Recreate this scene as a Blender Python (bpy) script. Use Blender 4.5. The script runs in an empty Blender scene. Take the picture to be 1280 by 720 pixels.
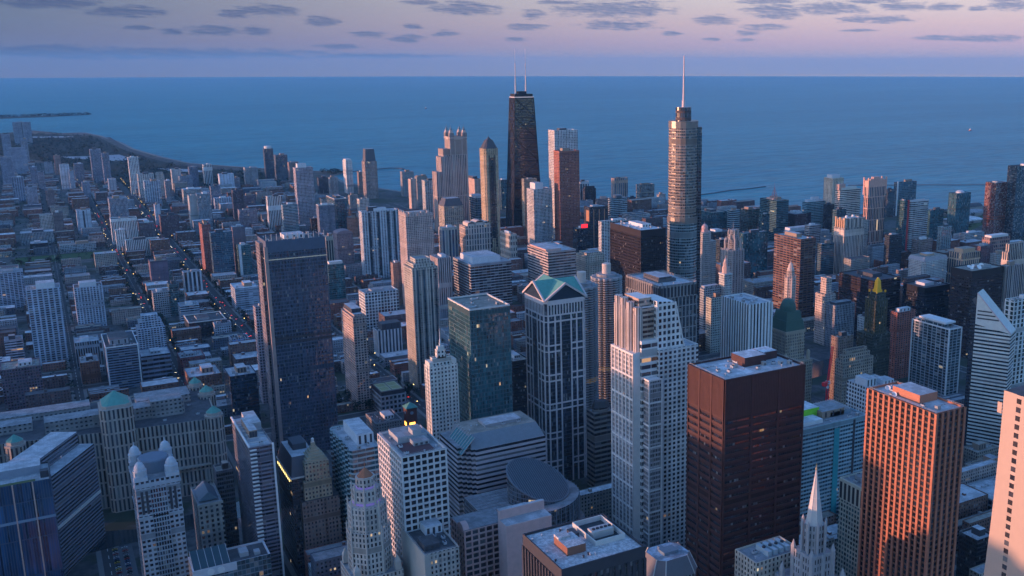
import bpy, math, random
from mathutils import Vector
R = math.radians
rnd = random.Random(7)
scn = bpy.context.scene
COL = scn.collection

# ------------------------------------------------------------------ camera
cam_d = bpy.data.cameras.new('camera')
cam_d.sensor_width = 36.0
cam_d.lens = 36.0 * 1244.8 / 1280.0
cam_d.shift_x = -(794.9 - 640.0) / 1280.0
cam_d.clip_start = 1.0
cam_d.clip_end = 150000.0
cam = bpy.data.objects.new('camera', cam_d)
COL.objects.link(cam)
CAMLOC = (37.5, -15.1, 412.0)
cam.location = CAMLOC
cam.rotation_euler = (R(90.0 - 12.6265), 0.0, R(-31.113))
scn.camera = cam

# ------------------------------------------------------------------ light
SUN_AZ, SUN_EL = 292.0, 2.7           # compass degrees, degrees above the horizon
sd = bpy.data.lights.new('sun', 'SUN')
sd.energy = 1.15
sd.angle = R(0.6)
sd.color = (1.0, 0.47, 0.29)
sun = bpy.data.objects.new('sun', sd)
COL.objects.link(sun)
sun.rotation_euler = (R(90.0 - SUN_EL), 0.0, R(180.0 - SUN_AZ))

vs = scn.view_settings
vs.view_transform = 'Standard'
vs.look = 'None'
vs.gamma = 1.0
vs.use_curve_mapping = False
EXPO = 2.68
vs.exposure = EXPO
KX = 2.0 ** -EXPO
scn.render.engine = 'CYCLES'
cy = scn.cycles
cy.max_bounces = 5; cy.diffuse_bounces = 2; cy.glossy_bounces = 3
cy.transmission_bounces = 3; cy.volume_bounces = 1; cy.transparent_max_bounces = 6
cy.caustics_reflective = False; cy.caustics_refractive = False
cy.use_denoising = True
try: cy.denoiser = 'OPENIMAGEDENOISE'
except Exception: pass
cy.sample_clamp_indirect = 4.0

# ------------------------------------------------------------------ node helpers
class NT:
    def __init__(s, tree): s.t = tree
    def n(s, typ, **kw):
        nd = s.t.nodes.new(typ)
        for k, v in kw.items(): setattr(nd, k, v)
        return nd
    def put(s, sock, v):
        if hasattr(v, 'is_output') or isinstance(v, bpy.types.NodeSocket): s.t.links.new(v, sock)
        else:
            try: sock.default_value = v
            except Exception: sock.default_value = (v[0], v[1], v[2], 1.0)
    def m(s, op, a, b=None, c=None):
        nd = s.n('ShaderNodeMath', operation=op)
        s.put(nd.inputs[0], a)
        if b is not None: s.put(nd.inputs[1], b)
        if c is not None: s.put(nd.inputs[2], c)
        return nd.outputs[0]
    def v(s, op, a, b=None, scale=None):
        nd = s.n('ShaderNodeVectorMath', operation=op)
        s.put(nd.inputs[0], a)
        if b is not None: s.put(nd.inputs[1], b)
        if scale is not None: s.put(nd.inputs['Scale'], scale)
        return nd.outputs['Value'] if op in ('DOT_PRODUCT', 'LENGTH') else nd.outputs[0]
    def mix(s, f, a, b, blend='MIX'):
        nd = s.n('ShaderNodeMix', data_type='RGBA', blend_type=blend, clamp_factor=True)
        s.put(nd.inputs[0], f); s.put(nd.inputs[6], a); s.put(nd.inputs[7], b)
        return nd.outputs[2]
    def mixf(s, f, a, b):
        nd = s.n('ShaderNodeMix', data_type='FLOAT', clamp_factor=True)
        s.put(nd.inputs[0], f); s.put(nd.inputs[2], a); s.put(nd.inputs[3], b)
        return nd.outputs[0]
    def smooth(s, x, a, b, lo=0.0, hi=1.0):
        nd = s.n('ShaderNodeMapRange', interpolation_type='SMOOTHSTEP')
        s.put(nd.inputs[0], x); nd.inputs[1].default_value = a; nd.inputs[2].default_value = b
        nd.inputs[3].default_value = lo; nd.inputs[4].default_value = hi
        return nd.outputs[0]
    def ramp(s, x, stops):
        nd = s.n('ShaderNodeValToRGB')
        cr = nd.color_ramp
        while len(cr.elements) < len(stops): cr.elements.new(0.5)
        for e, (p, c) in zip(cr.elements, stops):
            e.position = p; e.color = (c[0], c[1], c[2], 1.0)
        s.put(nd.inputs[0], x)
        return nd.outputs[0]
    def noise(s, vec, scale, detail=3.0, rough=0.55, dim='3D'):
        nd = s.n('ShaderNodeTexNoise', noise_dimensions=dim)
        s.put(nd.inputs['Vector'], vec); nd.inputs['Scale'].default_value = scale
        nd.inputs['Detail'].default_value = detail; nd.inputs['Roughness'].default_value = rough
        return nd.outputs[0]
    def xyz(s, a, b, c=0.0):
        nd = s.n('ShaderNodeCombineXYZ')
        s.put(nd.inputs[0], a); s.put(nd.inputs[1], b); s.put(nd.inputs[2], c)
        return nd.outputs[0]
    def sep(s, v):
        nd = s.n('ShaderNodeSeparateXYZ'); s.put(nd.inputs[0], v)
        return nd.outputs

# ------------------------------------------------------------------ sky
world = bpy.data.worlds.new('World')
scn.world = world
world.use_nodes = True
W = NT(world.node_tree)
world.node_tree.nodes.clear()
sky = W.n('ShaderNodeTexSky', sky_type='NISHITA')
sky.sun_disc = False
sky.sun_elevation = R(SUN_EL)
sky.sun_rotation = R(SUN_AZ)
sky.altitude = 400.0
sky.air_density = 1.0; sky.dust_density = 1.0; sky.ozone_density = 3.0
tc = W.n('ShaderNodeTexCoord')
dx, dy, dz = W.sep(tc.outputs['Generated'])
el = W.m('MULTIPLY', W.m('ARCSINE', dz), 57.29578)
azm = W.m('MULTIPLY', W.m('ARCTAN2', dx, dy), 57.29578)          # degrees east of north
# dusk bands low over the lake: earth shadow, pink belt, pale top; bluer toward the north
elo = W.m('DIVIDE', W.m('ADD', el, 0.65), 12.0)
band_e = W.ramp(elo, [(0.0, (0.56, 0.45, 0.44)), (0.055, (0.53, 0.43, 0.50)), (0.15, (0.64, 0.47, 0.58)), (0.24, (0.76, 0.57, 0.61)),
                      (0.36, (0.80, 0.70, 0.70)), (0.66, (0.42, 0.47, 0.60)), (1.0, (0.24, 0.32, 0.52))])
band_n = W.ramp(elo, [(0.0, (0.18, 0.16, 0.20)), (0.10, (0.145, 0.155, 0.26)), (0.22, (0.130, 0.175, 0.28)), (0.36, (0.125, 0.18, 0.275)),
                      (0.5, (0.10, 0.145, 0.235)), (1.0, (0.09, 0.14, 0.26))])
side = W.smooth(azm, -10.0, 52.0)
band = W.v('SCALE', W.mix(side, band_n, band_e), scale=KX)
lowmask = W.m('MULTIPLY', W.smooth(el, 9.0, 30.0, 1.0, 0.0), W.smooth(W.m('ABSOLUTE', W.m('SUBTRACT', azm, 40.0)), 70.0, 130.0, 1.0, 0.0))
nish = W.v('SCALE', W.v('MULTIPLY', sky.outputs[0], (0.93, 0.96, 1.10)), scale=0.15)
base = W.mix(lowmask, nish, band)
# flat-bottomed dusk clouds: a sheet seen edge-on, as noise on (azimuth, elevation)
p2 = W.xyz(W.m('MULTIPLY', azm, 0.62), W.m('MULTIPLY', el, 3.6), 3.7)
cn = W.noise(p2, 1.35, 8.0, 0.68)
CLOUDS = [(1.5,2.94,2.12,0.297),(4.84,2.61,1.67,0.269),(9.73,2.59,0.77,0.239),(11.5,2.78,1.43,0.282),(14.14,2.25,0.82,0.287),(5.27,1.84,0.65,0.116),(8.82,1.74,1.39,0.24),(10.83,1.76,0.75,0.243),(6.82,1.67,0.52,0.157),(16.49,1.61,0.92,0.167),(21.75,2.99,1.82,0.336),(18.51,1.41,0.94,0.211),(20.57,1.68,0.78,0.17),(18.88,2.04,0.51,0.126),(19.32,3.3,0.94,0.125),(5.8,0.56,8.98,0.276),(1.25,0.73,2.41,0.227),(16.85,0.47,3.85,0.127),(29.92,3.03,3.11,0.426),(30.09,2.18,2.05,0.258),(25.49,2.72,0.66,0.255),(25.12,2.04,1.06,0.171),(24.45,1.39,0.62,0.129),(35.47,2.43,1.19,0.256),(38.3,2.03,1.22,0.171),(38.67,2.92,1.48,0.38),(41.86,3.02,1.87,0.335),(44.23,2.41,1.92,0.209),(45.66,3.06,1.24,0.247),(47.72,2.99,0.89,0.204),(49.42,2.92,0.48,0.122),(50.98,3.14,1.09,0.36),(49.93,1.37,2.13,0.164),(47.41,1.43,1.06,0.125),(33.12,1.7,0.58,0.129),(37.29,1.74,0.62,0.129),(37.21,1.35,0.53,0.086),(35.26,1.4,0.49,0.086),(39.5,2.62,0.78,0.169),(43.2,1.84,1.02,0.084),(15.0,0.97,1.25,0.125),(26.91,3.37,1.1,0.127),(21.46,3.37,0.86,0.084),(38.39,3.39,1.74,0.126),(43.97,3.37,1.67,0.124),(1.0,4.87,3.6,0.38),(-17.7,6.25,5.7,0.7),(59.2,5.42,4.1,0.44),(-6.0,4.89,2.9,0.76),(66.2,8.11,5.2,0.4),(9.1,7.28,4.9,0.73),(71.8,4.8,4.4,0.64),(30.7,5.22,3.9,0.34),(77.8,8.38,4.2,0.45),(75.0,7.03,5.5,0.72),(30.9,6.3,4.4,0.52),(-7.3,5.8,5.3,0.32),(-19.9,7.28,3.1,0.57),(26.8,5.98,6.0,0.4)]
pa = W.xyz(azm, el)
wob = W.m('MULTIPLY', W.m('SUBTRACT', cn, 0.5), 5.5)
qm = None
for (ca, ce, ra, re) in CLOUDS:
    q = W.v('MULTIPLY', W.v('SUBTRACT', pa, (ca, ce, 0.0)), (1.0 / ra, 1.0 / re, 0.0))
    q = W.v('DOT_PRODUCT', q, q)
    qm = q if qm is None else W.m('MINIMUM', qm, q)
cm = W.smooth(W.m('ADD', qm, wob), 0.10, 1.70, 1.0, 0.0)
cn2 = W.noise(W.v('ADD', p2, (0.10, 0.16, 0.0)), 1.35, 5.0, 0.65)
csh = W.m('MULTIPLY_ADD', W.m('SUBTRACT', cn, cn2), 1.6, 0.5)
cloud_e = W.ramp(csh, [(0.32, (0.19, 0.24, 0.42)), (0.60, (0.33, 0.34, 0.50)), (0.82, (0.66, 0.50, 0.56))])
cloud_n = W.ramp(csh, [(0.3, (0.055, 0.085, 0.20)), (0.7, (0.085, 0.115, 0.225))])
clc = W.v('SCALE', W.mix(side, cloud_n, cloud_e), scale=KX)
cmk = W.m('MULTIPLY', W.m('MULTIPLY', cm, 0.85), lowmask)
skyc = W.mix(cmk, base, clc)
bg = W.n('ShaderNodeBackground')
W.put(bg.inputs[0], skyc)
bg.inputs[1].default_value = 1.0
wo = W.n('ShaderNodeOutputWorld')
world.node_tree.links.new(bg.outputs[0], wo.inputs[0])

# ------------------------------------------------------------------ materials
MATS = {}
def newmat(name):
    m = bpy.data.materials.new(name); m.use_nodes = True
    m.node_tree.nodes.clear()
    t = NT(m.node_tree)
    b = t.n('ShaderNodeBsdfPrincipled'); o = t.n('ShaderNodeOutputMaterial')
    m.node_tree.links.new(b.outputs[0], o.inputs[0])
    return m, t, b

def plain(name, col, rough=0.75, metal=0.0, emit=0.0, var=0.18, scale=0.25, spec=0.3):
    if name in MATS: return MATS[name]
    m, t, b = newmat(name)
    g = t.n('ShaderNodeNewGeometry')
    n = t.noise(g.outputs['Position'], scale, 4.0)
    c = t.mix(n, tuple(x * (1 - var) for x in col), tuple(min(1, x * (1 + var)) for x in col))
    t.put(b.inputs['Base Color'], c)
    b.inputs['Roughness'].default_value = rough; b.inputs['Metallic'].default_value = metal
    b.inputs['Specular IOR Level'].default_value = spec
    if emit:
        b.inputs['Emission Color'].default_value = (*col, 1); b.inputs['Emission Strength'].default_value = emit
    MATS[name] = m
    return m

def roofmat(name, col, patch=0.26, sc=0.12):
    """flat city roof: membrane, tar patches, puddle stains, seams"""
    if name in MATS: return MATS[name]
    m, t, b = newmat(name)
    g = t.n('ShaderNodeNewGeometry')
    P = g.outputs['Position']
    a = t.noise(P, sc, 6.0, 0.68)
    c = t.mix(t.smooth(a, 0.40, 0.62), tuple(x * (1 - patch) for x in col), tuple(min(1, x * (1 + patch * .6)) for x in col))
    f = t.noise(P, 0.55, 6.0, 0.7)
    c = t.mix(t.m('MULTIPLY', t.smooth(f, 0.52, 0.70), 0.42), c, tuple(x * 0.45 for x in col))
    px_, py_, _z = t.sep(P)
    seam = t.m('MAXIMUM', t.m('LESS_THAN', t.m('FRACT', t.m('DIVIDE', px_, 4.6)), 0.05), t.m('LESS_THAN', t.m('FRACT', t.m('DIVIDE', py_, 9.2)), 0.03))
    c = t.mix(t.m('MULTIPLY', seam, 0.45), c, tuple(x * 0.5 for x in col))
    t.put(b.inputs['Base Color'], c)
    b.inputs['Roughness'].default_value = 0.85
    MATS[name] = m
    return m

def facade_group():
    g = bpy.data.node_groups.new('facade_cells', 'ShaderNodeTree')
    I = g.interface
    def inp(n, t='NodeSocketFloat'): I.new_socket(n, in_out='INPUT', socket_type=t)
    inp('Wall', 'NodeSocketColor'); inp('Glass', 'NodeSocketColor')
    for n in ('Bay', 'Floor', 'WinW', 'WinH', 'Lit', 'Seed', 'Blind'): inp(n)
    for n, ty in (('Base', 'NodeSocketColor'), ('Rough', 'NodeSocketFloat'), ('IOR', 'NodeSocketFloat'), ('Emit', 'NodeSocketFloat'), ('EmitCol', 'NodeSocketColor'), ('Normal', 'NodeSocketVector')):
        I.new_socket(n, in_out='OUTPUT', socket_type=ty)
    t = NT(g)
    gi = t.n('NodeGroupInput'); go = t.n('NodeGroupOutput')
    i = gi.outputs
    uv = t.n('ShaderNodeUVMap'); u, v, _ = t.sep(uv.outputs[0])
    a = t.m('DIVIDE', u, i['Bay']); b = t.m('DIVIDE', v, i['Floor'])
    mu = t.m('LESS_THAN', t.m('ABSOLUTE', t.m('SUBTRACT', t.m('FRACT', a), 0.5)), t.m('MULTIPLY', i['WinW'], 0.5))
    mv = t.m('LESS_THAN', t.m('ABSOLUTE', t.m('SUBTRACT', t.m('FRACT', b), 0.5)), t.m('MULTIPLY', i['WinH'], 0.5))
    fr1 = t.n('ShaderNodeTexWhiteNoise', noise_dimensions='2D'); t.put(fr1.inputs['Vector'], t.xyz(t.m('FLOOR', b), i['Seed']))
    mech = t.m('GREATER_THAN', fr1.outputs['Value'], 0.965)
    m = t.m('MULTIPLY', t.m('MULTIPLY', mu, mv), t.m('SUBTRACT', 1.0, mech))
    cell = t.xyz(t.m('FLOOR', a), t.m('FLOOR', b), i['Seed'])
    wn = t.n('ShaderNodeTexWhiteNoise', noise_dimensions='3D'); t.put(wn.inputs['Vector'], cell)
    r1, r2, r3 = t.sep(wn.outputs['Color'])
    r0 = wn.outputs['Value']
    # lit rooms cluster on some floors
    fl = t.noise(t.xyz(t.m('MULTIPLY', t.m('FLOOR', a), 0.12), t.m('MULTIPLY', t.m('FLOOR', b), 0.55), i['Seed']), 1.0, 2.0)
    lc = t.n('ShaderNodeTexWhiteNoise', noise_dimensions='3D'); t.put(lc.inputs['Vector'], t.xyz(t.m('FLOOR', t.m('DIVIDE', a, 3.0)), t.m('FLOOR', b), t.m('ADD', i['Seed'], 9.0)))
    litsrc = t.m('MAXIMUM', lc.outputs['Value'], t.m('MULTIPLY', t.m('LESS_THAN', r0, 0.35), 1.0))
    lit = t.m('MULTIPLY', t.m('LESS_THAN', litsrc, t.m('MULTIPLY', i['Lit'], t.smooth(fl, 0.46, 0.72, 0.03, 1.5))), m)
    geo = t.n('ShaderNodeNewGeometry')
    slow = t.noise(t.v('MULTIPLY', geo.outputs['Position'], (0.05, 0.05, 0.025)), 1.0, 3.0)
    gl = t.mix(r1, t.v('SCALE', i['Glass'], scale=0.5), t.v('SCALE', i['Glass'], scale=1.6))
    gl = t.v('SCALE', gl, scale=t.smooth(slow, 0.3, 0.7, 0.55, 1.6))
    colw = t.n('ShaderNodeTexWhiteNoise', noise_dimensions='2D'); t.put(colw.inputs['Vector'], t.xyz(t.m('FLOOR', a), t.m('ADD', i['Seed'], 5.3)))
    tone = t.m('MULTIPLY', t.m('MULTIPLY_ADD', colw.outputs['Value'], 0.22, 0.88), t.m('MULTIPLY_ADD', fr1.outputs['Value'], 0.18, 0.90))
    gl = t.v('SCALE', gl, scale=t.m('MULTIPLY', tone, tone))
    bl = t.m('MULTIPLY', t.m('LESS_THAN', r2, i['Blind']), 0.75)
    gl = t.mix(bl, gl, t.mix(r3, (0.10, 0.10, 0.11), (0.34, 0.33, 0.31)))
    nz = t.noise(geo.outputs['Position'], 0.05, 4.0, 0.6)
    st = t.noise(t.v('MULTIPLY', geo.outputs['Position'], (0.5, 0.5, 0.03)), 1.0, 3.0)
    wl = t.mix(t.smooth(nz, 0.3, 0.7), t.v('SCALE', i['Wall'], scale=0.84), t.v('SCALE', i['Wall'], scale=1.12))
    wl = t.mix(t.m('MULTIPLY', t.smooth(st, 0.5, 0.8), 0.35), wl, t.v('SCALE', i['Wall'], scale=0.55))
    fr = t.m('MULTIPLY', t.m('SUBTRACT', r3, 0.5), 0.10)
    wl = t.mix(t.m('ABSOLUTE', fr), wl, t.v('SCALE', i['Wall'], scale=0.4))
    wl = t.v('SCALE', wl, scale=tone)
    wl = t.mix(t.m('MULTIPLY', mech, 0.6), wl, t.v('SCALE', i['Wall'], scale=0.30))
    t.put(go.inputs['Base'], t.mix(m, wl, gl))
    t.put(go.inputs['Rough'], t.mixf(m, 0.8, t.m('MULTIPLY_ADD', r2, 0.10, 0.05)))
    t.put(go.inputs['IOR'], t.mixf(m, 1.35, 2.05))
    t.put(go.inputs['Emit'], t.m('MULTIPLY', lit, t.m('MULTIPLY', t.m('MULTIPLY', r3, r3), 0.13)))
    t.put(go.inputs['EmitCol'], t.mix(r2, (1.0, 0.50, 0.16), (1.0, 0.84, 0.58)))
    wob = t.v('SCALE', t.v('SUBTRACT', wn.outputs['Color'], (0.5, 0.5, 0.5)), scale=t.m('MULTIPLY', m, 0.07))
    t.put(go.inputs['Normal'], t.v('NORMALIZE', t.v('ADD', geo.outputs['Normal'], wob)))
    return g
FG = facade_group()

STY = {  # wall, glass, bay, floor, window width, window height, lit, blinds
 'grid':  ((.50,.49,.47), (.030,.038,.05), 3.2, 3.6, .62, .58, .030, .12),
 'gridw': ((.66,.66,.66), (.035,.045,.06), 3.4, 3.3, .62, .60, .030, .15),
 'vert':  ((.52,.51,.49), (.035,.045,.06), 3.0, 3.4, .58, .86, .030, .14),
 'vertw': ((.68,.68,.68), (.035,.045,.06), 4.4, 3.2, .52, .80, .025, .18),
 'horz':  ((.46,.46,.46), (.025,.035,.05), 7.0, 3.7, .97, .52, .030, .08),
 'glass': ((.10,.13,.16), (.030,.055,.075), 1.8, 3.9, .90, .80, .030, .08),
 'teal':  ((.10,.17,.19), (.020,.070,.085), 1.8, 3.9, .90, .74, .030, .08),
 'dark':  ((.030,.030,.036), (.020,.024,.032), 1.7, 3.8, .78, .62, .030, .06),
 'balc':  ((.56,.55,.53), (.03,.04,.055), 6.2, 3.0, .74, .58, .040, .12),
 'brick': ((.22,.115,.085), (.03,.035,.045), 3.0, 3.3, .42, .52, .030, .2),
 'stone': ((.40,.35,.29), (.03,.035,.045), 3.0, 3.6, .45, .56, .035, .2),
 'slab':  ((.50,.48,.44), (.03,.035,.045), 9.0, 3.1, .16, .5, .02, .1),
}
def facade(sty, wall=None, glass=None, bay=None, floor=None, ww=None, wh=None, lit=None, blind=None, seed=None):
    s = list(STY[sty])
    for k, x in enumerate((wall, glass, bay, floor, ww, wh, lit, blind)):
        if x is not None: s[k] = x
    key = 'facade_' + sty + '_%s_%s' % (abs(hash(tuple(s))) % 10**7, seed or 0)
    if key in MATS: return MATS[key]
    m, t, b = newmat('facade_' + sty)
    g = t.n('ShaderNodeGroup'); g.node_tree = FG
    t.put(g.inputs['Wall'], s[0]); t.put(g.inputs['Glass'], s[1])
    for nm, x in zip(('Bay', 'Floor', 'WinW', 'WinH', 'Lit', 'Blind'), s[2:]): g.inputs[nm].default_value = x
    g.inputs['Seed'].default_value = len(MATS) * 3.37 + 1
    o = g.outputs; L = m.node_tree.links.new
    L(o['Base'], b.inputs['Base Color']); L(o['Rough'], b.inputs['Roughness']); L(o['IOR'], b.inputs['IOR'])
    L(o['Emit'], b.inputs['Emission Strength']); L(o['EmitCol'], b.inputs['Emission Color']); L(o['Normal'], b.inputs['Normal'])
    MATS[key] = m
    return m

# ------------------------------------------------------------------ mesh builder
class MB:
    def __init__(s): s.v = []; s.f = []; s.uv = []; s.mi = []
    def face(s, pts, mi=0, uv=None):
        k = len(s.v); s.v += [tuple(p) for p in pts]
        s.f.append(list(range(k, k + len(pts)))); s.mi.append(mi)
        s.uv.append(uv or [(p[0], p[1]) for p in pts])
    def wall(s, a, b, z0, z1, mi=0, u0=0.0, za=None, zb=None):
        L = math.hypot(b[0] - a[0], b[1] - a[1])
        ta = z1 if za is None else za; tb = z1 if zb is None else zb
        s.face([(a[0], a[1], z0), (b[0], b[1], z0), (b[0], b[1], tb), (a[0], a[1], ta)], mi,
               [(u0, z0), (u0 + L, z0), (u0 + L, tb), (u0, ta)])
        return u0 + L
    def prism(s, poly, z0, z1, mw=0, mr=1, cap=True, bot=False, u0=0.0):
        u = u0; n = len(poly)
        for i in range(n): u = s.wall(poly[i], poly[(i + 1) % n], z0, z1, mw, u)
        if cap: s.face([(p[0], p[1], z1) for p in poly], mr)
        if bot: s.face([(p[0], p[1], z0) for p in reversed(poly)], mr)
    def box(s, x0, x1, y0, y1, z0, z1, mw=0, mr=None, bot=True):
        s.prism([(x0, y0), (x1, y0), (x1, y1), (x0, y1)], z0, z1, mw, mw if mr is None else mr, True, bot)
    def loft(s, p0, z0, p1, z1, mw=0, mr=None):
        n = len(p0); u = 0
        for i in range(n):
            a, b, c, d = p0[i], p0[(i + 1) % n], p1[(i + 1) % n], p1[i]
            L = math.hypot(b[0] - a[0], b[1] - a[1])
            s.face([(*a, z0), (*b, z0), (*c, z1), (*d, z1)], mw, [(u, z0), (u + L, z0), (u + L, z1), (u, z1)])
            u += L
        if mr is not None: s.face([(*p, z1) for p in p1], mr)
    def pyramid(s, poly, z0, apex, mw=0):
        for i in range(len(poly)):
            a, b = poly[i], poly[(i + 1) % len(poly)]
            s.face([(*a, z0), (*b, z0), apex], mw)
    def tube(s, a, b, r0, r1=None, n=6, mi=0):
        r1 = r0 if r1 is None else r1
        a = Vector(a); b = Vector(b); d = (b - a).normalized()
        x = d.orthogonal().normalized(); y = d.cross(x)
        A = [a + (x * math.cos(6.2832 * i / n) + y * math.sin(6.2832 * i / n)) * r0 for i in range(n)]
        B = [b + (x * math.cos(6.2832 * i / n) + y * math.sin(6.2832 * i / n)) * r1 for i in range(n)]
        for i in range(n):
            j = (i + 1) % n; s.face([A[i], A[j], B[j], B[i]], mi)
        s.face(list(reversed(A)), mi); s.face(B, mi)
    def lathe(s, cx, cy, prof, n=16, mi=0, ph=0.0):
        for (r0, z0), (r1, z1) in zip(prof, prof[1:]):
            for i in range(n):
                a0 = 6.28318 * i / n + ph; a1 = 6.28318 * (i + 1) / n + ph
                p = [(cx + r0 * math.cos(a0), cy + r0 * math.sin(a0), z0), (cx + r0 * math.cos(a1), cy + r0 * math.sin(a1), z0),
                     (cx + r1 * math.cos(a1), cy + r1 * math.sin(a1), z1), (cx + r1 * math.cos(a0), cy + r1 * math.sin(a0), z1)]
                rr = max(r0, r1)
                uv = [(rr * a0, z0), (rr * a1, z0), (rr * a1, z1), (rr * a0, z1)]
                if r0 < 1e-4: p = p[1:]; uv = uv[1:]
                elif r1 < 1e-4: p = p[:3]; uv = uv[:3]
                s.face(p, mi, uv)
    def mesh(s, name, mats):
        me = bpy.data.meshes.new(name)
        me.from_pydata(s.v, [], s.f)
        for m in mats: me.materials.append(m)
        me.polygons.foreach_set('material_index', s.mi)
        ul = me.uv_layers.new(name='UVMap')
        flat = [c for f in s.uv for p in f for c in p]
        ul.data.foreach_set('uv', flat)
        me.update()
        return me

def ngon(cx, cy, rx, ry, n, ph=0.0):
    return [(cx + rx * math.cos(6.28318 * i / n + ph), cy + ry * math.sin(6.28318 * i / n + ph)) for i in range(n)]
def rect(x0, x1, y0, y1): return [(x0, y0), (x1, y0), (x1, y1), (x0, y1)]
def rot(poly, c, a):
    ca, sa = math.cos(a), math.sin(a)
    return [(c[0] + (x - c[0]) * ca - (y - c[1]) * sa, c[1] + (x - c[0]) * sa + (y - c[1]) * ca) for x, y in poly]

def link(name, me, parent=None, loc=(0, 0, 0), rz=0.0):
    o = bpy.data.objects.new(name, me); COL.objects.link(o)
    o.parent = parent; o.location = loc
    if rz: o.rotation_euler = (0, 0, rz)
    return o
def obj(name, mb, mats, parent=None, loc=(0, 0, 0)):
    return link(name, mb.mesh(name, mats if isinstance(mats, (list, tuple)) else [mats]), parent, loc)
def tag(o, label, cat, group=None, kind=None):
    if label: o['label'] = label
    if cat: o['category'] = cat
    if group: o['group'] = group
    if kind: o['kind'] = kind
    return o
def thing(name, label, cat, loc, group=None, rz=0.0):
    o = bpy.data.objects.new(name, None); COL.objects.link(o)
    o.location = loc; o.rotation_euler = (0, 0, rz); o.empty_display_size = 1
    return tag(o, label, cat, group)
def struct(name, mb, mats, kind='structure'):
    o = obj(name, mb, mats); o['kind'] = kind
    return o

M_ROOF = [roofmat('roof_grey', (.27, .275, .29)), roofmat('roof_light', (.46, .46, .48)), roofmat('roof_dark', (.085, .085, .095)),
          roofmat('roof_tan', (.30, .27, .23)), roofmat('roof_white', (.60, .61, .63), .3)]
M_UNIT = plain('galvanised_unit', (.42, .43, .45), 0.5, 0.0, var=.25)
M_DARKM = plain('dark_metal', (.05, .05, .06), 0.5)
M_STEEL = plain('antenna_steel', (.45, .43, .43), 0.5)
M_TRIM = plain('pale_trim', (.55, .54, .52), 0.7)
M_COPPER = plain('green_copper', (.11, .30, .25), 0.65, var=.25)

def ac_mesh():
    mb = MB()
    mb.box(-1.6, 1.6, -1.1, 1.1, 0.25, 1.9, 0)
    mb.box(-1.5, -1.2, -1, 1, 0, .25, 1); mb.box(1.2, 1.5, -1, 1, 0, .25, 1)
    for x in (-.8, .8): mb.lathe(x, 0, [(.62, 1.9), (.62, 2.2), (.5, 2.2), (.5, 2.0), (0, 2.0)], 10, 1)
    return mb.mesh('rooftop_unit', [M_UNIT, M_DARKM])
ME_AC = ac_mesh()
def duct_mesh():
    mb = MB()
    mb.box(-4, 4, -.6, .6, .4, 1.4, 0); mb.box(3, 4, -.6, 3.5, .4, 1.4, 0); mb.box(-4.4, -3.2, -1, 1, 0, 1.9, 0)
    return mb.mesh('roof_duct', [M_UNIT])
ME_DUCT = duct_mesh()
def tank_mesh():
    mb = MB()
    mb.lathe(0, 0, [(2, 2.5), (2, 5.5), (2.15, 5.5), (0, 7)], 12, 0)
    for a in range(4): mb.tube((1.5 * math.cos(a * 1.57 + .8), 1.5 * math.sin(a * 1.57 + .8), 0), (1.5 * math.cos(a * 1.57 + .8), 1.5 * math.sin(a * 1.57 + .8), 2.6), .15, n=4, mi=1)
    return mb.mesh('water_tank', [plain('tank_wood', (.16, .11, .08)), M_DARKM])
ME_TANK = tank_mesh()

def vent_mesh():
    mb = MB(); mb.lathe(0, 0, [(.35, 0), (.35, 1.1), (.75, 1.2), (.6, 1.6), (0, 1.8)], 8, 0)
    return mb.mesh('roof_vent', [M_UNIT])
ME_VENT = vent_mesh()
def pipe_mesh():
    mb = MB()
    for k in (0, .5): mb.tube((-5, k, .45), (5, k, .45), .14, n=6)
    mb.tube((5, 0, .45), (5, -3, .45), .14, n=6)
    for x in (-4, -1, 2, 4.8): mb.box(x - .1, x + .1, -.3, .8, 0, .4, 1)
    return mb.mesh('roof_pipe', [M_STEEL, M_DARKM])
ME_PIPE = pipe_mesh()
def hatch_mesh():
    mb = MB(); mb.box(-1.3, 1.3, -1.5, 1.5, 0, 2.5, 0); mb.box(-1.5, 1.5, -1.7, 1.7, 2.5, 2.7, 0); mb.box(-.5, .5, -1.56, -1.5, .1, 2.1, 1)
    return mb.mesh('stair_head', [plain('stair_head_wall', (.36, .34, .33)), M_DARKM])
ME_HATCH = hatch_mesh()
def parapet_body(mb, poly, H, mw=0, mt=1, z0=0.0, th=0.7, dp=1.3, u0=0.0):
    """walls plus a parapet ring; the roof sheet itself is a part of its own"""
    mb.prism(poly, z0, H, mw, mt, cap=False, u0=u0)
    cx = sum(p[0] for p in poly) / len(poly); cy_ = sum(p[1] for p in poly) / len(poly)
    inner = []
    for p in poly:
        d = math.hypot(p[0] - cx, p[1] - cy_); k = max(0.3, (d - th * 1.4) / d)
        inner.append((cx + (p[0] - cx) * k, cy_ + (p[1] - cy_) * k))
    n = len(poly)
    for i in range(n):
        j = (i + 1) % n
        mb.face([(*poly[i], H), (*poly[j], H), (*inner[j], H), (*inner[i], H)], mt)
        mb.wall(inner[j], inner[i], H - dp, H, mt)
    return inner
def roof_sheet(poly, z, m, parent, name='roof'):
    mb = MB(); mb.face([(*p, z) for p in poly], 0)
    return obj(name, mb, [m], parent)

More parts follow.
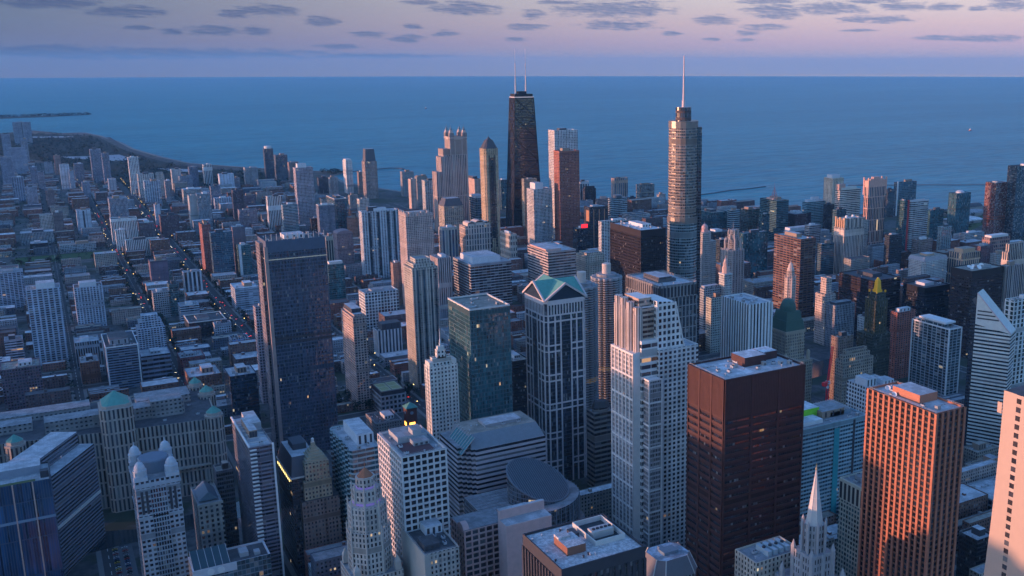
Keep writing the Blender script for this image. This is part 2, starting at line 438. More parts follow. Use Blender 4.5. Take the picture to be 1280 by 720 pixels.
def frame_rect(w, d, z0, z1, bay, floor, pier, span, dep, mpier=0, mspan=0, cx=0, cy_=0, sides='SWEN', spdep=None):
    """piers and spandrels standing proud of a rectangular shaft: one cladding frame"""
    mb = MB(); spdep = dep * .7 if spdep is None else spdep
    nf = max(1, round((z1 - z0) / floor)); fh = (z1 - z0) / nf
    for sd_ in sides:
        L = w if sd_ in 'SN' else d
        nb = max(1, round(L / bay)) if bay else 0
        def put(u0, u1, za, zb, dp, mi):
            if sd_ == 'S': mb.box(cx - w/2 + u0, cx - w/2 + u1, cy_ - d/2 - dp, cy_ - d/2 + .05, za, zb, mi)
            elif sd_ == 'N': mb.box(cx - w/2 + u0, cx - w/2 + u1, cy_ + d/2 - .05, cy_ + d/2 + dp, za, zb, mi)
            elif sd_ == 'W': mb.box(cx - w/2 - dp, cx - w/2 + .05, cy_ - d/2 + u0, cy_ - d/2 + u1, za, zb, mi)
            else: mb.box(cx + w/2 - .05, cx + w/2 + dp, cy_ - d/2 + u0, cy_ - d/2 + u1, za, zb, mi)
        if pier:
            for i in range(nb + 1):
                c = L * i / nb
                put(max(-dep + .01, c - pier / 2), min(L + dep - .01, c + pier / 2), z0, z1, dep, mpier)
        if span:
            for k in range(nf + 1):
                c = z0 + fh * k
                put(0, L, max(z0 + .01, c - span / 2), min(z1 - .01, c + span / 2), spdep, mspan)
    return mb
HAZE_D = 2.3e-5
ROWS = [  # walls toward the left of the view carry a haze-like blue wash in their colour
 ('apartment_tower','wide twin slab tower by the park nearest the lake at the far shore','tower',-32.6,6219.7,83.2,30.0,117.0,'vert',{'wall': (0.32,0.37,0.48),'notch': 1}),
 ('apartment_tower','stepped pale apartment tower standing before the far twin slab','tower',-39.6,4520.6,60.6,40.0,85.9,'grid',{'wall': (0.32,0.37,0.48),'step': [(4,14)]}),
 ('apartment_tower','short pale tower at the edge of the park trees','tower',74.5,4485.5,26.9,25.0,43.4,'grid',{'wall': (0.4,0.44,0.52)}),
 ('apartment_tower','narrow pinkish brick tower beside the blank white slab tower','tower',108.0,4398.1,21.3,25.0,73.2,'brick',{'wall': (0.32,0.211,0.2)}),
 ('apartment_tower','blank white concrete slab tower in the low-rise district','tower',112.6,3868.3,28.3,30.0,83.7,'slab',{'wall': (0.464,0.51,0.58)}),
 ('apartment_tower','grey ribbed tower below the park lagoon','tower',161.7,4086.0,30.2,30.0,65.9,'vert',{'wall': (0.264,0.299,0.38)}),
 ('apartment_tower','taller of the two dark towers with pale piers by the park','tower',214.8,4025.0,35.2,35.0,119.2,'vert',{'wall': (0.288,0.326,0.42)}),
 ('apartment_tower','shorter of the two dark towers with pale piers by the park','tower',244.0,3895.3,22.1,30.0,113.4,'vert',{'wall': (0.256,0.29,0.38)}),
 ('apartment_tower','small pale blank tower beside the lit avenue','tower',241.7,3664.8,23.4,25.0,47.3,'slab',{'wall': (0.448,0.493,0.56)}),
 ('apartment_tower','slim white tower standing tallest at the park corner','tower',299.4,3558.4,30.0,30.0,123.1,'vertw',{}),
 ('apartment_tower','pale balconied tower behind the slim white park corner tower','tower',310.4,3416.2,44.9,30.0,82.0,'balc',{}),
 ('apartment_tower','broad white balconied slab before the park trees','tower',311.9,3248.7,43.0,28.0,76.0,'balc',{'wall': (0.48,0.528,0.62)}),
 ('apartment_tower','small crowned tower peering over the broad white slab','tower',361.0,3407.6,22.7,25.0,80.0,'grid',{'step': [(2,5)]}),
 ('apartment_tower','slim pinkish tower beside the broad white slab','tower',378.5,3353.4,18.0,25.0,64.3,'vert',{'wall': (0.4,0.37,0.4)}),
 ('apartment_tower','white framed tower north of the slim pinkish tower','tower',431.5,3650.0,29.6,25.0,69.9,'gridw',{}),
 ('apartment_tower','grey slab with a white top floor along the park edge','tower',447.2,3590.1,39.2,25.0,53.1,'grid',{'wall': (0.288,0.326,0.4)}),
 ('apartment_tower','dark tower behind the grey slab along the park edge','tower',488.6,3667.4,27.7,28.0,73.4,'vert',{'wall': (0.192,0.22,0.3)}),
 ('apartment_tower','white vertically striped tower by the lake shore drive','tower',541.1,3716.0,28.4,25.0,74.9,'vertw',{'floor': 60,'bay': 5}),
 ('apartment_tower','white blank sided tower close to the shore','tower',557.7,3498.6,44.7,30.0,60.7,'slab',{'wall': (0.496,0.546,0.63)}),
 ('apartment_tower','pinkish narrow tower next to the white shore tower','tower',604.5,3520.2,20.2,25.0,42.8,'vert',{'wall': (0.368,0.334,0.37)}),
 ('apartment_tower','beige and grey tower on the shore end of the row','tower',651.0,3569.4,41.4,30.0,70.7,'grid',{'wall': (0.336,0.352,0.38)}),
 ('apartment_block','low block with a bright white overhanging roof','building',402.6,3135.3,51.9,40.0,58.5,'horz',{'roof': 4}),
 ('apartment_tower','dark glass-topped tower with a pale round crown by the water','tower',749.0,3731.5,30.2,22.0,120.0,'dark',{'wall': (0.096,0.114,0.15),'crown': 'round'}),
 ('apartment_tower','dark wide tower beside the pale-crowned tower by the water','tower',792.2,3764.6,42.1,30.0,92.8,'vert',{'wall': (0.16,0.18,0.22)}),
 ('apartment_tower','brown topped tower behind the purple grid tower','tower',800.3,3587.0,32.5,25.0,80.9,'brick',{'wall': (0.26,0.2,0.19)}),
 ('apartment_tower','tall purple-grey grid tower with a white rooftop box','tower',595.6,2552.4,43.0,26.1,161.4,'grid',{'wall': (0.4,0.37,0.42),'pent': [(0.15,0.65,0.2,0.8,11,'w')]}),
 ('apartment_tower','squat dark tower inland of the curved pier','tower',831.2,3309.1,31.0,21.0,52.5,'dark',{'wall': (0.1,0.11,0.14)}),
 ('apartment_tower','pale and dark striped tower in front of the curved breakwater','tower',842.0,3207.7,25.3,19.7,61.5,'vert',{'wall': (0.45,0.42,0.42)}),
 ('apartment_tower','slim white tower with a shaded blank side near the breakwater','tower',910.3,3261.3,20.9,38.5,107.2,'slab',{'wall': (0.62,0.61,0.6),'crown': 'cap'}),
 ('apartment_tower','small brown tower between the white tower and the mansard tower','tower',938.4,3220.2,15.7,18.4,72.9,'brick',{'wall': (0.3,0.22,0.19)}),
 ('apartment_tower','pinkish stone tower with a tall dark mansard roof','tower',924.0,3089.9,37.9,34.8,117.8,'vert',{'wall': (0.46,0.36,0.32),'crown': 'mansard'}),
 ('apartment_tower','grey cube tower before the lake horizon','tower',1041.5,3087.3,36.8,24.0,79.3,'grid',{'wall': (0.4,0.39,0.4)}),
 ('apartment_tower','salmon tower with a blank side beside the tan tower','tower',958.5,2761.7,16.6,21.1,92.4,'slab',{'wall': (0.52,0.38,0.32)}),
 ('apartment_tower','tan tower with brown rooftop plant','tower',1007.3,2849.0,32.1,21.5,88.3,'grid',{'wall': (0.38,0.33,0.3),'roof': 3,'pent': [(0.1,0.6,0.2,0.8,4,'b'),(0.6,0.95,0.3,0.8,6,'b')]}),
 ('apartment_tower','white framed tower with teal windows','tower',942.5,2593.0,34.0,25.8,105.2,'balc',{'wall': (0.6,0.57,0.54),'glass': (0.02,0.06,0.075)}),
 ('apartment_tower','white balconied tower with a blank end wall and stepped top','tower',901.9,2367.6,61.4,22.9,137.5,'balc',{'wall': (0.62,0.61,0.62),'pent': [(0.3,0.95,0.1,0.9,10,'w'),(0.45,0.7,0.3,0.7,14,'w')]}),
 ('apartment_tower','salmon and black two-tone tower beside the pointed tan tower','tower',1047.0,2496.4,18.4,80.8,112.7,'slab',{'wall': (0.54,0.36,0.29),'pent': [(0.1,0.8,0.2,0.6,7,'k')]}),
 ('apartment_tower','dark tower with a glinting roof between two tall landmarks','tower',1193.3,2658.0,20.1,11.5,86.4,'teal',{'wall': (0.1,0.13,0.15),'pent': [(0.2,0.8,0.2,0.8,5,'w')]}),
 ('office_tower','tall white gridded skyscraper by the lake behind the red granite tower','skyscraper',1094.2,2106.1,61.5,33.9,262.0,'vert',{'wall': (0.6,0.57,0.57),'bay': 4.2,'floor': 3.9,'ww': 0.5,'wh': 0.7,'pent': [(0.3,0.6,0.3,0.7,5,'k'),(0.65,0.8,0.3,0.7,3,'w')]}),
 ('office_tower','tall red granite tower in front of the white gridded skyscraper','skyscraper',1051.9,1999.0,50.7,28.1,223.0,'grid',{'wall': (0.34,0.125,0.09),'ww': 0.5,'wh': 0.5,'bay': 3.6,'parap': 3}),
 ('apartment_tower','beige tower with piers behind the curved white grid tower','tower',1033.5,2150.5,33.6,13.6,146.7,'vert',{'wall': (0.5,0.44,0.34)}),
 ('apartment_tower','white gridded apartment tower with a bowed top and square core','tower',997.8,2022.6,46.2,38.2,137.5,'gridw',{'ww': 0.66,'wh': 0.7,'bay': 3.4,'pent': [(0.12,0.55,0.1,0.8,15,'w')],'wall': (0.62,0.6,0.6)}),
 ('apartment_tower','slate tower with a white frame behind the red granite tower','tower',1389.8,2539.4,29.0,4.9,81.8,'vert',{'wall': (0.5,0.5,0.52),'floor': 80,'bay': 8}),
 ('apartment_tower','dark green-black tower before the water behind the red granite tower','tower',1386.2,2503.6,36.7,9.7,64.8,'dark',{'step': [(3,6)]}),
 ('apartment_tower','blue-grey tower with orange window stripes','tower',1562.1,2639.0,48.6,19.8,71.7,'vert',{'wall': (0.46,0.3,0.22),'glass': (0.1,0.13,0.17),'bay': 7,'floor': 60,'pent': [(0.3,0.5,0.3,0.7,3,'k')]}),
 ('office_tower','banded glass tower with a rounded rooftop drum','skyscraper',1347.2,2282.4,49.6,17.3,64.6,'horz',{'wall': (0.42,0.46,0.48),'glass': (0.02,0.04,0.05),'floor': 5,'crown': 'drum'}),
 ('apartment_block','low pink block with white bands beside the banded glass tower','building',1357.7,2376.5,32.9,13.7,51.1,'horz',{'wall': (0.55,0.38,0.34),'pent': [(0.4,0.9,0.2,0.8,8,'p')]}),
 ('apartment_tower','beige glass tower standing alone before the lake','tower',1556.1,2477.9,49.9,22.7,68.6,'glass',{'wall': (0.4,0.36,0.31),'bay': 4,'pent': [(0.2,0.7,0.2,0.7,4,'b')]}),
 ('apartment_tower','dark tower striped with vertical orange strips','tower',1068.3,1888.8,46.2,25.9,108.5,'dark',{'wall': (0.05,0.05,0.06),'stripe': (0.42,0.2,0.11)}),
 ('apartment_block','low black block carrying a glowing red rooftop sign','building',1028.0,1869.7,31.4,22.3,66.8,'dark',{'redsign': 1}),
 ('apartment_tower','slate tower beside the orange striped tower by the lake','tower',1502.6,2452.2,24.3,4.5,37.3,'dark',{'wall': (0.08,0.1,0.13)}),
 ('apartment_tower','small tower tucked against the tall rounded skyscraper','tower',1577.9,2406.8,22.0,13.0,46.6,'grid',{'wall': (0.48,0.42,0.38)}),
 ('apartment_block','low white banded block with terraces below the beige glass tower','building',1326.7,2140.3,55.1,50.0,39.1,'horz',{'wall': (0.58,0.55,0.53)}),
 ('apartment_tower','white balconied tower peeking out behind the black box tower','tower',986.5,1688.6,60.7,6.5,109.9,'balc',{'wall': (0.62,0.6,0.58)}),
 ('office_tower','teal-black box tower by the lake breakwater','skyscraper',1403.0,1901.4,46.9,60.2,69.4,'teal',{'wall': (0.06,0.1,0.12)}),
 ('apartment_tower','pale banded teal tower beside the teal-black box','tower',1443.6,1877.0,26.0,16.0,75.1,'horz',{'wall': (0.32,0.4,0.42),'floor': 5}),
 ('apartment_tower','brown and teal stepped tower with an orange rooftop room','tower',1506.9,1891.3,34.1,32.0,70.6,'glass',{'wall': (0.28,0.19,0.14),'glass': (0.02,0.06,0.06),'bay': 3,'pent': [(0.1,0.5,0.2,0.7,6,'b')]}),
 ('office_block','low dark glass block with a pale rim before the lakeside boxes','building',1238.2,1660.3,51.8,40.9,69.9,'dark',{'glass': (0.015,0.035,0.045)}),
 ('apartment_tower','wide teal curtain-wall tower behind the gothic stone tower','tower',1194.4,1501.5,60.6,12.8,94.7,'teal',{'wall': (0.05,0.1,0.12),'bay': 3,'wh': 0.92}),
 ('office_tower','dark teal office tower topped by a pink triangular mast','skyscraper',1507.9,1787.4,35.8,62.9,103.8,'horz',{'wall': (0.06,0.13,0.15),'glass': (0.015,0.03,0.04),'floor': 4.2,'mast': 1}),
 ('apartment_tower','brown brick tower with a pink top floor','tower',1751.5,2038.4,44.3,6.6,41.0,'brick',{'wall': (0.24,0.13,0.11),'pent': [(0.05,0.8,0.1,0.9,5,'p')]}),
 ('apartment_tower','dark plum tower with two white roof domes','tower',1573.9,1798.3,49.5,53.6,65.5,'dark',{'wall': (0.1,0.06,0.08),'domes': 2}),
 ('office_block','slate block with a bright white rooftop house','building',1414.1,1626.1,60.5,21.5,61.3,'horz',{'wall': (0.3,0.34,0.38),'glass': (0.02,0.05,0.06),'pent': [(0.05,0.95,0.1,0.9,9,'w')]}),
 ('office_tower','copper-brown banded office tower by the avenue bridge','skyscraper',1067.6,1185.0,31.5,66.2,142.0,'grid',{'wall': (0.19,0.105,0.08),'bay': 8.5,'floor': 3.9,'ww': 0.86,'wh': 0.58,'glass': (0.03,0.03,0.04),'roof': 1}),
 ('apartment_tower','teal tower with a stepped white top','tower',1612.2,1801.2,57.9,17.5,91.2,'horz',{'wall': (0.3,0.42,0.45),'glass': (0.015,0.06,0.075),'floor': 4,'pent': [(0.1,0.9,0.1,0.9,6,'w'),(0.35,0.7,0.3,0.7,12,'w')]}),
 ('apartment_tower','beige zigzag-fronted tower with a boxy white penthouse','tower',1813.8,1937.2,38.8,33.9,124.0,'balc',{'wall': (0.72,0.56,0.42),'bay': 5,'ww': 0.5,'pent': [(0.1,0.8,0.2,0.8,9,'w')]}),
 ('apartment_tower','black slab standing below the beige zigzag tower','tower',1638.1,1759.5,22.6,5.6,88.5,'dark',{}),
 ('apartment_tower','white tower with a curved pink top and balcony bands','tower',1662.8,1744.6,66.2,16.6,122.7,'horz',{'wall': (0.72,0.57,0.49),'glass': (0.02,0.06,0.075),'floor': 4.4,'crown': 'vault'}),
 ('office_tower','stepped stone-pier tower with an orange lit crest','skyscraper',1381.8,1423.2,52.7,29.7,118.2,'vert',{'wall': (0.56,0.46,0.4),'bay': 4,'floor': 90,'ww': 0.5,'crown': 'pinn','domes': 2,'step': [(3.5,-18)]}),
 ('apartment_tower','pink postmodern tower with corner horns and glass bays','tower',1510.9,1495.6,49.8,7.0,178.5,'vert',{'wall': (0.62,0.35,0.28),'bay': 4.6,'floor': 24,'ww': 0.62,'wh': 0.94,'crown': 'horns','glass': (0.03,0.05,0.07)}),
 ('apartment_tower','grey-black tower behind the pink horned tower','tower',2041.2,1964.0,24.3,6.0,77.6,'dark',{'wall': (0.1,0.12,0.14)}),
 ('apartment_tower','dark glass tower with a white corner fin and roof garden','tower',2085.0,1972.5,74.6,12.1,94.0,'glass',{'wall': (0.16,0.2,0.23),'bay': 6,'floor': 5,'fin': 1}),
 ('apartment_tower','narrow dark tower with a red corner stripe','tower',1576.7,1456.0,13.9,20.3,137.0,'teal',{'wall': (0.06,0.1,0.12),'redstripe': 1}),
 ('apartment_tower','white-banded curved tower with a notched roof frame','tower',1614.4,1473.8,52.5,9.1,129.0,'horz',{'wall': (0.52,0.5,0.5),'glass': (0.02,0.04,0.05),'floor': 4.2,'crown': 'frame'}),
 ('apartment_tower','teal-black slab attached beside the white-banded tower','tower',1692.0,1490.5,42.1,6.8,104.2,'teal',{'wall': (0.05,0.09,0.11)}),
 ('apartment_tower','sheer mirrored glass tower reflecting the lake park','tower',1865.1,1571.9,48.7,23.8,120.6,'glass',{'wall': (0.05,0.09,0.11),'glass': (0.03,0.08,0.1),'bay': 1.6,'wh': 0.97,'crown': 'lid'}),
 ('apartment_tower','red-tinted glassy tower with ragged balcony lights','tower',1997.3,1568.8,39.9,32.9,137.1,'glass',{'wall': (0.36,0.12,0.085),'bay': 3,'glass': (0.05,0.03,0.035),'floor': 3.2,'lit': 0.02,'blind': 0.35}),
 ('apartment_tower','black and red residential tower at the lake edge','tower',2036.8,1544.9,81.6,27.5,177.0,'glass',{'wall': (0.06,0.055,0.06),'bay': 3.4,'floor': 3.1,'blind': 0.3}),
 ('apartment_tower','dense white gridded hotel with a mansard and lit rooftop box','tower',1410.5,1241.5,67.0,43.2,61.5,'gridw',{'bay': 2.6,'floor': 3.0,'wall': (0.58,0.57,0.55),'ww': 0.5,'pent': [(0.3,0.6,0.3,0.7,11,'o')],'crown': 'chamfer'}),
 ('office_tower','orange-piered office tower with a boxed penthouse','skyscraper',1486.8,1218.7,47.6,34.1,72.6,'vert',{'wall': (0.62,0.4,0.27),'bay': 5.5,'floor': 30,'ww': 0.66,'wh': 0.9,'pent': [(0.15,0.85,0.2,0.8,8,'o')]}),
 ('office_tower','black steel tower with white satellite dishes on its roof','skyscraper',1154.3,917.9,67.4,37.6,128.1,'dark',{'wall': (0.035,0.028,0.03),'glass': (0.03,0.022,0.025),'bay': 4.2,'floor': 4,'ww': 0.8,'wh': 0.5,'dishes': 1,'parap': 10,'roof': 3}),
 ('office_tower','flat black box building beside the dish-topped tower','skyscraper',1140.2,989.4,54.0,42.9,91.7,'dark',{'roof': 2,'wall': (0.022,0.026,0.034),'glass': (0.012,0.016,0.024),'tank': 1}),
 ('office_tower','long black office box with reddish upper floors','skyscraper',1091.1,1044.5,56.2,74.6,97.8,'dark',{'roof': 2,'wall': (0.04,0.028,0.03),'glass': (0.02,0.016,0.02),'bay': 6,'ww': 0.9}),
 ('apartment_tower','dark teal block with orange floors behind the stone tower','tower',1334.5,1434.2,33.0,14.0,71.7,'horz',{'wall': (0.1,0.13,0.15),'glass': (0.02,0.05,0.06)}),
 ('office_tower','stepped limestone tower with a sunset-lit shoulder','skyscraper',1024.7,1074.3,20.4,23.1,102.2,'stone',{'wall': (0.56,0.45,0.39),'step': [(5,-24)]}),
 ('office_block','grey ribbed stone block behind the gold-capped dark tower','building',1025.4,1053.7,39.5,19.2,66.1,'vert',{'wall': (0.36,0.36,0.38),'pent': [(0.1,0.9,0.2,0.8,4,'k')]}),
 ('office_block','small white stone block beside the gold-capped tower','building',1032.5,1000.8,12.4,6.5,59.7,'stone',{'wall': (0.55,0.53,0.5)}),
 ('apartment_tower','red brick tower with white balcony stacks','tower',992.1,898.2,34.0,8.7,92.8,'balc',{'wall': (0.36,0.13,0.095),'bay': 4.4,'ww': 0.5,'pent': [(0.2,0.8,0.3,0.8,5,'w')]}),
 ('apartment_tower','glass tower in a crisp white corner frame','tower',958.7,781.2,20.9,59.1,101.4,'glass',{'wall': (0.34,0.37,0.4),'bay': 7,'floor': 3.6,'ww': 0.82,'wh': 0.78,'glass': (0.03,0.055,0.07),'edge': 1,'crown': 'framebox'}),
 ('apartment_tower','white and green gridded tower behind the diamond-topped tower','tower',1003.5,727.5,46.0,4.5,142.4,'gridw',{'wall': (0.64,0.64,0.62),'glass': (0.03,0.06,0.055),'bay': 7,'floor': 5.4,'ww': 0.55,'wh': 0.75}),
 ('apartment_tower','tall cream stepped tower at the lakefront edge of view','tower',1279.8,956.8,62.6,4.4,148.3,'vert',{'wall': (0.55,0.44,0.37),'bay': 4,'floor': 60,'step': [(4,-12)]}),
 ('apartment_tower','slim cream ribbed tower beside the dish-topped black tower','tower',1223.9,914.1,29.7,5.6,128.4,'vert',{'wall': (0.46,0.38,0.35),'bay': 4,'floor': 70}),
 ('office_block','tan stone block with an arcaded ziggurat top','building',788.3,780.2,46.2,6.5,88.2,'stone',{'wall': (0.36,0.3,0.24),'step': [(3,6),(7,5)]}),
 ('office_block','white gridded block with two white rooftop sheds','building',747.9,696.9,39.8,33.2,87.0,'gridw',{'wall': (0.62,0.64,0.64),'bay': 4,'floor': 4.4,'pent': [(0.05,0.4,0.2,0.7,9,'w'),(0.6,0.95,0.1,0.5,5,'w')]}),
 ('office_block','brown stone block behind the tan ziggurat','building',859.0,865.5,25.0,5.7,85.7,'brick',{'wall': (0.24,0.17,0.14)}),
 ('office_tower','teal banded tower with bright green rooftop walls','skyscraper',567.5,590.4,72.9,45.0,112.3,'horz',{'wall': (0.3,0.42,0.47),'glass': (0.02,0.05,0.07),'floor': 3.6,'bay': 3,'ww': 0.9,'greenroof': 1}),
 ('office_tower','pale cream gridded office block beside the orange granite tower','skyscraper',543.6,491.5,36.5,27.0,101.4,'gridw',{'wall': (0.55,0.52,0.42),'glass': (0.05,0.1,0.11),'bay': 3.0,'floor': 3.9,'ww': 0.62,'wh': 0.6,'attic': 1}),
 ('office_block','long grey department store block with a pale roof','building',742.3,523.7,89.4,43.4,30.2,'grid',{'wall': (0.3,0.31,0.33),'bay': 6,'floor': 6,'ww': 0.7,'wh': 0.7,'roof': 1}),
 ('office_block','squat black block below the department store','building',643.7,466.1,19.7,18.5,44.6,'dark',{'roof': 1,'wall': (0.04,0.04,0.045)}),
 ('office_block','tan low block with arches east of the orange tower','building',838.8,629.8,31.9,18.8,21.2,'stone',{'wall': (0.34,0.28,0.22)}),
 ('office_block','stone block with a small square tower near the department store','building',803.1,586.8,31.7,28.6,21.9,'stone',{'wall': (0.36,0.3,0.23),'pent': [(0.5,0.8,0.3,0.7,10,'b')]}),
 ('office_tower','black steel box skyscraper with a cluttered pale roof','skyscraper',685.4,1046.4,37.2,90.5,208.0,'dark',{'wall': (0.026,0.022,0.028),'glass': (0.016,0.015,0.02),'bay': 1.6,'floor': 3.9,'ww': 0.8,'wh': 0.5,'roof': 4,'parap': 8,'relief': ('v',3.2,0,0.5,0,0.45),'units': 10}),
 ('office_tower','grey granite office tower with a chequered window grid','skyscraper',574.6,827.0,45.8,67.8,190.0,'grid',{'wall': (0.26,0.25,0.25),'glass': (0.03,0.04,0.05),'bay': 4.4,'floor': 3.9,'ww': 0.74,'wh': 0.72,'roof': 1,'relief': ('g',4.4,11.7,1.1,1.0,0.5),'attic': 1,'court': 1}),
 ('office_tower','pink and grey ribbon-windowed office block with a glass annex','skyscraper',735.3,1416.6,51.1,114.6,116.4,'horz',{'wall': (0.46,0.38,0.36),'glass': (0.02,0.026,0.035),'floor': 4.6,'pent': [(0.0,0.55,0.1,0.9,4,'p')]}),
 ('office_block','teal glass stub tower against the ribbon-windowed block','building',738.6,1452.0,20.7,43.5,78.0,'teal',{'wall': (0.1,0.16,0.17)}),
 ('apartment_block','cream stone apartment house with a castellated roof','building',840.1,1483.7,38.2,35.7,88.5,'grid',{'wall': (0.5,0.44,0.36),'bay': 3.4,'ww': 0.44,'wh': 0.6,'step': [(4,4)]}),
 ('office_tower','white marble tower of closely spaced vertical ribs','skyscraper',683.4,817.2,30.8,49.9,159.0,'vertw',{'wall': (0.72,0.71,0.7),'glass': (0.012,0.014,0.02),'bay': 4.6,'floor': 200,'ww': 0.5,'wh': 0.99,'roof': 1,'pent': [(0.46,0.54,0.4,0.6,1.6,'g')],'relief': ('v',4.6,0,1.9,0,0.8)}),
 ('office_block','cream terracotta block on the river before the clock tower','building',854.2,1127.6,24.2,6.0,82.9,'stone',{'wall': (0.5,0.5,0.44),'bay': 3.2,'ww': 0.5}),
 ('office_block','grey stone river block behind the terracotta block','building',874.7,1175.1,32.4,16.8,85.6,'grid',{'wall': (0.36,0.38,0.4),'pent': [(0.1,0.9,0.2,0.7,4,'g')]}),
 ('office_tower','dark bronze glass tower beside the green-pediment skyscraper','skyscraper',468.9,964.3,20.5,40.0,90.5,'dark',{'wall': (0.02,0.022,0.03)}),
 ('office_tower','curving banded stone hotel with a black octagonal roof house','skyscraper',479.4,795.5,23.4,16.4,79.7,'horz',{'wall': (0.22,0.19,0.17),'glass': (0.02,0.022,0.03),'floor': 5,'crown': 'octa'}),
 ('apartment_tower','grey piered tower above the white courtyard complex','tower',197.3,2928.4,43.4,57.4,67.9,'vert',{'wall': (0.336,0.37,0.44)}),
 ('apartment_tower','long white pillared slab behind the white stair tower','tower',177.5,2590.4,55.6,30.0,60.6,'vertw',{'bay': 3.5,'floor': 60}),
 ('apartment_tower','narrow white stair tower of the white pillared complex','tower',179.2,2493.2,21.1,20.0,47.7,'vertw',{}),
 ('apartment_block','lowest white pillared slab with tree-lined front','building',191.5,2396.1,66.8,22.0,37.3,'vertw',{'bay': 3.5,'floor': 60}),
 ('apartment_tower','white double slab tower with blank end walls beside the avenue','tower',116.4,2827.3,31.8,24.0,56.7,'slab',{'wall': (0.48,0.528,0.6),'notch': 1}),
 ('apartment_tower','grid-fronted slab near the school campus','tower',36.2,2819.6,29.0,22.0,51.8,'grid',{}),
 ('apartment_tower','brown companion slab joined to the grid-fronted slab','tower',65.5,2801.9,20.6,24.0,57.7,'brick',{'wall': (0.176,0.15,0.16)}),
 ('apartment_block','long beige school block with rows of tall windows','building',-6.9,2689.3,68.0,40.0,28.4,'vert',{'wall': (0.32,0.334,0.36)}),
 ('apartment_block','pale school building along the sports field','building',66.9,2526.7,72.8,25.0,18.2,'grid',{'wall': (0.352,0.378,0.42)}),
 ('apartment_block','low flat gymnasium at the end of the sports field','building',10.6,2572.0,35.8,45.0,20.1,'dark',{'roof': 1}),
 ('apartment_tower','brown mid-rise between the two lit avenues','tower',236.9,2592.4,32.7,35.0,46.1,'brick',{'wall': (0.16,0.132,0.15)}),
 ('apartment_tower','wide dark brick slab behind the slim white stub tower','tower',286.5,2627.9,41.0,30.0,55.0,'brick',{'wall': (0.136,0.088,0.1)}),
 ('apartment_tower','slim white stub tower beside the dark brick slab','tower',297.2,2852.5,13.4,18.0,55.0,'slab',{'wall': (0.44,0.475,0.55)}),
 ('apartment_tower','blank beige tower with a windowless front','tower',367.6,2733.9,18.9,30.0,86.5,'slab',{'wall': (0.368,0.378,0.39),'ww': 0.02}),
 ('apartment_tower','glazed tower joined to the blank beige tower','tower',385.4,2723.2,32.3,30.0,90.6,'vert',{'wall': (0.336,0.37,0.42),'glass': (0.03,0.06,0.075)}),
 ('apartment_tower','blue glass slab with a pale roof rim in the brick district','tower',315.2,2032.2,39.3,19.5,96.3,'teal',{'wall': (0.08,0.132,0.19),'glass': (0.025,0.06,0.085),'roof': 1}),
 ('apartment_tower','red brick tower standing behind the blue glass slab','tower',309.3,2097.3,16.2,42.3,103.5,'brick',{'wall': (0.304,0.123,0.11)}),
 ('apartment_tower','plain brown slab beside the blue glass slab','tower',360.4,2066.5,24.0,30.0,98.7,'slab',{'wall': (0.176,0.15,0.18),'ww': 0.04}),
 ('apartment_tower','blue glass mid-rise with a white corner','tower',364.6,2037.2,22.4,25.0,65.8,'teal',{'fin': 1}),
 ('apartment_tower','dark brown slab with a copper edge','tower',471.1,2716.6,25.4,23.3,96.0,'brick',{'wall': (0.096,0.079,0.1)}),
 ('apartment_tower','dark plum tower behind the dark brown slab','tower',529.2,2983.5,43.4,24.9,48.2,'brick',{'wall': (0.16,0.114,0.14)}),
 ('apartment_tower','pinkish long slab below the dark plum tower','tower',472.5,2655.8,42.7,25.0,51.4,'grid',{'wall': (0.288,0.255,0.3)}),
 ('apartment_tower','row of white low towers under the dark tower','tower',468.3,3020.3,45.1,20.0,41.3,'balc',{'wall': (0.464,0.51,0.6)}),
 ('apartment_tower','small dark tower with a pale top by the shore row','tower',471.0,3094.0,26.1,25.0,67.8,'grid',{'wall': (0.2,0.229,0.3)}),
 ('apartment_tower','large white-piered apartment slab with stepped roofline','tower',9.1,1563.6,41.3,35.0,109.1,'vert',{'wall': (0.4,0.458,0.56),'bay': 6.5,'floor': 3.2,'ww': 0.66,'wh': 0.66,'pent': [(0.3,0.85,0.2,0.8,8,'w')]}),
 ('apartment_tower','pale gridded tower at the edge of the left neighbourhood','tower',-46.1,1977.7,46.8,35.0,63.3,'balc',{'wall': (0.352,0.396,0.5)}),
 ('apartment_tower','white gridded apartment tower with an arched rooftop frame','tower',70.3,1764.5,40.5,32.0,66.9,'gridw',{'wall': (0.464,0.51,0.6),'bay': 4.4,'pent': [(0.2,0.8,0.2,0.8,7,'w')]}),
 ('apartment_tower','stepped white tower with a ziggurat crown','tower',138.1,1521.9,35.3,32.0,45.0,'balc',{'wall': (0.48,0.528,0.62),'bay': 4,'step': [(3,9),(7,8)]}),
 ('apartment_block','windowless purple brick box beside the avenue','building',203.9,2024.6,30.2,27.9,52.3,'slab',{'wall': (0.16,0.123,0.17),'ww': 0.05}),
 ('apartment_tower','white mid-rise with dark recessed bays','tower',242.1,1865.7,30.1,20.8,55.0,'vert',{'wall': (0.464,0.502,0.55),'bay': 7,'floor': 60}),
 ('apartment_block','cream mid-rise beside the small teal block','building',183.2,1774.6,25.5,24.1,43.7,'grid',{'wall': (0.384,0.378,0.4)}),
 ('apartment_block','small teal block between the cream mid-rise and the white mid-rise','building',208.2,1772.1,13.5,25.0,54.9,'teal',{}),
 ('apartment_block','pale translucent warehouse block with a flat white roof','building',308.7,1756.9,37.8,50.0,39.4,'horz',{'wall': (0.4,0.458,0.56),'glass': (0.25,0.28,0.32),'roof': 4}),
 ('office_block','dark flat-roofed hall with a white roof rim','building',214.4,1605.2,53.1,55.0,25.4,'dark',{'roof': 2,'rim': 1}),
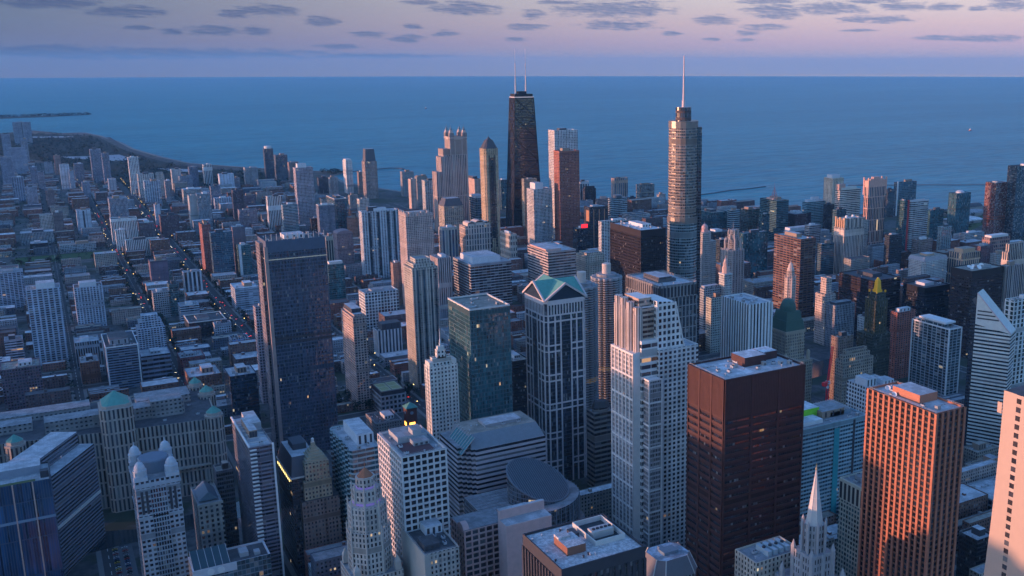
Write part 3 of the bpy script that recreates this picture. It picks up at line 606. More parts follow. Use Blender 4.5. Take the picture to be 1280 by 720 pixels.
 ('apartment_block','small white office block by the flat-roofed hall','building',215.6,1712.1,28.9,30.0,29.5,'horz',{'wall': (0.4,0.44,0.52)}),
 ('apartment_block','white corner block among the lit signs','building',244.7,1560.5,23.9,14.9,30.1,'grid',{'wall': (0.416,0.44,0.5)}),
 ('apartment_tower','dark residential tower outlined by pale corner piers','tower',90.6,1391.3,37.1,157.8,57.1,'horz',{'wall': (0.208,0.255,0.34),'glass': (0.02,0.03,0.045),'floor': 3.4,'edge': 1,'pent': [(0.15,0.75,0.2,0.8,7,'g')]}),
 ('office_block','dark banded block beside the outlined dark tower','building',129.7,1390.9,35.5,40.0,39.5,'horz',{'wall': (0.192,0.229,0.3),'glass': (0.015,0.02,0.03),'floor': 6}),
 ('apartment_block','wide red-brown gridded slab at the near edge of the low district','building',-24.4,1357.8,41.4,40.0,54.6,'grid',{'wall': (0.16,0.114,0.14),'bay': 3}),
 ('apartment_block','white terraced low slab behind the red-brown gridded slab','building',-25.3,1593.2,22.1,25.0,35.0,'horz',{'wall': (0.4,0.44,0.53)}),
 ('office_block','dark glass office block with a cluttered roof near the river','building',203.3,1163.2,29.8,43.1,62.3,'teal',{'wall': (0.032,0.053,0.09),'glass': (0.015,0.03,0.045),'roof': 1,'units': 6}),
 ('apartment_block','small block with a coloured mural on its side wall','building',250.9,1453.8,23.8,24.0,30.9,'grid',{'wall': (0.4,0.44,0.52),'mural': 1}),
 ('apartment_block','pillared loft block with tall pale windows','building',58.4,1520.6,30.4,35.0,36.9,'vert',{'wall': (0.32,0.334,0.38),'floor': 30}),
 ('apartment_block','brick loft with a pale flat roof behind the banded block','building',60.7,1436.4,22.4,40.0,29.7,'brick',{'roof': 1}),
 ('apartment_block','broad low market hall with a pale stained roof','building',176.5,1316.9,39.2,50.0,23.5,'brick',{'roof': 1}),
 ('apartment_block','red brick corner block below the cluttered junction','building',177.9,1410.2,31.2,35.0,24.9,'brick',{'wall': (0.224,0.088,0.09)}),
 ('office_tower','huge dark glass skyscraper with faint vertical fins and scattered lights','skyscraper',231.8,1038.4,59.6,41.0,236.0,'glass',{'wall': (0.088,0.11,0.16),'glass': (0.035,0.05,0.075),'bay': 1.55,'floor': 3.9,'ww': 0.82,'wh': 0.7,'lit': 0.04,'blind': 0.05,'parap': 12,'relief': ('v',3.1,0,0.35,0,0.5),'units': 9,'trimband': 1}),
 ('apartment_tower','tall blue-white apartment tower with dark vertical recesses','tower',570.9,1895.1,71.3,21.8,134.5,'vert',{'wall': (0.52,0.54,0.58),'bay': 5.2,'floor': 3.1,'ww': 0.5,'wh': 0.6,'recess': 1,'pent': [(0.35,0.7,0.2,0.8,6,'w'),(0.2,0.45,0.3,0.7,9,'k')]}),
 ('apartment_tower','tall pinkish balconied tower with a toothed roofline','tower',564.7,1609.1,47.8,38.2,162.4,'balc',{'wall': (0.48,0.39,0.36),'bay': 3.2,'ww': 0.5,'crown': 'teeth'}),
 ('apartment_tower','cream and black striped apartment tower with a stepped crown','tower',433.0,1188.4,33.9,34.6,160.3,'vert',{'wall': (0.5,0.46,0.4),'bay': 3.8,'floor': 3.1,'ww': 0.55,'wh': 0.62,'step': [(3,5),(7,6)],'recess': 1}),
 ('apartment_tower','pale pink tower behind the striped apartment tower','tower',581.9,1509.2,23.2,37.8,105.8,'vert',{'wall': (0.5,0.4,0.38),'bay': 3.6,'floor': 60,'ww': 0.4}),
 ('apartment_tower','purple-brown brick tower with a rounded top','tower',547.2,1999.8,32.4,30.8,77.6,'brick',{'wall': (0.26,0.2,0.22),'crown': 'arch'}),
 ('apartment_tower','cream tower with tan vertical stripes beside the dark skyscraper','tower',539.7,2062.0,21.4,19.6,64.3,'vert',{'wall': (0.5,0.46,0.38),'bay': 5,'floor': 60}),
 ('apartment_tower','small teal glass tower with a pale cap','tower',464.1,1746.0,28.2,11.0,66.9,'teal',{'glass': (0.02,0.08,0.09),'crown': 'cap'}),
 ('apartment_tower','slate blue slab tower with a white roof edge','tower',605.5,2382.8,37.6,22.9,86.6,'slab',{'wall': (0.2,0.22,0.28),'ww': 0.6,'bay': 3,'rim': 1}),
 ('apartment_tower','dark blue ribbed tower behind the slate slab','tower',653.3,2419.9,29.0,114.7,94.3,'teal',{'wall': (0.1,0.13,0.18),'rim': 1}),
 ('apartment_tower','orange brick block beside the tall blue-white tower','tower',669.9,2369.9,23.1,14.0,52.6,'brick',{'wall': (0.42,0.19,0.13)}),
 ('apartment_tower','dark glass block with a tilted white roof','tower',594.3,2415.6,28.4,15.8,52.6,'dark',{'roof': 4}),
 ('apartment_tower','teal banded office tower west of the purple grid tower','tower',539.7,2461.7,35.6,17.6,83.8,'horz',{'wall': (0.34,0.4,0.44),'glass': (0.02,0.06,0.08)}),
 ('apartment_tower','white ribbed tower behind the teal banded tower','tower',530.8,2591.5,34.9,19.5,89.3,'vertw',{'bay': 4,'floor': 60}),
 ('apartment_tower','beige slim slab behind the blue-white tower','tower',765.6,2699.7,21.8,15.8,65.9,'vert',{'wall': (0.5,0.45,0.4)}),
 ('apartment_tower','ivory corner tower behind the blue-white tower','tower',695.3,2354.6,23.1,20.3,98.9,'grid',{'wall': (0.56,0.54,0.52)}),
 ('apartment_tower','blue-windowed tower with a white cornice among the beige towers','tower',752.2,1953.6,35.3,19.0,80.0,'vert',{'wall': (0.48,0.41,0.36),'bay': 7,'floor': 80,'glass': (0.04,0.06,0.1),'pent': [(0.4,0.7,0.3,0.7,5,'w')]}),
 ('apartment_tower','pink and cream postmodern tower with arched bays','tower',808.0,1960.5,58.4,36.8,77.8,'vert',{'wall': (0.58,0.46,0.4),'bay': 6,'floor': 12,'ww': 0.5,'crown': 'arches'}),
 ('apartment_tower','beige tower with a sloping grey mansard roof','tower',856.5,2218.4,48.0,37.7,86.2,'balc',{'wall': (0.52,0.44,0.35),'bay': 5,'crown': 'mansardlow'}),
 ('apartment_tower','tower with white framed sky terraces and a cream roof house','tower',986.7,2345.5,34.8,54.0,82.0,'glass',{'wall': (0.4,0.41,0.44),'bay': 6,'floor': 6,'pent': [(0.1,0.8,0.1,0.9,7,'w')]}),
 ('apartment_tower','beige stone block with tall arched windows near the centre','tower',857.6,1840.9,14.3,52.9,73.5,'stone',{'wall': (0.46,0.4,0.34),'bay': 5,'floor': 12}),
 ('office_tower','dark office block striped with thin white floor lines','skyscraper',627.1,1482.0,72.1,93.7,95.2,'horz',{'wall': (0.46,0.46,0.48),'glass': (0.018,0.022,0.032),'floor': 4.6,'wh': 0.74,'pent': [(0.12,0.8,0.15,0.85,10,'w')],'units': 4}),
 ('office_tower','teal-blue glass skyscraper with a sliced corner and brown roof','skyscraper',368.5,831.7,40.3,55.7,190.0,'teal',{'wall': (0.08,0.15,0.17),'glass': (0.025,0.085,0.1),'bay': 1.6,'floor': 4.0,'wh': 0.78,'lit': 0.03,'blind': 0.08,'roof': 3,'pent': [],'rim': 1,'relief': ('v',3.2,0,0.25,0,0.3),'units': 6}),
 ('apartment_block','white square-gridded mid-rise in the middle of the cluster','building',463.7,1521.3,54.4,35.0,58.9,'gridw',{'bay': 5,'floor': 5,'ww': 0.66,'wh': 0.7}),
 ('apartment_tower','brown shaded tower wedged behind the striped apartment tower','tower',553.2,1656.9,14.3,13.4,75.8,'brick',{'wall': (0.34,0.24,0.2)}),
 ('office_block','dark hotel block with white ribs and a black roof house','building',433.4,1357.7,35.3,23.3,39.4,'vertw',{'wall': (0.56,0.56,0.58),'bay': 5,'floor': 60,'pent': [(0.2,1,0.1,0.9,10,'k')]}),
 ('apartment_tower','pink and white residential tower with a stepped glass corner','tower',344.3,1148.7,16.4,53.3,117.0,'gridw',{'wall': (0.56,0.42,0.37),'bay': 3.6,'floor': 3.2,'pent': [(0.2,0.9,0.3,0.95,5,'k')],'step': [(2,3)]}),
 ('office_block','low block with a pale green sports court on its roof','building',362.5,1114.5,31.5,42.4,24.3,'grid',{'wall': (0.36,0.37,0.4),'bay': 5,'floor': 6,'court2': 1}),
 ('office_tower','cream terracotta tower with a crown of stepped blocks and a mast','skyscraper',327.3,830.5,26.3,12.9,142.0,'stone',{'wall': (0.6,0.57,0.52),'bay': 3.4,'floor': 3.7,'ww': 0.46,'wh': 0.52,'step': [(4,7),(9,7)],'mastpole': 1,'relief': ('v',6.8,0,1.3,0,0.5)}),
 ('office_tower','blue-green office block with a zigzag sawtooth front','skyscraper',229.0,739.5,22.6,63.4,112.0,'horz',{'wall': (0.36,0.44,0.46),'glass': (0.02,0.06,0.075),'floor': 4.2,'wh': 0.62,'roof': 1,'pent': [(0.35,0.95,0.2,0.85,9,'w')],'zig': 1}),
 ('office_block','dark block with a sloping slate mansard and a lit gutter','building',186.5,767.4,24.0,53.7,88.0,'dark',{'wall': (0.07,0.07,0.085),'crown': 'mansardbig'}),
 ('office_tower','white square-gridded office block of deep window cells','skyscraper',231.0,616.2,31.6,52.9,150.0,'gridw',{'wall': (0.6,0.58,0.57),'glass': (0.022,0.026,0.034),'bay': 4.6,'floor': 4.6,'ww': 0.72,'wh': 0.62,'lit': 0.05,'roof': 0,'relief': ('g',4.6,4.6,1.1,1.5,0.7),'roofwell': 1,'wins': (4.6,4.6,3.3,2.9)}),
 ('office_block','beige block with a blank side wall and dark sunken roof','building',230.4,575.3,24.1,48.0,95.0,'stone',{'wall': (0.46,0.42,0.38),'roof': 2,'blankW': 1,'units': 5,'pent': [(0.1,0.55,0.15,0.45,4,'k'),(0.45,0.95,0.6,0.95,6,'w')]}),
 ('office_tower','dark steel block with a broad worn white roof and sunken plant well','skyscraper',253.9,419.9,52.0,48.4,150.0,'dark',{'wall': (0.05,0.05,0.06),'glass': (0.025,0.03,0.04),'bay': 3.8,'floor': 4,'ww': 0.6,'wh': 0.9,'bigroof': 1,'relief': ('v',3.8,0,1.4,0,0.7),'parap': 7}),
 ('office_tower','orange-red granite tower glowing in the last sun','skyscraper',523.9,411.0,26.5,62.3,190.0,'grid',{'wall': (0.44,0.165,0.1),'glass': (0.02,0.022,0.028),'bay': 5.2,'floor': 4.1,'ww': 0.56,'wh': 0.66,'roof': 1,'relief': ('g',5.2,4.1,1.9,1.35,0.9),'spanc': (0.17,0.07,0.045),'wins': (5.2,4.1,3.3,2.7),'dish1': 1,'pent': [(0.28,0.92,0.35,0.75,6,'O')]}),
 ('office_tower','rust-red steel court tower of very wide bays','skyscraper',432.7,520.0,72.3,44.7,198.0,'dark',{'wall': (0.06,0.03,0.03),'glass': (0.018,0.02,0.028),'bay': 2.0,'floor': 5.6,'ww': 0.9,'wh': 0.46,'roof': 1,'daley': 1}),
 ('office_block','narrow stone office block with a pitched glass skylight roof','building',118.4,789.6,18.4,39.8,72.0,'stone',{'wall': (0.4,0.38,0.36),'bay': 4,'floor': 4.2,'skylight': 1}),
 ('office_block','grey tower stub behind the stone block with the skylight','building',137.8,820.0,13.0,16.3,85.0,'dark',{'wall': (0.14,0.14,0.16),'units': 2}),
 ('office_tower','dark tower with a bright white corner edge and open roof frame','skyscraper',154.0,745.9,16.9,94.0,128.0,'horz',{'wall': (0.17,0.17,0.21),'glass': (0.015,0.022,0.038),'floor': 3.2,'whiteedge': 1,'units': 4,'roof': 1}),
 ('apartment_tower','pale tower end showing past the huge dark skyscraper','tower',249.4,1233.4,15.9,15.0,124.1,'grid',{'wall': (0.336,0.299,0.34)}),
 ('office_block','low brick and grey roofs block beside the brick clock tower','building',335.2,1044.9,30.5,40.0,17.2,'brick',{'wall': (0.3,0.28,0.28)}),
 ('office_block','black glass low block with a blue lit side near the striped tower','building',451.6,1158.4,12.9,30.0,42.8,'teal',{'glass': (0.02,0.05,0.14)}),
 ('office_block','brick lakefront block under a teal copper roof','building',1713.0,1344.1,62.0,20.5,62.4,'grid',{'wall': (0.36,0.2,0.17),'bay': 6,'floor': 8,'crown': 'cap'}),
 ('office_block','dark brick block with pale window rows below the mirrored tower','building',1631.3,1299.4,37.7,25.9,60.1,'brick',{'wall': (0.15,0.09,0.1)}),
 ('office_block','low grey flats by the mirrored tower with a pale roof','building',1814.3,1494.8,63.5,16.0,42.0,'grid',{'wall': (0.36,0.38,0.4),'roof': 1}),
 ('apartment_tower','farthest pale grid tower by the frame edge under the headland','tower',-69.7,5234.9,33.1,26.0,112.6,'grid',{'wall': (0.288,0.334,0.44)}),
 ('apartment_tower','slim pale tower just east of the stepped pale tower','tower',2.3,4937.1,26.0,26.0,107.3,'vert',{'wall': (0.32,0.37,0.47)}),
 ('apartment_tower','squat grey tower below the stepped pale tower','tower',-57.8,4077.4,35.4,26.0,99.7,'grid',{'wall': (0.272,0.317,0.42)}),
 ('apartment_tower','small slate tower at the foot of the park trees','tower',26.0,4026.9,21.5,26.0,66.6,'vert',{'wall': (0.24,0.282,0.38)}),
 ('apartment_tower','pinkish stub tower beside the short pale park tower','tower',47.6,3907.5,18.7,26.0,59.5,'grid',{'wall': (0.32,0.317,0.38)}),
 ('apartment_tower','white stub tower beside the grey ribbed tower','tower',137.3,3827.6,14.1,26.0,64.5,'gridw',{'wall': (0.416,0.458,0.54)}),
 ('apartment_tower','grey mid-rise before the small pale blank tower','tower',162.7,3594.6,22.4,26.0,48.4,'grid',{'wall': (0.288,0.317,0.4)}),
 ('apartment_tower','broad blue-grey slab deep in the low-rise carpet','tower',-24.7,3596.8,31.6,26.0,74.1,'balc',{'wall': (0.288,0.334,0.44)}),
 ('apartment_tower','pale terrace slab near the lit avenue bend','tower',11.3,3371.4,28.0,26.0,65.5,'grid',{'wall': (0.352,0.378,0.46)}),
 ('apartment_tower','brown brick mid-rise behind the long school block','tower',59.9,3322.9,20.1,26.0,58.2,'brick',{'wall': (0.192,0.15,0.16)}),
 ('office_tower','dark teal slab between the pale banded tower and the dark teal office tower','skyscraper',1453.8,1771.2,20.9,8.8,78.1,'teal',{'wall': (0.07,0.12,0.14)}),
 ('office_tower','grey banded tower behind the copper-brown office tower','skyscraper',1420.8,1570.2,30.9,15.3,82.3,'horz',{'wall': (0.36,0.38,0.4)}),
 ('office_tower','slate glass tower just behind the limestone pinnacle tower','skyscraper',1544.3,1623.8,28.3,10.3,100.5,'teal',{'wall': (0.1,0.14,0.17)}),
 ('office_tower','cream ribbed tower between the stone-pier tower and the pink horned tower','skyscraper',1473.5,1478.9,26.6,9.3,100.3,'vert',{'wall': (0.48,0.44,0.4)}),
 ('office_tower','black glass mid-rise at the foot of the pink horned tower','skyscraper',1458.2,1377.1,34.8,13.0,86.5,'dark',{'wall': (0.05,0.06,0.07)}),
 ('office_tower','brown gridded block north of the gridded hotel','skyscraper',1524.5,1363.9,40.5,17.0,73.0,'grid',{'wall': (0.26,0.2,0.18)}),
 ('office_tower','teal balcony tower south of the white-banded curved tower','skyscraper',1646.6,1413.8,28.8,13.0,81.7,'balc',{'wall': (0.28,0.36,0.38)}),
 ('office_tower','grey stone tower below the red-tinted glassy tower','skyscraper',1556.8,1200.1,35.8,14.7,67.3,'stone',{'wall': (0.38,0.35,0.33)}),
 ('office_tower','slim dark tower before the teal-black box tower','skyscraper',1187.4,1567.3,19.6,16.3,73.0,'dark',{'wall': (0.06,0.08,0.09)}),
 ('office_tower','beige flats behind the pink onion dome','skyscraper',1340.7,1900.8,22.7,33.8,70.4,'balc',{'wall': (0.46,0.42,0.38)}),
 ('office_tower','grey office tower on the far bank with a stone grid, added unseen for shade','skyscraper',-330,470,40,60,162,'grid',{}),  # unseen west-bank towers, through the north branch rows, added to cast sunset shadows
 ('office_tower','tallest ribbed office tower on the far bank of the river, added unseen for shade','skyscraper',-345,560,50,50,212,'vert',{}),
 ('office_tower','black glass tower on the far river bank, added unseen to cast shade','skyscraper',-300,690,44,44,146,'dark',{}),
 ('office_tower','blue glass tower at the river bend, added out of view to cast shade','skyscraper',-335,800,60,46,180,'glass',{}),
 ('office_tower','teal glass tower at the river fork, added out of view to cast shade','skyscraper',-300,915,42,60,196,'teal',{}),
 ('office_tower','stone gridded tower north of the river fork, added unseen to cast shade','skyscraper',-350,1035,60,40,170,'grid',{}),
 ('office_tower','banded white tower across the fork standing out of view, added to cast shade','skyscraper',-320,1120,46,70,184,'horz',{}),
 ('office_tower','pale apartment slab on the north branch, added unseen to cast shade','skyscraper',-380,1260,60,60,150,'balc',{}),
 ('office_tower','brick loft tower on the north branch, added unseen to cast shade','skyscraper',-420,1420,50,90,120,'brick',{}),
 ('office_tower','broad pale apartment tower on the north branch, added unseen to cast shade','skyscraper',-450,1640,60,80,110,'balc',{}),
 ('apartment_tower','beige castle-like apartment tower with two rounded turret tops','tower',1073.0,2025.3,27.0,41.1,89.9,'balc',{'wall': (0.5,0.43,0.37),'bay': 4,'crown': 'castle'}),
]
# ------------------------------------------------------------------ generic towers
FOOT = []          # footprints already taken (x0,x1,y0,y1)
PENT = {'w': ((.60,.61,.63), 'pale'), 'k': ((.07,.075,.09), 'dark'), 'b': ((.30,.22,.17), 'brown'), 'g': ((.33,.34,.36), 'grey'),
        'p': ((.55,.36,.31), 'pink'), 'o': ((.50,.33,.22), 'ochre'), 'O': ((.46,.185,.115), 'granite')}
def units(root, w, d, z, n, seed, keep=()):
    r = random.Random(seed)
    done = []
    for k in range(n * 6):
        if len(done) >= n: break
        x = r.uniform(-w/2 + 3.5, w/2 - 3.5); y = r.uniform(-d/2 + 3.5, d/2 - 3.5)
        if any(a[0] - 3 < x < a[1] + 3 and a[2] - 3 < y < a[3] + 3 for a in keep): continue
        if any(abs(x - p[0]) < 4.6 and abs(y - p[1]) < 4.6 for p in done): continue
        done.append((x, y))
        me = r.choice([ME_AC, ME_AC, ME_DUCT, ME_VENT, ME_VENT, ME_PIPE, ME_HATCH])
        if me in (ME_DUCT, ME_PIPE) and (abs(x) > w/2 - 7 or abs(y) > d/2 - 7): me = r.choice([ME_AC, ME_VENT])
        o = link(me.name.split('.')[0], me, root, (x, y, z), r.choice([0, 1.5708]))
def windows(root, w, d, H, bay, floor, ww, wh, dep, ztop, m, zmin=4.0):
    """the panes of the nearest facades: the hundred that show largest are parts, the others one part"""
    mb = MB(); mb.box(-ww/2, ww/2, -.06, .06, -wh/2, wh/2, 0)
    me = mb.mesh('window', [m])
    cells = []
    for side in 'WS':
        L = w if side == 'S' else d
        nb = max(1, round(L / bay)); nf = max(1, round(ztop / floor)); fh = ztop / nf
        for f in range(nf):
            for i in range(nb):
                u = L * (i + .5) / nb; z = fh * (f + .5)
                if z < zmin: continue
                if side == 'S': cells.append(((-w/2 + u, -d/2 - .02, z), 0))
                else: cells.append(((-w/2 - .02, -d/2 + u, z), 1.5708))
    cells.sort(key=lambda c: -c[0][2])
    for p, rz in cells[:100]: link('window', me, root, p, rz)
    rest = MB()
    for p, rz in cells[100:]:
        if rz: rest.box(p[0] - .06, p[0] + .06, p[1] - ww/2, p[1] + ww/2, p[2] - wh/2, p[2] + wh/2)
        else: rest.box(p[0] - ww/2, p[0] + ww/2, p[1] - .06, p[1] + .06, p[2] - wh/2, p[2] + wh/2)
    if rest.v:
        o = obj('window_glazing', rest, [m], root); o['kind'] = 'stuff'

def tower(row, idx):
    name, label, cat, x0, y0, w, d, H, sty, o = row
    d = min(max(d, 13.0), 78.0); w = max(w, 11.0)
    cx, cy_ = x0 + w / 2, y0 + d / 2
    D = math.hypot(cx, cy_)
    near = D < 1500
    root = thing(name, label, cat, (cx, cy_, 0))
    FOOT.append((x0, x0 + w, y0, y0 + d))
    fk = {k: o.get(k) for k in ('wall', 'glass', 'bay', 'floor', 'ww', 'wh', 'lit', 'blind')}
    if o.get('relief') and o['relief'][0] == 'g': fk['ww'] = .98; fk['wh'] = .98; fk['bay'] = o['relief'][1]
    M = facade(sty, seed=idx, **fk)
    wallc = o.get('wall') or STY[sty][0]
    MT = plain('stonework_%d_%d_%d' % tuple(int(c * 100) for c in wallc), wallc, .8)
    ri = o.get('roof', [0, 0, 2, 1, 3][idx % 5])
    poly = rect(-w/2, w/2, -d/2, d/2)
    mb = MB()
    Hb = H
    steps = o.get('step', [])
    if steps and steps[0][1] < 0: Hb = H + steps[0][1]
    parap = o.get('parap', 0)
    crown = o.get('crown')
    if crown == 'chamfer': poly = [(-w/2, -d/2 + 6), (-w/2 + 6, -d/2), (w/2 - 6, -d/2), (w/2, -d/2 + 6), (w/2, d/2 - 6), (w/2 - 6, d/2), (-w/2 + 6, d/2), (-w/2, d/2 - 6)]
    if o.get('zig'):
        n = 7; poly = [(-w/2, d/2)]
        for i in range(n): y = d/2 - (i + .5) * d / n; poly += [(-w/2 - 2.6, y), (-w/2, d/2 - (i + 1) * d / n)]
        poly += [(w/2, -d/2), (w/2, d/2)]
    if o.get('blankW'):
        MW2 = plain('blank_party_wall', (.44, .41, .37), .85, var=.12)
    mats = [M, MT]
    inner = parapet_body(mb, poly, Hb - parap, 0, 1) if not parap else None
    if parap:
        mb.prism(poly, 0, Hb - parap, 0, 1, cap=False)
        big = rect(-w/2 - .25, w/2 + .25, -d/2 - .25, d/2 + .25)
        inner = parapet_body(mb, big, Hb, 1, 1, z0=Hb - parap)
        mb.face([(*p, Hb - parap) for p in reversed(big)], 1)
    obj('wall', mb, mats, root)
    if inner: roof_sheet(inner, Hb - 1.28, M_ROOF[ri], root)
    top = Hb - 1.28
    keep = []
    # set-back tiers
    iw, idp = w, d
    for k, (ins, dz) in enumerate(steps):
        iw = max(w - 2 * ins, 6); idp = max(d - 2 * ins, 6)
        t = MB(); dz = abs(dz)
        inn = parapet_body(t, rect(-iw/2, iw/2, -idp/2, idp/2), top + dz + 1.2, 0, 1, z0=top + .01, th=.5)
        obj('setback_tier', t, [M, MT], root)
        roof_sheet(inn, top + dz, M_ROOF[ri], root)
        top += dz
    # penthouses
    for (a, b, c, e, h, kc) in o.get('pent', [] if (crown or steps or o.get('bigroof') or o.get('daley')) else [(.25 + .1 * (idx % 3), .6 + .1 * (idx % 3), .3, .75, 3.5 + idx % 4, 'gwkb'[idx % 4])]):
        col, nm = PENT[kc]
        t = MB(); t.box((a - .5) * w, (b - .5) * w, (c - .5) * d, (e - .5) * d, top, top + h, 0, 1, bot=False)
        ph = obj('penthouse', t, [plain('penthouse_' + nm, col, .8), M_ROOF[1 if kc in 'wO' else ri], M_DARKM], root)
        if near and kc != 'O':
            for q in range(3):
                xx = (a - .5 + (b - a) * (q + .5) / 3) * w; u = MB(); u.box(xx - .9, xx + .9, (c - .5) * d - .06, (c - .5) * d, top + .8, top + h - 1, 0); obj('louver', u, [M_DARKM], ph)
        keep.append(((a - .5) * w, (b - .5) * w, (c - .5) * d, (e - .5) * d))
    R_ = random.Random(idx)
    nu = o.get('units', (9 if near else (2 if D < 2300 else 0)))
    if not steps and crown not in ('arch', 'vault', 'mansard', 'mansardbig', 'mansardlow', 'lid', 'octa', 'arches', 'castle') and not o.get('bigroof') and not o.get('court2') and not o.get('skylight'):
        units(root, w, d, top, nu, idx, keep)
    if math.hypot(cx, cy_) < 1150 and not parap and not steps and not crown and not o.get('bigroof'):
        rb = MB(); e = .45
        for zz in (Hb + .55, Hb + 1.05):
            for a, b in (((-w/2 + e, -d/2 + e), (w/2 - e, -d/2 + e)), ((w/2 - e, -d/2 + e), (w/2 - e, d/2 - e)), ((w/2 - e, d/2 - e), (-w/2 + e, d/2 - e)), ((-w/2 + e, d/2 - e), (-w/2 + e, -d/2 + e))): rb.tube((*a, zz), (*b, zz), .06, n=4)
        obj('roof_railing_frame', rb, [M_STEEL], root)
    rl = o.get('relief')
    if rl:
        kind, bay, floor, pier, span, dep = rl
        f = frame_rect(w, d, 0.3, H - parap - .3, bay, floor if floor else H, pier, span if kind == 'g' else 0, dep, 0, 1 if o.get('spanc') else 0, spdep=dep*.35 if o.get('spanc') else None)
        obj('mullion_frame', f, [MT, plain('spandrel_%d' % idx, o['spanc'], .75)] if o.get('spanc') else [MT], root)
    if o.get('wins'):
        bay, floor, ww, wh = o['wins']
        g = facade('dark', wall=(.02,.022,.03), glass=(.022,.026,.034), bay=40, floor=40, ww=.999, wh=.999, lit=0, blind=0, seed='w')
        windows(root, w, d, H, bay, floor, ww, wh, 0, H - parap - .3, g)
    if crown: make_crown(crown, root, w, d, H, M, MT, ri, o)
    extras(root, w, d, H, top, M, MT, ri, o, idx)
    return root

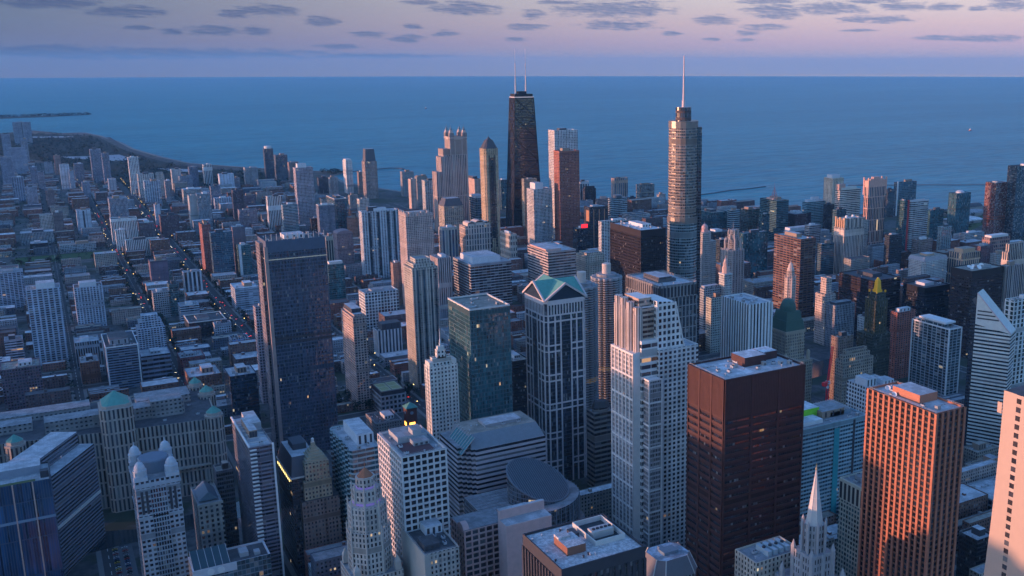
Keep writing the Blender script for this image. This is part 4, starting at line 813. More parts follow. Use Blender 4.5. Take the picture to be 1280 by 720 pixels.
def make_crown(c, root, w, d, H, M, MT, ri, o):
    t = MB(); MR = M_ROOF[ri]
    if c == 'round':
        t.lathe(0, 0, [(w*.42, H), (w*.42, H + 7), (w*.36, H + 9), (0, H + 10)], 16, 0); obj('crown_drum', t, [plain('pale_crown', (.62, .60, .58))], root)
    elif c == 'cap':
        t.box(-w*.42, w*.42, -d*.42, d*.42, H, H + 4.5, 0); obj('roof_cap', t, [plain('pale_crown', (.62, .60, .58))], root)
    elif c in ('mansard', 'mansardlow', 'mansardbig'):
        h, k = {'mansard': (38, .72), 'mansardlow': (17, .70), 'mansardbig': (15, .74)}[c]
        a = rect(-w/2 * (.86 if c == 'mansard' else 1), w/2 * (.86 if c == 'mansard' else 1), -d/2 * (.86 if c == 'mansard' else 1), d/2 * (.86 if c == 'mansard' else 1))
        b = rect(-w/2*k, w/2*k, -d/2*k, d/2*k)
        t.loft(a, H, b, H + h, 0, 1); obj('mansard_roof', t, [plain('slate_mansard', (.10, .10, .115), .6), M_ROOF[1]], root)
        if c == 'mansardbig':
            u = MB(); u.box(-w/2 - .5, w/2 + .5, -d/2 - .5, d/2 + .5, H - 1.2, H + .1, 0); obj('cornice', u, [M_TRIM], root)
            u = MB()
            for y in range(-4, 5): u.box(-w/2 - .62, -w/2 - .5, y * d / 10 - 1.2, y * d / 10 + 1.2, H - 4.5, H - 2.5, 0)
            obj('lit_window_frame', u, [plain('lit_yellow', (1.0, .72, .25), emit=.5)], root)
            u = MB(); u.box(-w*.2, w*.25, -d*.1, d*.25, H + h, H + h + 5, 0); obj('penthouse', u, [plain('penthouse_dark', (.07,.075,.09))], root)
    elif c == 'drum':
        t.lathe(0, 0, [(min(w, d*1.6)*.44, H - 1.2), (min(w, d*1.6)*.44, H + 4), (w*.2, H + 7), (0, H + 7.5)], 20, 0); obj('roof_drum', t, [plain('drum_glass', (.09, .11, .13), .3)], root)
    elif c == 'vault':
        n = 8
        for i in range(n):
            a0 = math.pi * i / n; a1 = math.pi * (i + 1) / n
            y0, y1 = -d*.5*math.cos(a0), -d*.5*math.cos(a1); z0, z1 = H - 2 + 9*math.sin(a0), H - 2 + 9*math.sin(a1)
            t.face([(-w*.40, y0, z0), (w*.34, y0, z0), (w*.34, y1, z1), (-w*.40, y1, z1)], 0)
            t.face([(-w*.40, 0, H - 2), (-w*.40, y0, z0), (-w*.40, y1, z1)], 0); t.face([(w*.34, 0, H - 2), (w*.34, y1, z1), (w*.34, y0, z0)], 0)
        t.box(-w*.5, -w*.2, -d*.3, d*.4, H, H + 14, 1)
        obj('vaulted_roof', t, [plain('vault_pale', (.50, .45, .38)), plain('pink_granite', (.55, .33, .27))], root)
    elif c == 'pinn':
        for i in range(5):
            x = -w*.40 + i * w * .2
            t.box(x - 1.4, x + 1.4, -d*.5 + 1, -d*.5 + 4, H - 20, H - 3 + (3 if i % 2 else 0), 0)
            y = -d*.40 + i * d * .2
            t.box(-w*.5 + 1, -w*.5 + 4, y - 1.4, y + 1.4, H - 20, H - 3 + (5 if i % 2 == 0 else 0), 1)
        obj('pinnacle_frame', t, [MT, plain('amber_crest', (.58, .34, .20))], root)
    elif c == 'horns':
        for sx in (-1, 1):
            for sy in (-1, 1): t.box(sx*w*.5 - 1.3, sx*w*.5 + 1.3, sy*d*.5 - 1.3, sy*d*.5 + 1.3, H - 30, H + 6, 0)
        t.box(-w*.38, w*.38, -d*.42, d*.42, H - 1.2, H + 2.5, 0); t.box(-w*.17, w*.17, -d*.3, d*.3, H + 2.5, H + 6.5, 0)
        t.box(-w*.5 - .3, w*.5 + .3, -d*.5 - .3, d*.5 + .3, H - 14, H - .2, 0)
        obj('horned_crown', t, [MT], root)
    elif c == 'frame':
        t.box(-w*.5, w*.5, -d*.5 - .4, -d*.5 + 2, H, H + 3, 0); t.box(-w*.5, w*.5, d*.5 - 2, d*.5, H, H + 3, 0)
        t.box(w*.22, w*.42, -d*.5 - .5, -d*.5 + 4, H - 9, H - 4, 1)
        obj('roof_frame', t, [MT, plain('notch_pale', (.6, .56, .5))], root)
    elif c == 'lid':
        t.lathe(0, 0, [(min(w, d)*.42, H - 1.2), (min(w, d)*.42, H + 2), (min(w, d)*.2, H + 5), (0, H + 5)], 14, 0); obj('roof_lid', t, [plain('lid_metal', (.5, .5, .52), .4)], root)
    elif c == 'chamfer':
        b = [(x*.84, y*.84) for x, y in rect(-w/2, w/2, -d/2, d/2)]
        t.loft(rect(-w/2 + 1.5, w/2 - 1.5, -d/2 + 1.5, d/2 - 1.5), H - 1.2, b, H + 6, 0, 1); obj('mansard_roof', t, [plain('mansard_lilac', (.40, .36, .37)), M_ROOF[3]], root)
    elif c == 'framebox':
        t.box(-w*.34, w*.38, -d*.30, d*.30, H - 1.2, H + 4, 1); t.box(-w*.40, w*.44, -d*.36, d*.36, H + 4, H + 6.2, 0)
        t.box(-w*.46, w*.5, d*.1, d*.5, H - 1.2, H + 2.4, 1)
        obj('roof_house', t, [plain('white_frame', (.66, .66, .66)), M], root)
    elif c == 'octa':
        t.loft(ngon(0, 0, w*.40, d*.36, 8, .39), H - 1.2, ngon(0, 0, w*.40, d*.36, 8, .39), H + 3, 1)
        t.loft(ngon(0, 0, w*.42, d*.38, 8, .39), H + 3, ngon(0, 0, w*.30, d*.26, 8, .39), H + 9, 0, 0)
        obj('roof_house', t, [plain('bronze_roof', (.045, .045, .05), .5), M], root)
    elif c == 'teeth':
        n = 9
        for i in range(n):
            x = -w/2 + w * (i + .5) / n; hh = 4 + 3 * (i % 2)
            t.box(x - w/n*.32, x + w/n*.32, -d/2 - .1, -d/2 + 5, H - 1.2, H + hh, 0)
        for i in range(6):
            y = -d/2 + d * (i + .5) / 6; t.box(-w/2 - .1, -w/2 + 4, y - d*.05, y + d*.05, H - 1.2, H + 5 + 3 * (i % 2), 0)
        t.box(-w*.3, w*.3, -d*.2, d*.3, H - 1.2, H + 5, 0)
        obj('toothed_crown', t, [MT], root)
    elif c == 'arch':
        n = 8; r = w*.5
        pts = [(-r*math.cos(math.pi*i/n), H + r*.42*math.sin(math.pi*i/n)) for i in range(n + 1)]
        for y in (-d/2, d/2): t.face([(x, y, z) for x, z in (pts if y > 0 else pts[::-1])], 0)
        for (xa, za), (xb, zb) in zip(pts, pts[1:]): t.face([(xa, -d/2, za), (xb, -d/2, zb), (xb, d/2, zb), (xa, d/2, za)], 0)
        obj('rounded_top', t, [MT], root)
    elif c == 'castle':
        for x, y in ((-w*.3, -d*.36), (w*.28, -d*.36), (-w*.3, d*.3), (w*.28, d*.3)):
            t.lathe(x, y, [(w*.2, H - 14), (w*.2, H + 5), (w*.13, H + 9), (0, H + 11)], 10, 0)
        t.box(-w*.3, w*.3, -d*.3, d*.3, H - 1.2, H + 3, 0)
        obj('turret_crown', t, [MT], root)
    elif c == 'arches':
        for (x, ww_, hh) in ((-.28, .26, 7), (.05, .30, 10), (.34, .22, 6)):
            t.box((x - ww_/2)*w, (x + ww_/2)*w, -d*.5 + .8, d*.3, H - 1.2, H + hh*.6, 0)
            n = 6
            for i in range(n):
                a0, a1 = math.pi*i/n, math.pi*(i+1)/n; r = ww_*w/2
                t.face([(x*w - r*math.cos(a0), -d*.5 + .8, H + hh*.6 + r*.5*math.sin(a0)), (x*w - r*math.cos(a0), d*.3, H + hh*.6 + r*.5*math.sin(a0)),
                        (x*w - r*math.cos(a1), d*.3, H + hh*.6 + r*.5*math.sin(a1)), (x*w - r*math.cos(a1), -d*.5 + .8, H + hh*.6 + r*.5*math.sin(a1))], 0)
        obj('arched_crown', t, [MT], root)

def extras(root, w, d, H, top, M, MT, ri, o, idx):
    if o.get('domes'):
        for k in range(2):
            t = MB(); t.lathe(0, 0, [(2.6, 0), (3.4, 2), (3.0, 4.2), (1.6, 5.6), (0, 6)], 12, 0)
            obj('roof_dome', t, [plain('white_dome', (.68, .68, .66))], root, ((-.15 + .32 * k) * w, 0, top))
    if o.get('mast'):
        t = MB(); t.box(-w*.3, w*.3, -d*.15, d*.25, top, top + 4, 1)
        for a in range(4): t.tube((7*math.cos(a*1.57+.8), 7*math.sin(a*1.57+.8), top + 4), (0, 0, top + 30), .9, .3, 4, 0)
        for z in (10, 17): 
            for a in range(4):
                k = 7*(1 - (z - 4)/26)
                t.tube((k*math.cos(a*1.57+.8), k*math.sin(a*1.57+.8), top + z), (k*math.cos(a*1.57+2.37), k*math.sin(a*1.57+2.37), top + z), .5, n=4, mi=0)
        t.tube((0, 0, top + 28), (0, 0, top + 40), .5, .2, 5, 0)
        obj('roof_mast', t, [plain('pink_mast', (.55, .24, .24)), plain('pink_granite', (.55, .33, .27))], root)
    if o.get('stripe'):
        t = MB()
        for x in (-.28, .02, .30): t.box(x*w - .9, x*w + .9, -d/2 - .3, -d/2 + .1, 8, H - 6, 0)
        t.box(-w/2 - .3, -w/2 + .1, -d*.4, d*.1, H - 32, H - 8, 0)
        obj('cladding_rib', t, [plain('orange_strip', o['stripe'])], root)
    if o.get('redsign'):
        t = MB(); t.box(-w*.18, w*.30, -d/2 + 1, -d/2 + 1.6, H + .6, H + 8.5, 0); t.box(-w*.22, w*.34, -d/2 + 1.6, -d/2 + 2.2, H - 1.2, H + 9.2, 1)
        s = obj('roof_sign', t, [plain('red_neon', (1.0, .02, .03), emit=.32), M_DARKM], root); s['label'] = 'glowing red rooftop sign'
    if o.get('fin'):
        t = MB(); t.box(-w/2 - .4, -w/2 + 4.5, -d/2 - .4, -d/2 + 1.2, 0.3, H + 2, 0); obj('corner_fin', t, [plain('white_frame', (.66, .66, .66))], root)
    if o.get('redstripe'):
        t = MB(); t.box(w/2 - 5, w/2 + .3, -d/2 - .35, -d/2 + .1, .3, H + 1, 0); obj('red_stripe', t, [plain('red_panel', (.42, .05, .05))], root)
    if o.get('dishes'):
        for (x, y, s) in ((-.30, -.15, 1), (-.22, .1, .9), (-.14, -.28, 1), (-.06, .15, .8), (-.05, -.12, 1), (.10, .0, 1.1)):
            t = MB(); t.tube((0, 0, 0), (0, 0, 3), .35, n=6, mi=1)
            a = 2.3; t.lathe(0, 0, [(0, 3.0), (1.6, 3.4), (2.9, 4.6), (2.8, 4.75), (1.5, 3.6), (0, 3.25)], 14, 0)
            t.v = [(vx*s, vy*s, vz*s) for vx, vy, vz in t.v]
            q = obj('satellite_dish', t, [plain('dish_white', (.78, .78, .78)), M_STEEL], root, (x*w, y*d, top)); q.rotation_euler = (.55, -.5, 0)
    if o.get('tank'):
        t = MB(); t.lathe(0, 0, [(5, 0), (5, 1.2), (3.6, 1.2), (3.6, 2.2), (0, 3.4)], 18, 0); obj('cooling_tower', t, [plain('white_dome', (.68, .68, .66))], root, (-w*.15, 0, top))
    if o.get('edge'):
        t = MB()
        for (x, y) in ((-w/2, -d/2), (w/2, -d/2), (-w/2, d/2), (w/2, d/2)): t.box(x - .8, x + .8, y - .8, y + .8, .3, H + .6, 0)
        for zz in (H - .9,):
            t.box(-w/2 + .8, w/2 - .8, -d/2 - .5, -d/2 + .3, zz, zz + 1.5, 0); t.box(-w/2 - .5, -w/2 + .3, -d/2 + .8, d/2 - .8, zz, zz + 1.5, 0)
            t.box(-w/2 + .8, w/2 - .8, d/2 - .3, d/2 + .5, zz, zz + 1.5, 0); t.box(w/2 - .3, w/2 + .5, -d/2 + .8, d/2 - .8, zz, zz + 1.5, 0)
        obj('corner_frame', t, [plain('white_frame', (.66, .66, .66))], root)
    if o.get('greenroof'):
        g = plain('lime_screen', (.22, .62, .04)); wt = plain('white_frame', (.66, .66, .66))
        t = MB(); t.box(-w*.40, -w*.02, -d*.05, d*.40, top, top + 9, 0, 1); obj('roof_house', t, [g, M_ROOF[4]], root)
        t = MB(); t.box(-w*.46, -w*.12, -d*.35, -d*.06, top, top + 3.5, 1, 0); obj('penthouse', t, [M_ROOF[4], wt], root)
        t = MB(); t.box(w*.08, w*.42, -d*.2, d*.38, top, top + 4, 0, 1)
        for k in range(9): t.box(w*.08 + k*w*.038, w*.08 + k*w*.038 + .5, -d*.2, d*.38, top + 4, top + 5, 2)
        obj('roof_plant', t, [plain('plant_blue', (.20, .26, .31)), M_ROOF[0], M_STEEL], root)
        t = MB(); t.box(-w*.02, w*.06, -d/2 - .5, -d/2 + .2, .3, H - 6, 0); obj('glass_bay', t, [plain('teal_bay', (.05, .30, .33), .15)], root)
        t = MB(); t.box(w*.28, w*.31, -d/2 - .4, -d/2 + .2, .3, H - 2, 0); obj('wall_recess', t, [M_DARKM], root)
    if o.get('attic'):
        n = max(4, round(w / 4)); t = MB()
        hh = 13 if H > 150 else 16
        for s, L in (('S', w), ('W', d)):
            n = max(4, round(L / 4.2))
            for i in range(n):
                u = -L/2 + L*(i + .5)/n
                if s == 'S': t.box(u - 1.25, u + 1.25, -d/2 - .56, -d/2 - .5, H - hh, H - 2.5, 0)
                else: t.box(-w/2 - .56, -w/2 - .5, u - 1.25, u + 1.25, H - hh, H - 2.5, 0)
        t.box(-w/2 - .5, w/2 + .5, -d/2 - .5, -d/2 + .1, H - hh - 1, H - .2, 1); t.box(-w/2 - .5, -w/2 + .1, -d/2 + .1, d/2, H - hh - 1, H - .2, 1)
        obj('attic_louver', t, [plain('louver_dark', (.035, .035, .045), .4), MT], root)
    if o.get('court'):
        t = MB(); t.box(-w*.28, w*.2, -d*.22, d*.22, top + .02, top + 3.4, 0, 0)
        t.box(-w*.22, w*.14, -d*.16, d*.16, top + 3.4, top + 3.5, 1)
        t.box(-w*.06, -w*.03, -d*.22, d*.22, top + 3.5, top + 4.6, 0)
        obj('roof_plant', t, [plain('plant_dark', (.10, .10, .11)), M_ROOF[2]], root)
    if o.get('rim'):
        t = MB()
        e = .9
        for a in ((-w/2 - .3, w/2 + .3, -d/2 - .3, -d/2 + e), (-w/2 - .3, w/2 + .3, d/2 - e, d/2 + .3), (-w/2 - .3, -w/2 + e, -d/2 + e, d/2 - e), (w/2 - e, w/2 + .3, -d/2 + e, d/2 - e)):
            t.box(*a, H - .5, H + .9, 0)
        obj('roof_rim', t, [M_TRIM], root)
    if o.get('mural'):
        m, tt, b = newmat('mural_paint'); g = tt.n('ShaderNodeNewGeometry')
        c = tt.noise(g.outputs['Position'], .22, 2.0); tt.put(b.inputs['Base Color'], tt.ramp(c, [(.3, (.10, .22, .55)), (.5, (.20, .34, .62)), (.56, (.55, .45, .50)), (.7, (.42, .16, .12))])); b.inputs['Roughness'].default_value = .8
        t = MB(); t.box(-w*.44, w*.22, -d/2 - .15, -d/2, 4, H - 2, 0); obj('mural_panel', t, [m], root)
    if o.get('trimband'):
        t = MB()
        for z, h in ((H - 20, 1.1),):
            t.box(-w/2 - .6, w/2 + .6, -d/2 - .65, -d/2 - .5, z, z + h, 0); t.box(-w/2 - .65, -w/2 - .5, -d/2 - .5, d/2, z, z + h, 0)
        obj('lit_cornice_trim', t, [plain('cornice_glow', (.50, .44, .34), emit=.02)], root)
        t = MB()
        for z in (H*.555, H*.535): t.box(-w/2 - .56, w/2 + .56, -d/2 - .56, -d/2 - .48, z, z + 2.6, 0)
        obj('louver_band', t, [M_DARKM], root)
        for k in range(12):
            t = MB(); t.box(-.3, .3, -.3, .3, 0, 7, 0); obj('roof_post', t, [M_STEEL], root, (-w/2 + .6 + k * (w - 1.2) / 11, -d/2 + .6, H))
        t = MB(); t.box(-w/2 - 3.5, -w/2 - .3, -d*.1, d*.42, .3, H - 4, 0, 1); obj('wing_wall', t, [facade('vert', wall=(.30,.25,.26), seed='wing'), M_ROOF[0]], root)
        t = MB(); t.box(-w/2 - 2.2, -w/2 + 1.2, -d/2 - .8, -d/2 + 2.0, .3, H - 6, 0); obj('corner_pier', t, [plain('rosy_pier', (.34, .25, .23))], root)
    if o.get('recess'):
        t = MB()
        for x in (-.30, -.05, .22, .40): t.box(x*w - w*.035, x*w + w*.035, -d/2 - .12, -d/2 + .02, 6, H - 2.5, 0)
        obj('recess_glazing', t, [facade('glass', wall=(.04,.05,.06), bay=2, floor=3.1, seed='rc%d' % idx)], root)
    if o.get('court2'):
        t = MB(); t.box(-w*.46, w*.46, -d*.46, d*.46, top, top + 6, 0, 0); obj('court_cage', t, [M_DARKM], root)
        t = MB()
        for k in range(2):
            t.face([(p[0], p[1], top + 6.02) for p in rect(-w*.42 + k*w*.43, k*w*.43 - w*.02, -d*.38, d*.38)], 0)
            for (a, b, c, e) in ((-.40, -.04, -.34, -.325), (-.40, -.04, .325, .34), (-.40, -.39, -.34, .34), (-.05, -.04, -.34, .34), (-.40, -.04, -.008, .008)):
                t.face([(p[0], p[1], top + 6.05) for p in rect(a*w + k*w*.43, b*w + k*w*.43, c*d, e*d)], 1)
        obj('court_surface', t, [plain('court_green', (.30, .33, .16)), plain('court_line', (.6, .6, .55))], root)
    if o.get('mastpole'):
        t = MB(); t.box(-3, 3, -2, 2, top, top + 4, 1); t.tube((0, 0, top + 3), (0, 0, top + 22), .5, .15, 6, 0); t.tube((0, 0, top + 3), (0, 0, top + 10), 1.1, .7, 6, 0); obj('flag_mast', t, [plain('mast_white', (.6, .6, .6)), MT], root)
        for sx in (-1, 1):
            t = MB(); t.box(sx*w*.42 - 2, sx*w*.42 + 2, -d*.42 - .5, d*.42, H - 1.2, H + 4, 0); obj('corner_block', t, [MT], root)
    if o.get('roofwell'):
        t = MB(); t.box(-w*.36, w*.30, -d*.42, -d*.02, top, top + .6, 0); obj('roof_deck', t, [plain('roof_maroon', (.10, .05, .055), .9)], root)
        t = MB(); t.box(-w*.30, w*.38, d*.02, d*.42, top, top + 4.5, 0, 1); t.box(w*.05, w*.25, d*.02, d*.2, top + 4.5, top + 8, 0, 1); obj('penthouse', t, [plain('penthouse_grey', (.33,.34,.36)), M_ROOF[0]], root)
    if o.get('blankW'):
        t = MB(); t.box(-w/2 - .3, -w/2, -d/2, d/2, .3, H - .2, 0); t.box(-w/2 - .3, -w/2 + 4, -d/2 - .3, -d/2, .3, H - .2, 0); obj('party_wall', t, [plain('blank_party_wall', (.44, .41, .37), .85, var=.12)], root)
    if o.get('dish1'):
        for k, (x, y) in enumerate(((-.05, .40), (-.3, .2))):
            t = MB(); t.tube((0, 0, 0), (0, 0, 1.6), .2, n=6, mi=1); t.lathe(0, 0, [(0, 1.5), (1.2, 1.8), (2.0, 2.6), (1.9, 2.7), (0, 1.7)], 12, 0)
            q = obj('satellite_dish', t, [plain('dish_white', (.78, .78, .78)), M_STEEL], root, (x*w, y*d, top)); q.rotation_euler = (.7, -.6, 0)
        t = MB(); t.box(-w*.16, -w*.13, -d*.12, d*.22, top, top + .7, 0); t.box(-w*.1, -w*.08, d*.0, d*.2, top, top + .5, 0); obj('roof_duct', t, [M_UNIT], root)
    if o.get('bigroof'):
        MW = roofmat('roof_worn_white', (.50, .48, .49), .32, .5)
        roof_sheet(rect(-w/2 + 1, w/2 - 1, -d/2 + 1, d/2 - 1), top + .03, MW, root, 'roof_membrane')
        t = MB()
        a, b, c, e = w*.06, w*.43, -d*.18, d*.40           # plant well
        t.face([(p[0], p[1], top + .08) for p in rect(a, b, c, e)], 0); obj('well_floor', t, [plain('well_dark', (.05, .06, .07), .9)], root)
        t = MB(); e_ = .5
        for q in ((a, b, c, c + e_), (a, b, e - e_, e), (a, a + e_, c + e_, e - e_), (b - e_, b, c + e_, e - e_)): t.box(*q, top + .04, top + 3.2, 0)
        obj('well_rim', t, [M_TRIM], root)
        t = MB(); t.box(a + 3, b - 3, c + 8, c + 15, top + .1, top + 4.2, 0)
        for k in range(5): t.lathe(a + 5 + k*2.6, c + 11.5, [(1.0, top + 4.2), (1.0, top + 4.9), (.7, top + 4.9), (0, top + 4.6)], 10, 1)
        obj('cooling_tower', t, [plain('plant_pale', (.44, .42, .41)), M_DARKM], root)
        t = MB(); t.box(-w*.30, -w*.08, -d*.22, d*.12, top, top + 5, 0, 1); t.box(-w*.30, -w*.16, d*.0, d*.12, top + 5, top + 6.2, 1); obj('penthouse', t, [plain('rusty_brick', (.24, .105, .07)), MW], root)
        t = MB(); t.box(-w*.06, w*.02, d*.14, d*.30, top, top + 2.4, 0); obj('roof_duct', t, [M_DARKM], root)
        r = random.Random(5)
        for k in range(14):
            x, y = r.uniform(-w*.46, w*.02), r.uniform(-d*.45, d*.45)
            if -w*.33 < x < -w*.05 and -d*.26 < y < d*.16: continue
            t = MB(); t.lathe(0, 0, [(.5, 0), (.5, 1.1), (.8, 1.2), (0, 1.6)], 8, 0); obj('roof_vent', t, [M_UNIT if k % 2 else M_DARKM], root, (x, y, top))
    if o.get('daley'):
        rust = plain('corten_steel', (.075, .032, .030), .6, var=.3)
        t = MB(); pz = 0.3; Ht = H - 30
        nfl = 30; fh = (Ht) / nfl
        for s, L, n in (('S', w, 3), ('W', d, 3), ('N', w, 3), ('E', d, 3)):
            def put(u0, u1, z0, z1, dp):
                if s == 'S': t.box(-w/2 + u0, -w/2 + u1, -d/2 - dp, -d/2, z0, z1)
                elif s == 'N': t.box(-w/2 + u0, -w/2 + u1, d/2, d/2 + dp, z0, z1)
                elif s == 'W': t.box(-w/2 - dp, -w/2, -d/2 + u0, -d/2 + u1, z0, z1)
                else: t.box(w/2, w/2 + dp, -d/2 + u0, -d/2 + u1, z0, z1)
            for i in range(n + 1): c = L*i/n; put(max(0, c - .9), min(L, c + .9), .3, H - .2, .9)
            for k in range(nfl + 1): put(0, L, k*fh + .35, k*fh + 2.3, .55)
            put(0, L, Ht + 1, H - .1, .5)
            m_ = round(L / 1.5)
            for i in range(m_): put(L*i/m_ + .6, L*i/m_ + .9, Ht + 1, H - .1, .68)
        obj('cladding_frame', t, [rust], root)
        t = MB(); t.box(-w*.05, w*.22, -d*.05, d*.32, top, top + 7, 0, 1); t.box(w*.26, w*.44, d*.1, d*.4, top, top + 6, 0, 1); obj('penthouse', t, [rust, M_ROOF[4]], root)
        roof_sheet(rect(-w*.36, -w*.06, -d*.34, d*.32), top + .05, M_ROOF[4], root, 'roof_membrane')
        units(root, w, d, top, 12, 77, [(-w*.06, w*.46, -d*.06, d*.42)])
    if o.get('skylight'):
        t = MB(); a, b = rect(-w*.40, w*.40, -d*.34, d*.34), H + 7
        t.face([(-w*.40, -d*.34, H), (w*.40, -d*.34, H), (0, -d*.34, b)], 0); t.face([(w*.40, d*.34, H), (-w*.40, d*.34, H), (0, d*.34, b)], 0)
        t.face([(-w*.40, d*.34, H), (-w*.40, -d*.34, H), (0, -d*.34, b), (0, d*.34, b)], 0); t.face([(w*.40, -d*.34, H), (w*.40, d*.34, H), (0, d*.34, b), (0, -d*.34, b)], 0)
        obj('skylight_roof', t, [plain('skylight_glass', (.16, .22, .27), .2)], root)
        t = MB(); t.box(-w*.5 - .4, w*.5 + .4, -d*.5 - .4, -d*.5 + .2, H - 2, H + .1, 0); obj('cornice', t, [MT], root)
    if o.get('whiteedge'):
        t = MB(); t.box(-w/2 - .7, -w/2 + .3, -d/2 + .7, d/2, H - .4, H + 1, 0)
        t.box(w/2 - .7, w/2 + .7, -d/2 - .7, -d/2 + .7, .3, H + .8, 0)
        n = int(H / 3.2)
        for k in range(n): t.box(-w*.5, -w*.22, -d/2 - .9, -d/2 - .01, k*3.2 + .4, k*3.2 + 1.5, 0)
        obj('corner_frame', t, [plain('white_frame', (.66, .66, .66))], root)
        t = MB()
        for k in range(7): t.box(-w*.42, w*.42, -d*.4 + k*d*.12, -d*.4 + k*d*.12 + .6, top + 2, top + 2.6, 0)
        obj('roof_frame', t, [M_STEEL], root)
        t = MB(); t.box(-w*.1, w*.46, d*.0, d*.4, top, top + 7, 0, 1); obj('penthouse', t, [plain('penthouse_grey', (.33,.34,.36)), M_ROOF[1]], root)
    if o.get('notch'):
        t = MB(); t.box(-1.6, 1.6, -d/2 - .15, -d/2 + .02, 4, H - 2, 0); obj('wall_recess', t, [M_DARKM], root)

for i_, row in enumerate(ROWS): tower(row, i_)
# ------------------------------------------------------------------ landmark towers with shapes of their own
def take(x0, x1, y0, y1): FOOT.append((x0, x1, y0, y1))
M_WHITE = plain('white_frame', (.66, .66, .66))
M_PINKGR = plain('pale_pink_granite', (.58, .50, .49), .7)

# tapering black tower with cross bracing and two antennas
def braced_tower():
    r = thing('braced_tower', 'tall black tapering tower with cross bracing and two white antennas', 'skyscraper', (1067, 2226, 0)); take(1027, 1107, 2200, 2252)
    M = facade('dark', wall=(.014, .015, .022), glass=(.008, .011, .018), bay=2.4, floor=3.7, lit=.015, blind=0, seed='hk')
    steel = plain('black_steel', (.014, .014, .02), .5)
    H = 335
    def half(z): k = z / 344; return 40.5 + (24.5 - 40.5) * k, 25 + (15 - 25) * k
    t = MB(); a = half(0); b = half(H); t.loft(rect(-a[0], a[0], -a[1], a[1]), 0, rect(-b[0], b[0], -b[1], b[1]), H, 0, 1); obj('wall', t, [M, M_ROOF[2]], r)
    t = MB()
    zs = [0, 68, 128, 184, 238, 288, H]
    for z0, z1 in zip(zs, zs[1:]):
        for ax in (0, 1):
            for s in (-1, 1):
                def P(u, z):
                    hx, hy = half(z)
                    return (u * hx, s * (hy + .35), z) if ax == 0 else (s * (hx + .35), u * hy, z)
                t.tube(P(-1, z0), P(1, z1), .9, n=4); t.tube(P(1, z0), P(-1, z1), .9, n=4); t.tube(P(-1, z1), P(1, z1), .9, n=4)
    for sx in (-1, 1):
        for sy in (-1, 1): t.tube((sx*half(0)[0], sy*half(0)[1], 0), (sx*half(H)[0], sy*half(H)[1], H), 1.0, n=4)
    obj('brace_frame', t, [steel], r)
    t = MB(); t.box(-b[0] - .3, b[0] + .3, -b[1] - .3, b[1] + .3, H, H + 2.2, 0); obj('lit_crown_band', t, [plain('crown_glow', (.50, .42, .44), emit=.12)], r)
    t = MB(); t.box(-b[0] + 1.5, b[0] - 1.5, -b[1] + 1.5, b[1] - 1.5, H + 2.2, H + 9, 0); t.box(-12, 10, -7, 7, H + 9, H + 15, 0); obj('penthouse', t, [steel], r)
    for x in (-15, 12):
        t = MB(); t.lathe(0, 0, [(2.2, 0), (2.2, 22), (1.5, 22), (1.5, 44), (.9, 44), (.9, 72), (.35, 72), (.2, 106), (0, 106)], 8, 0)
        obj('antenna', t, [plain('antenna_white', (.56, .50, .50))], r, (x, 0, H + 9))
braced_tower()

# rounded glass tower with set-backs and spire
def stadium(L, w, n=9):
    p = []
    for i in range(n + 1): a = -math.pi/2 + math.pi*i/n; p.append((L/2 - w/2 + w/2*math.cos(a), w/2*math.sin(a)))
    for i in range(n + 1): a = math.pi/2 + math.pi*i/n; p.append((-L/2 + w/2 + w/2*math.cos(a), w/2*math.sin(a)))
    return p
def spire_tower():
    r = thing('spire_tower', 'tallest rounded glass tower with pink-gold bands and a thin spire', 'skyscraper', (793, 1113, 0), rz=R(56)); take(765, 822, 1080, 1146)
    Mg = facade('glass', wall=(.34, .27, .23), glass=(.05, .045, .045), bay=2.6, floor=3.9, ww=.86, wh=.60, lit=.02, blind=.30, seed='tr')
    Ml = facade('glass', wall=(.30, .33, .34), glass=(.025, .05, .06), bay=2.6, floor=3.9, ww=.86, wh=.62, lit=.03, blind=.14, seed='tl')
    band = plain('steel_band', (.22, .19, .175), .35, .3)
    for nm, L, w, z0, z1, M, dx in (('lower_shaft', 64, 43, 0, 88, Ml, 0), ('middle_shaft', 58, 41, 88, 205, Ml, 0), ('upper_shaft', 54, 39, 211, 330, Mg, 0)):
        t = MB(); p = [(x + dx, y) for x, y in stadium(L, w)]; t.prism(p, z0, z1, 0, 1); obj(nm, t, [M, M_ROOF[1]], r)
    for L, w, z0, z1 in ((65, 44, 84, 88.5), (59, 42, 203, 211), (55, 40, 330, 339)):
        t = MB(); p = stadium(L, w); t.prism(p, z0, z1, 0, 0, bot=True); obj('band', t, [band], r)
    t = MB()
    z = 215
    while z < 329:
        p = stadium(54.8, 39.8); t.prism(p, z, z + .8, 0, 0, bot=True); z += 7.8
    obj('floor_rib', t, [band], r)
    Md = facade('dark', wall=(.10, .075, .075), bay=3, floor=9, seed='tm')
    t = MB(); t.prism(stadium(30, 21), 339, 357, 0, 1); obj('penthouse', t, [Md, M_ROOF[1]], r)
    t = MB(); t.lathe(-4, 0, [(2.4, 357), (2.2, 366), (1.5, 366), (1.1, 392), (.6, 423), (0, 425)], 8, 0); obj('spire', t, [plain('spire_pink', (.62, .48, .47), .4)], r)
    # the darker flat north-east wing
    t = MB(); t.prism(rect(-12, 20, -25, -12), 0, 331, 0, 1); obj('side_wing', t, [facade('glass', wall=(.16, .15, .16), glass=(.02, .025, .035), bay=2.6, floor=3.9, seed='ts'), M_ROOF[1]], r)
spire_tower()

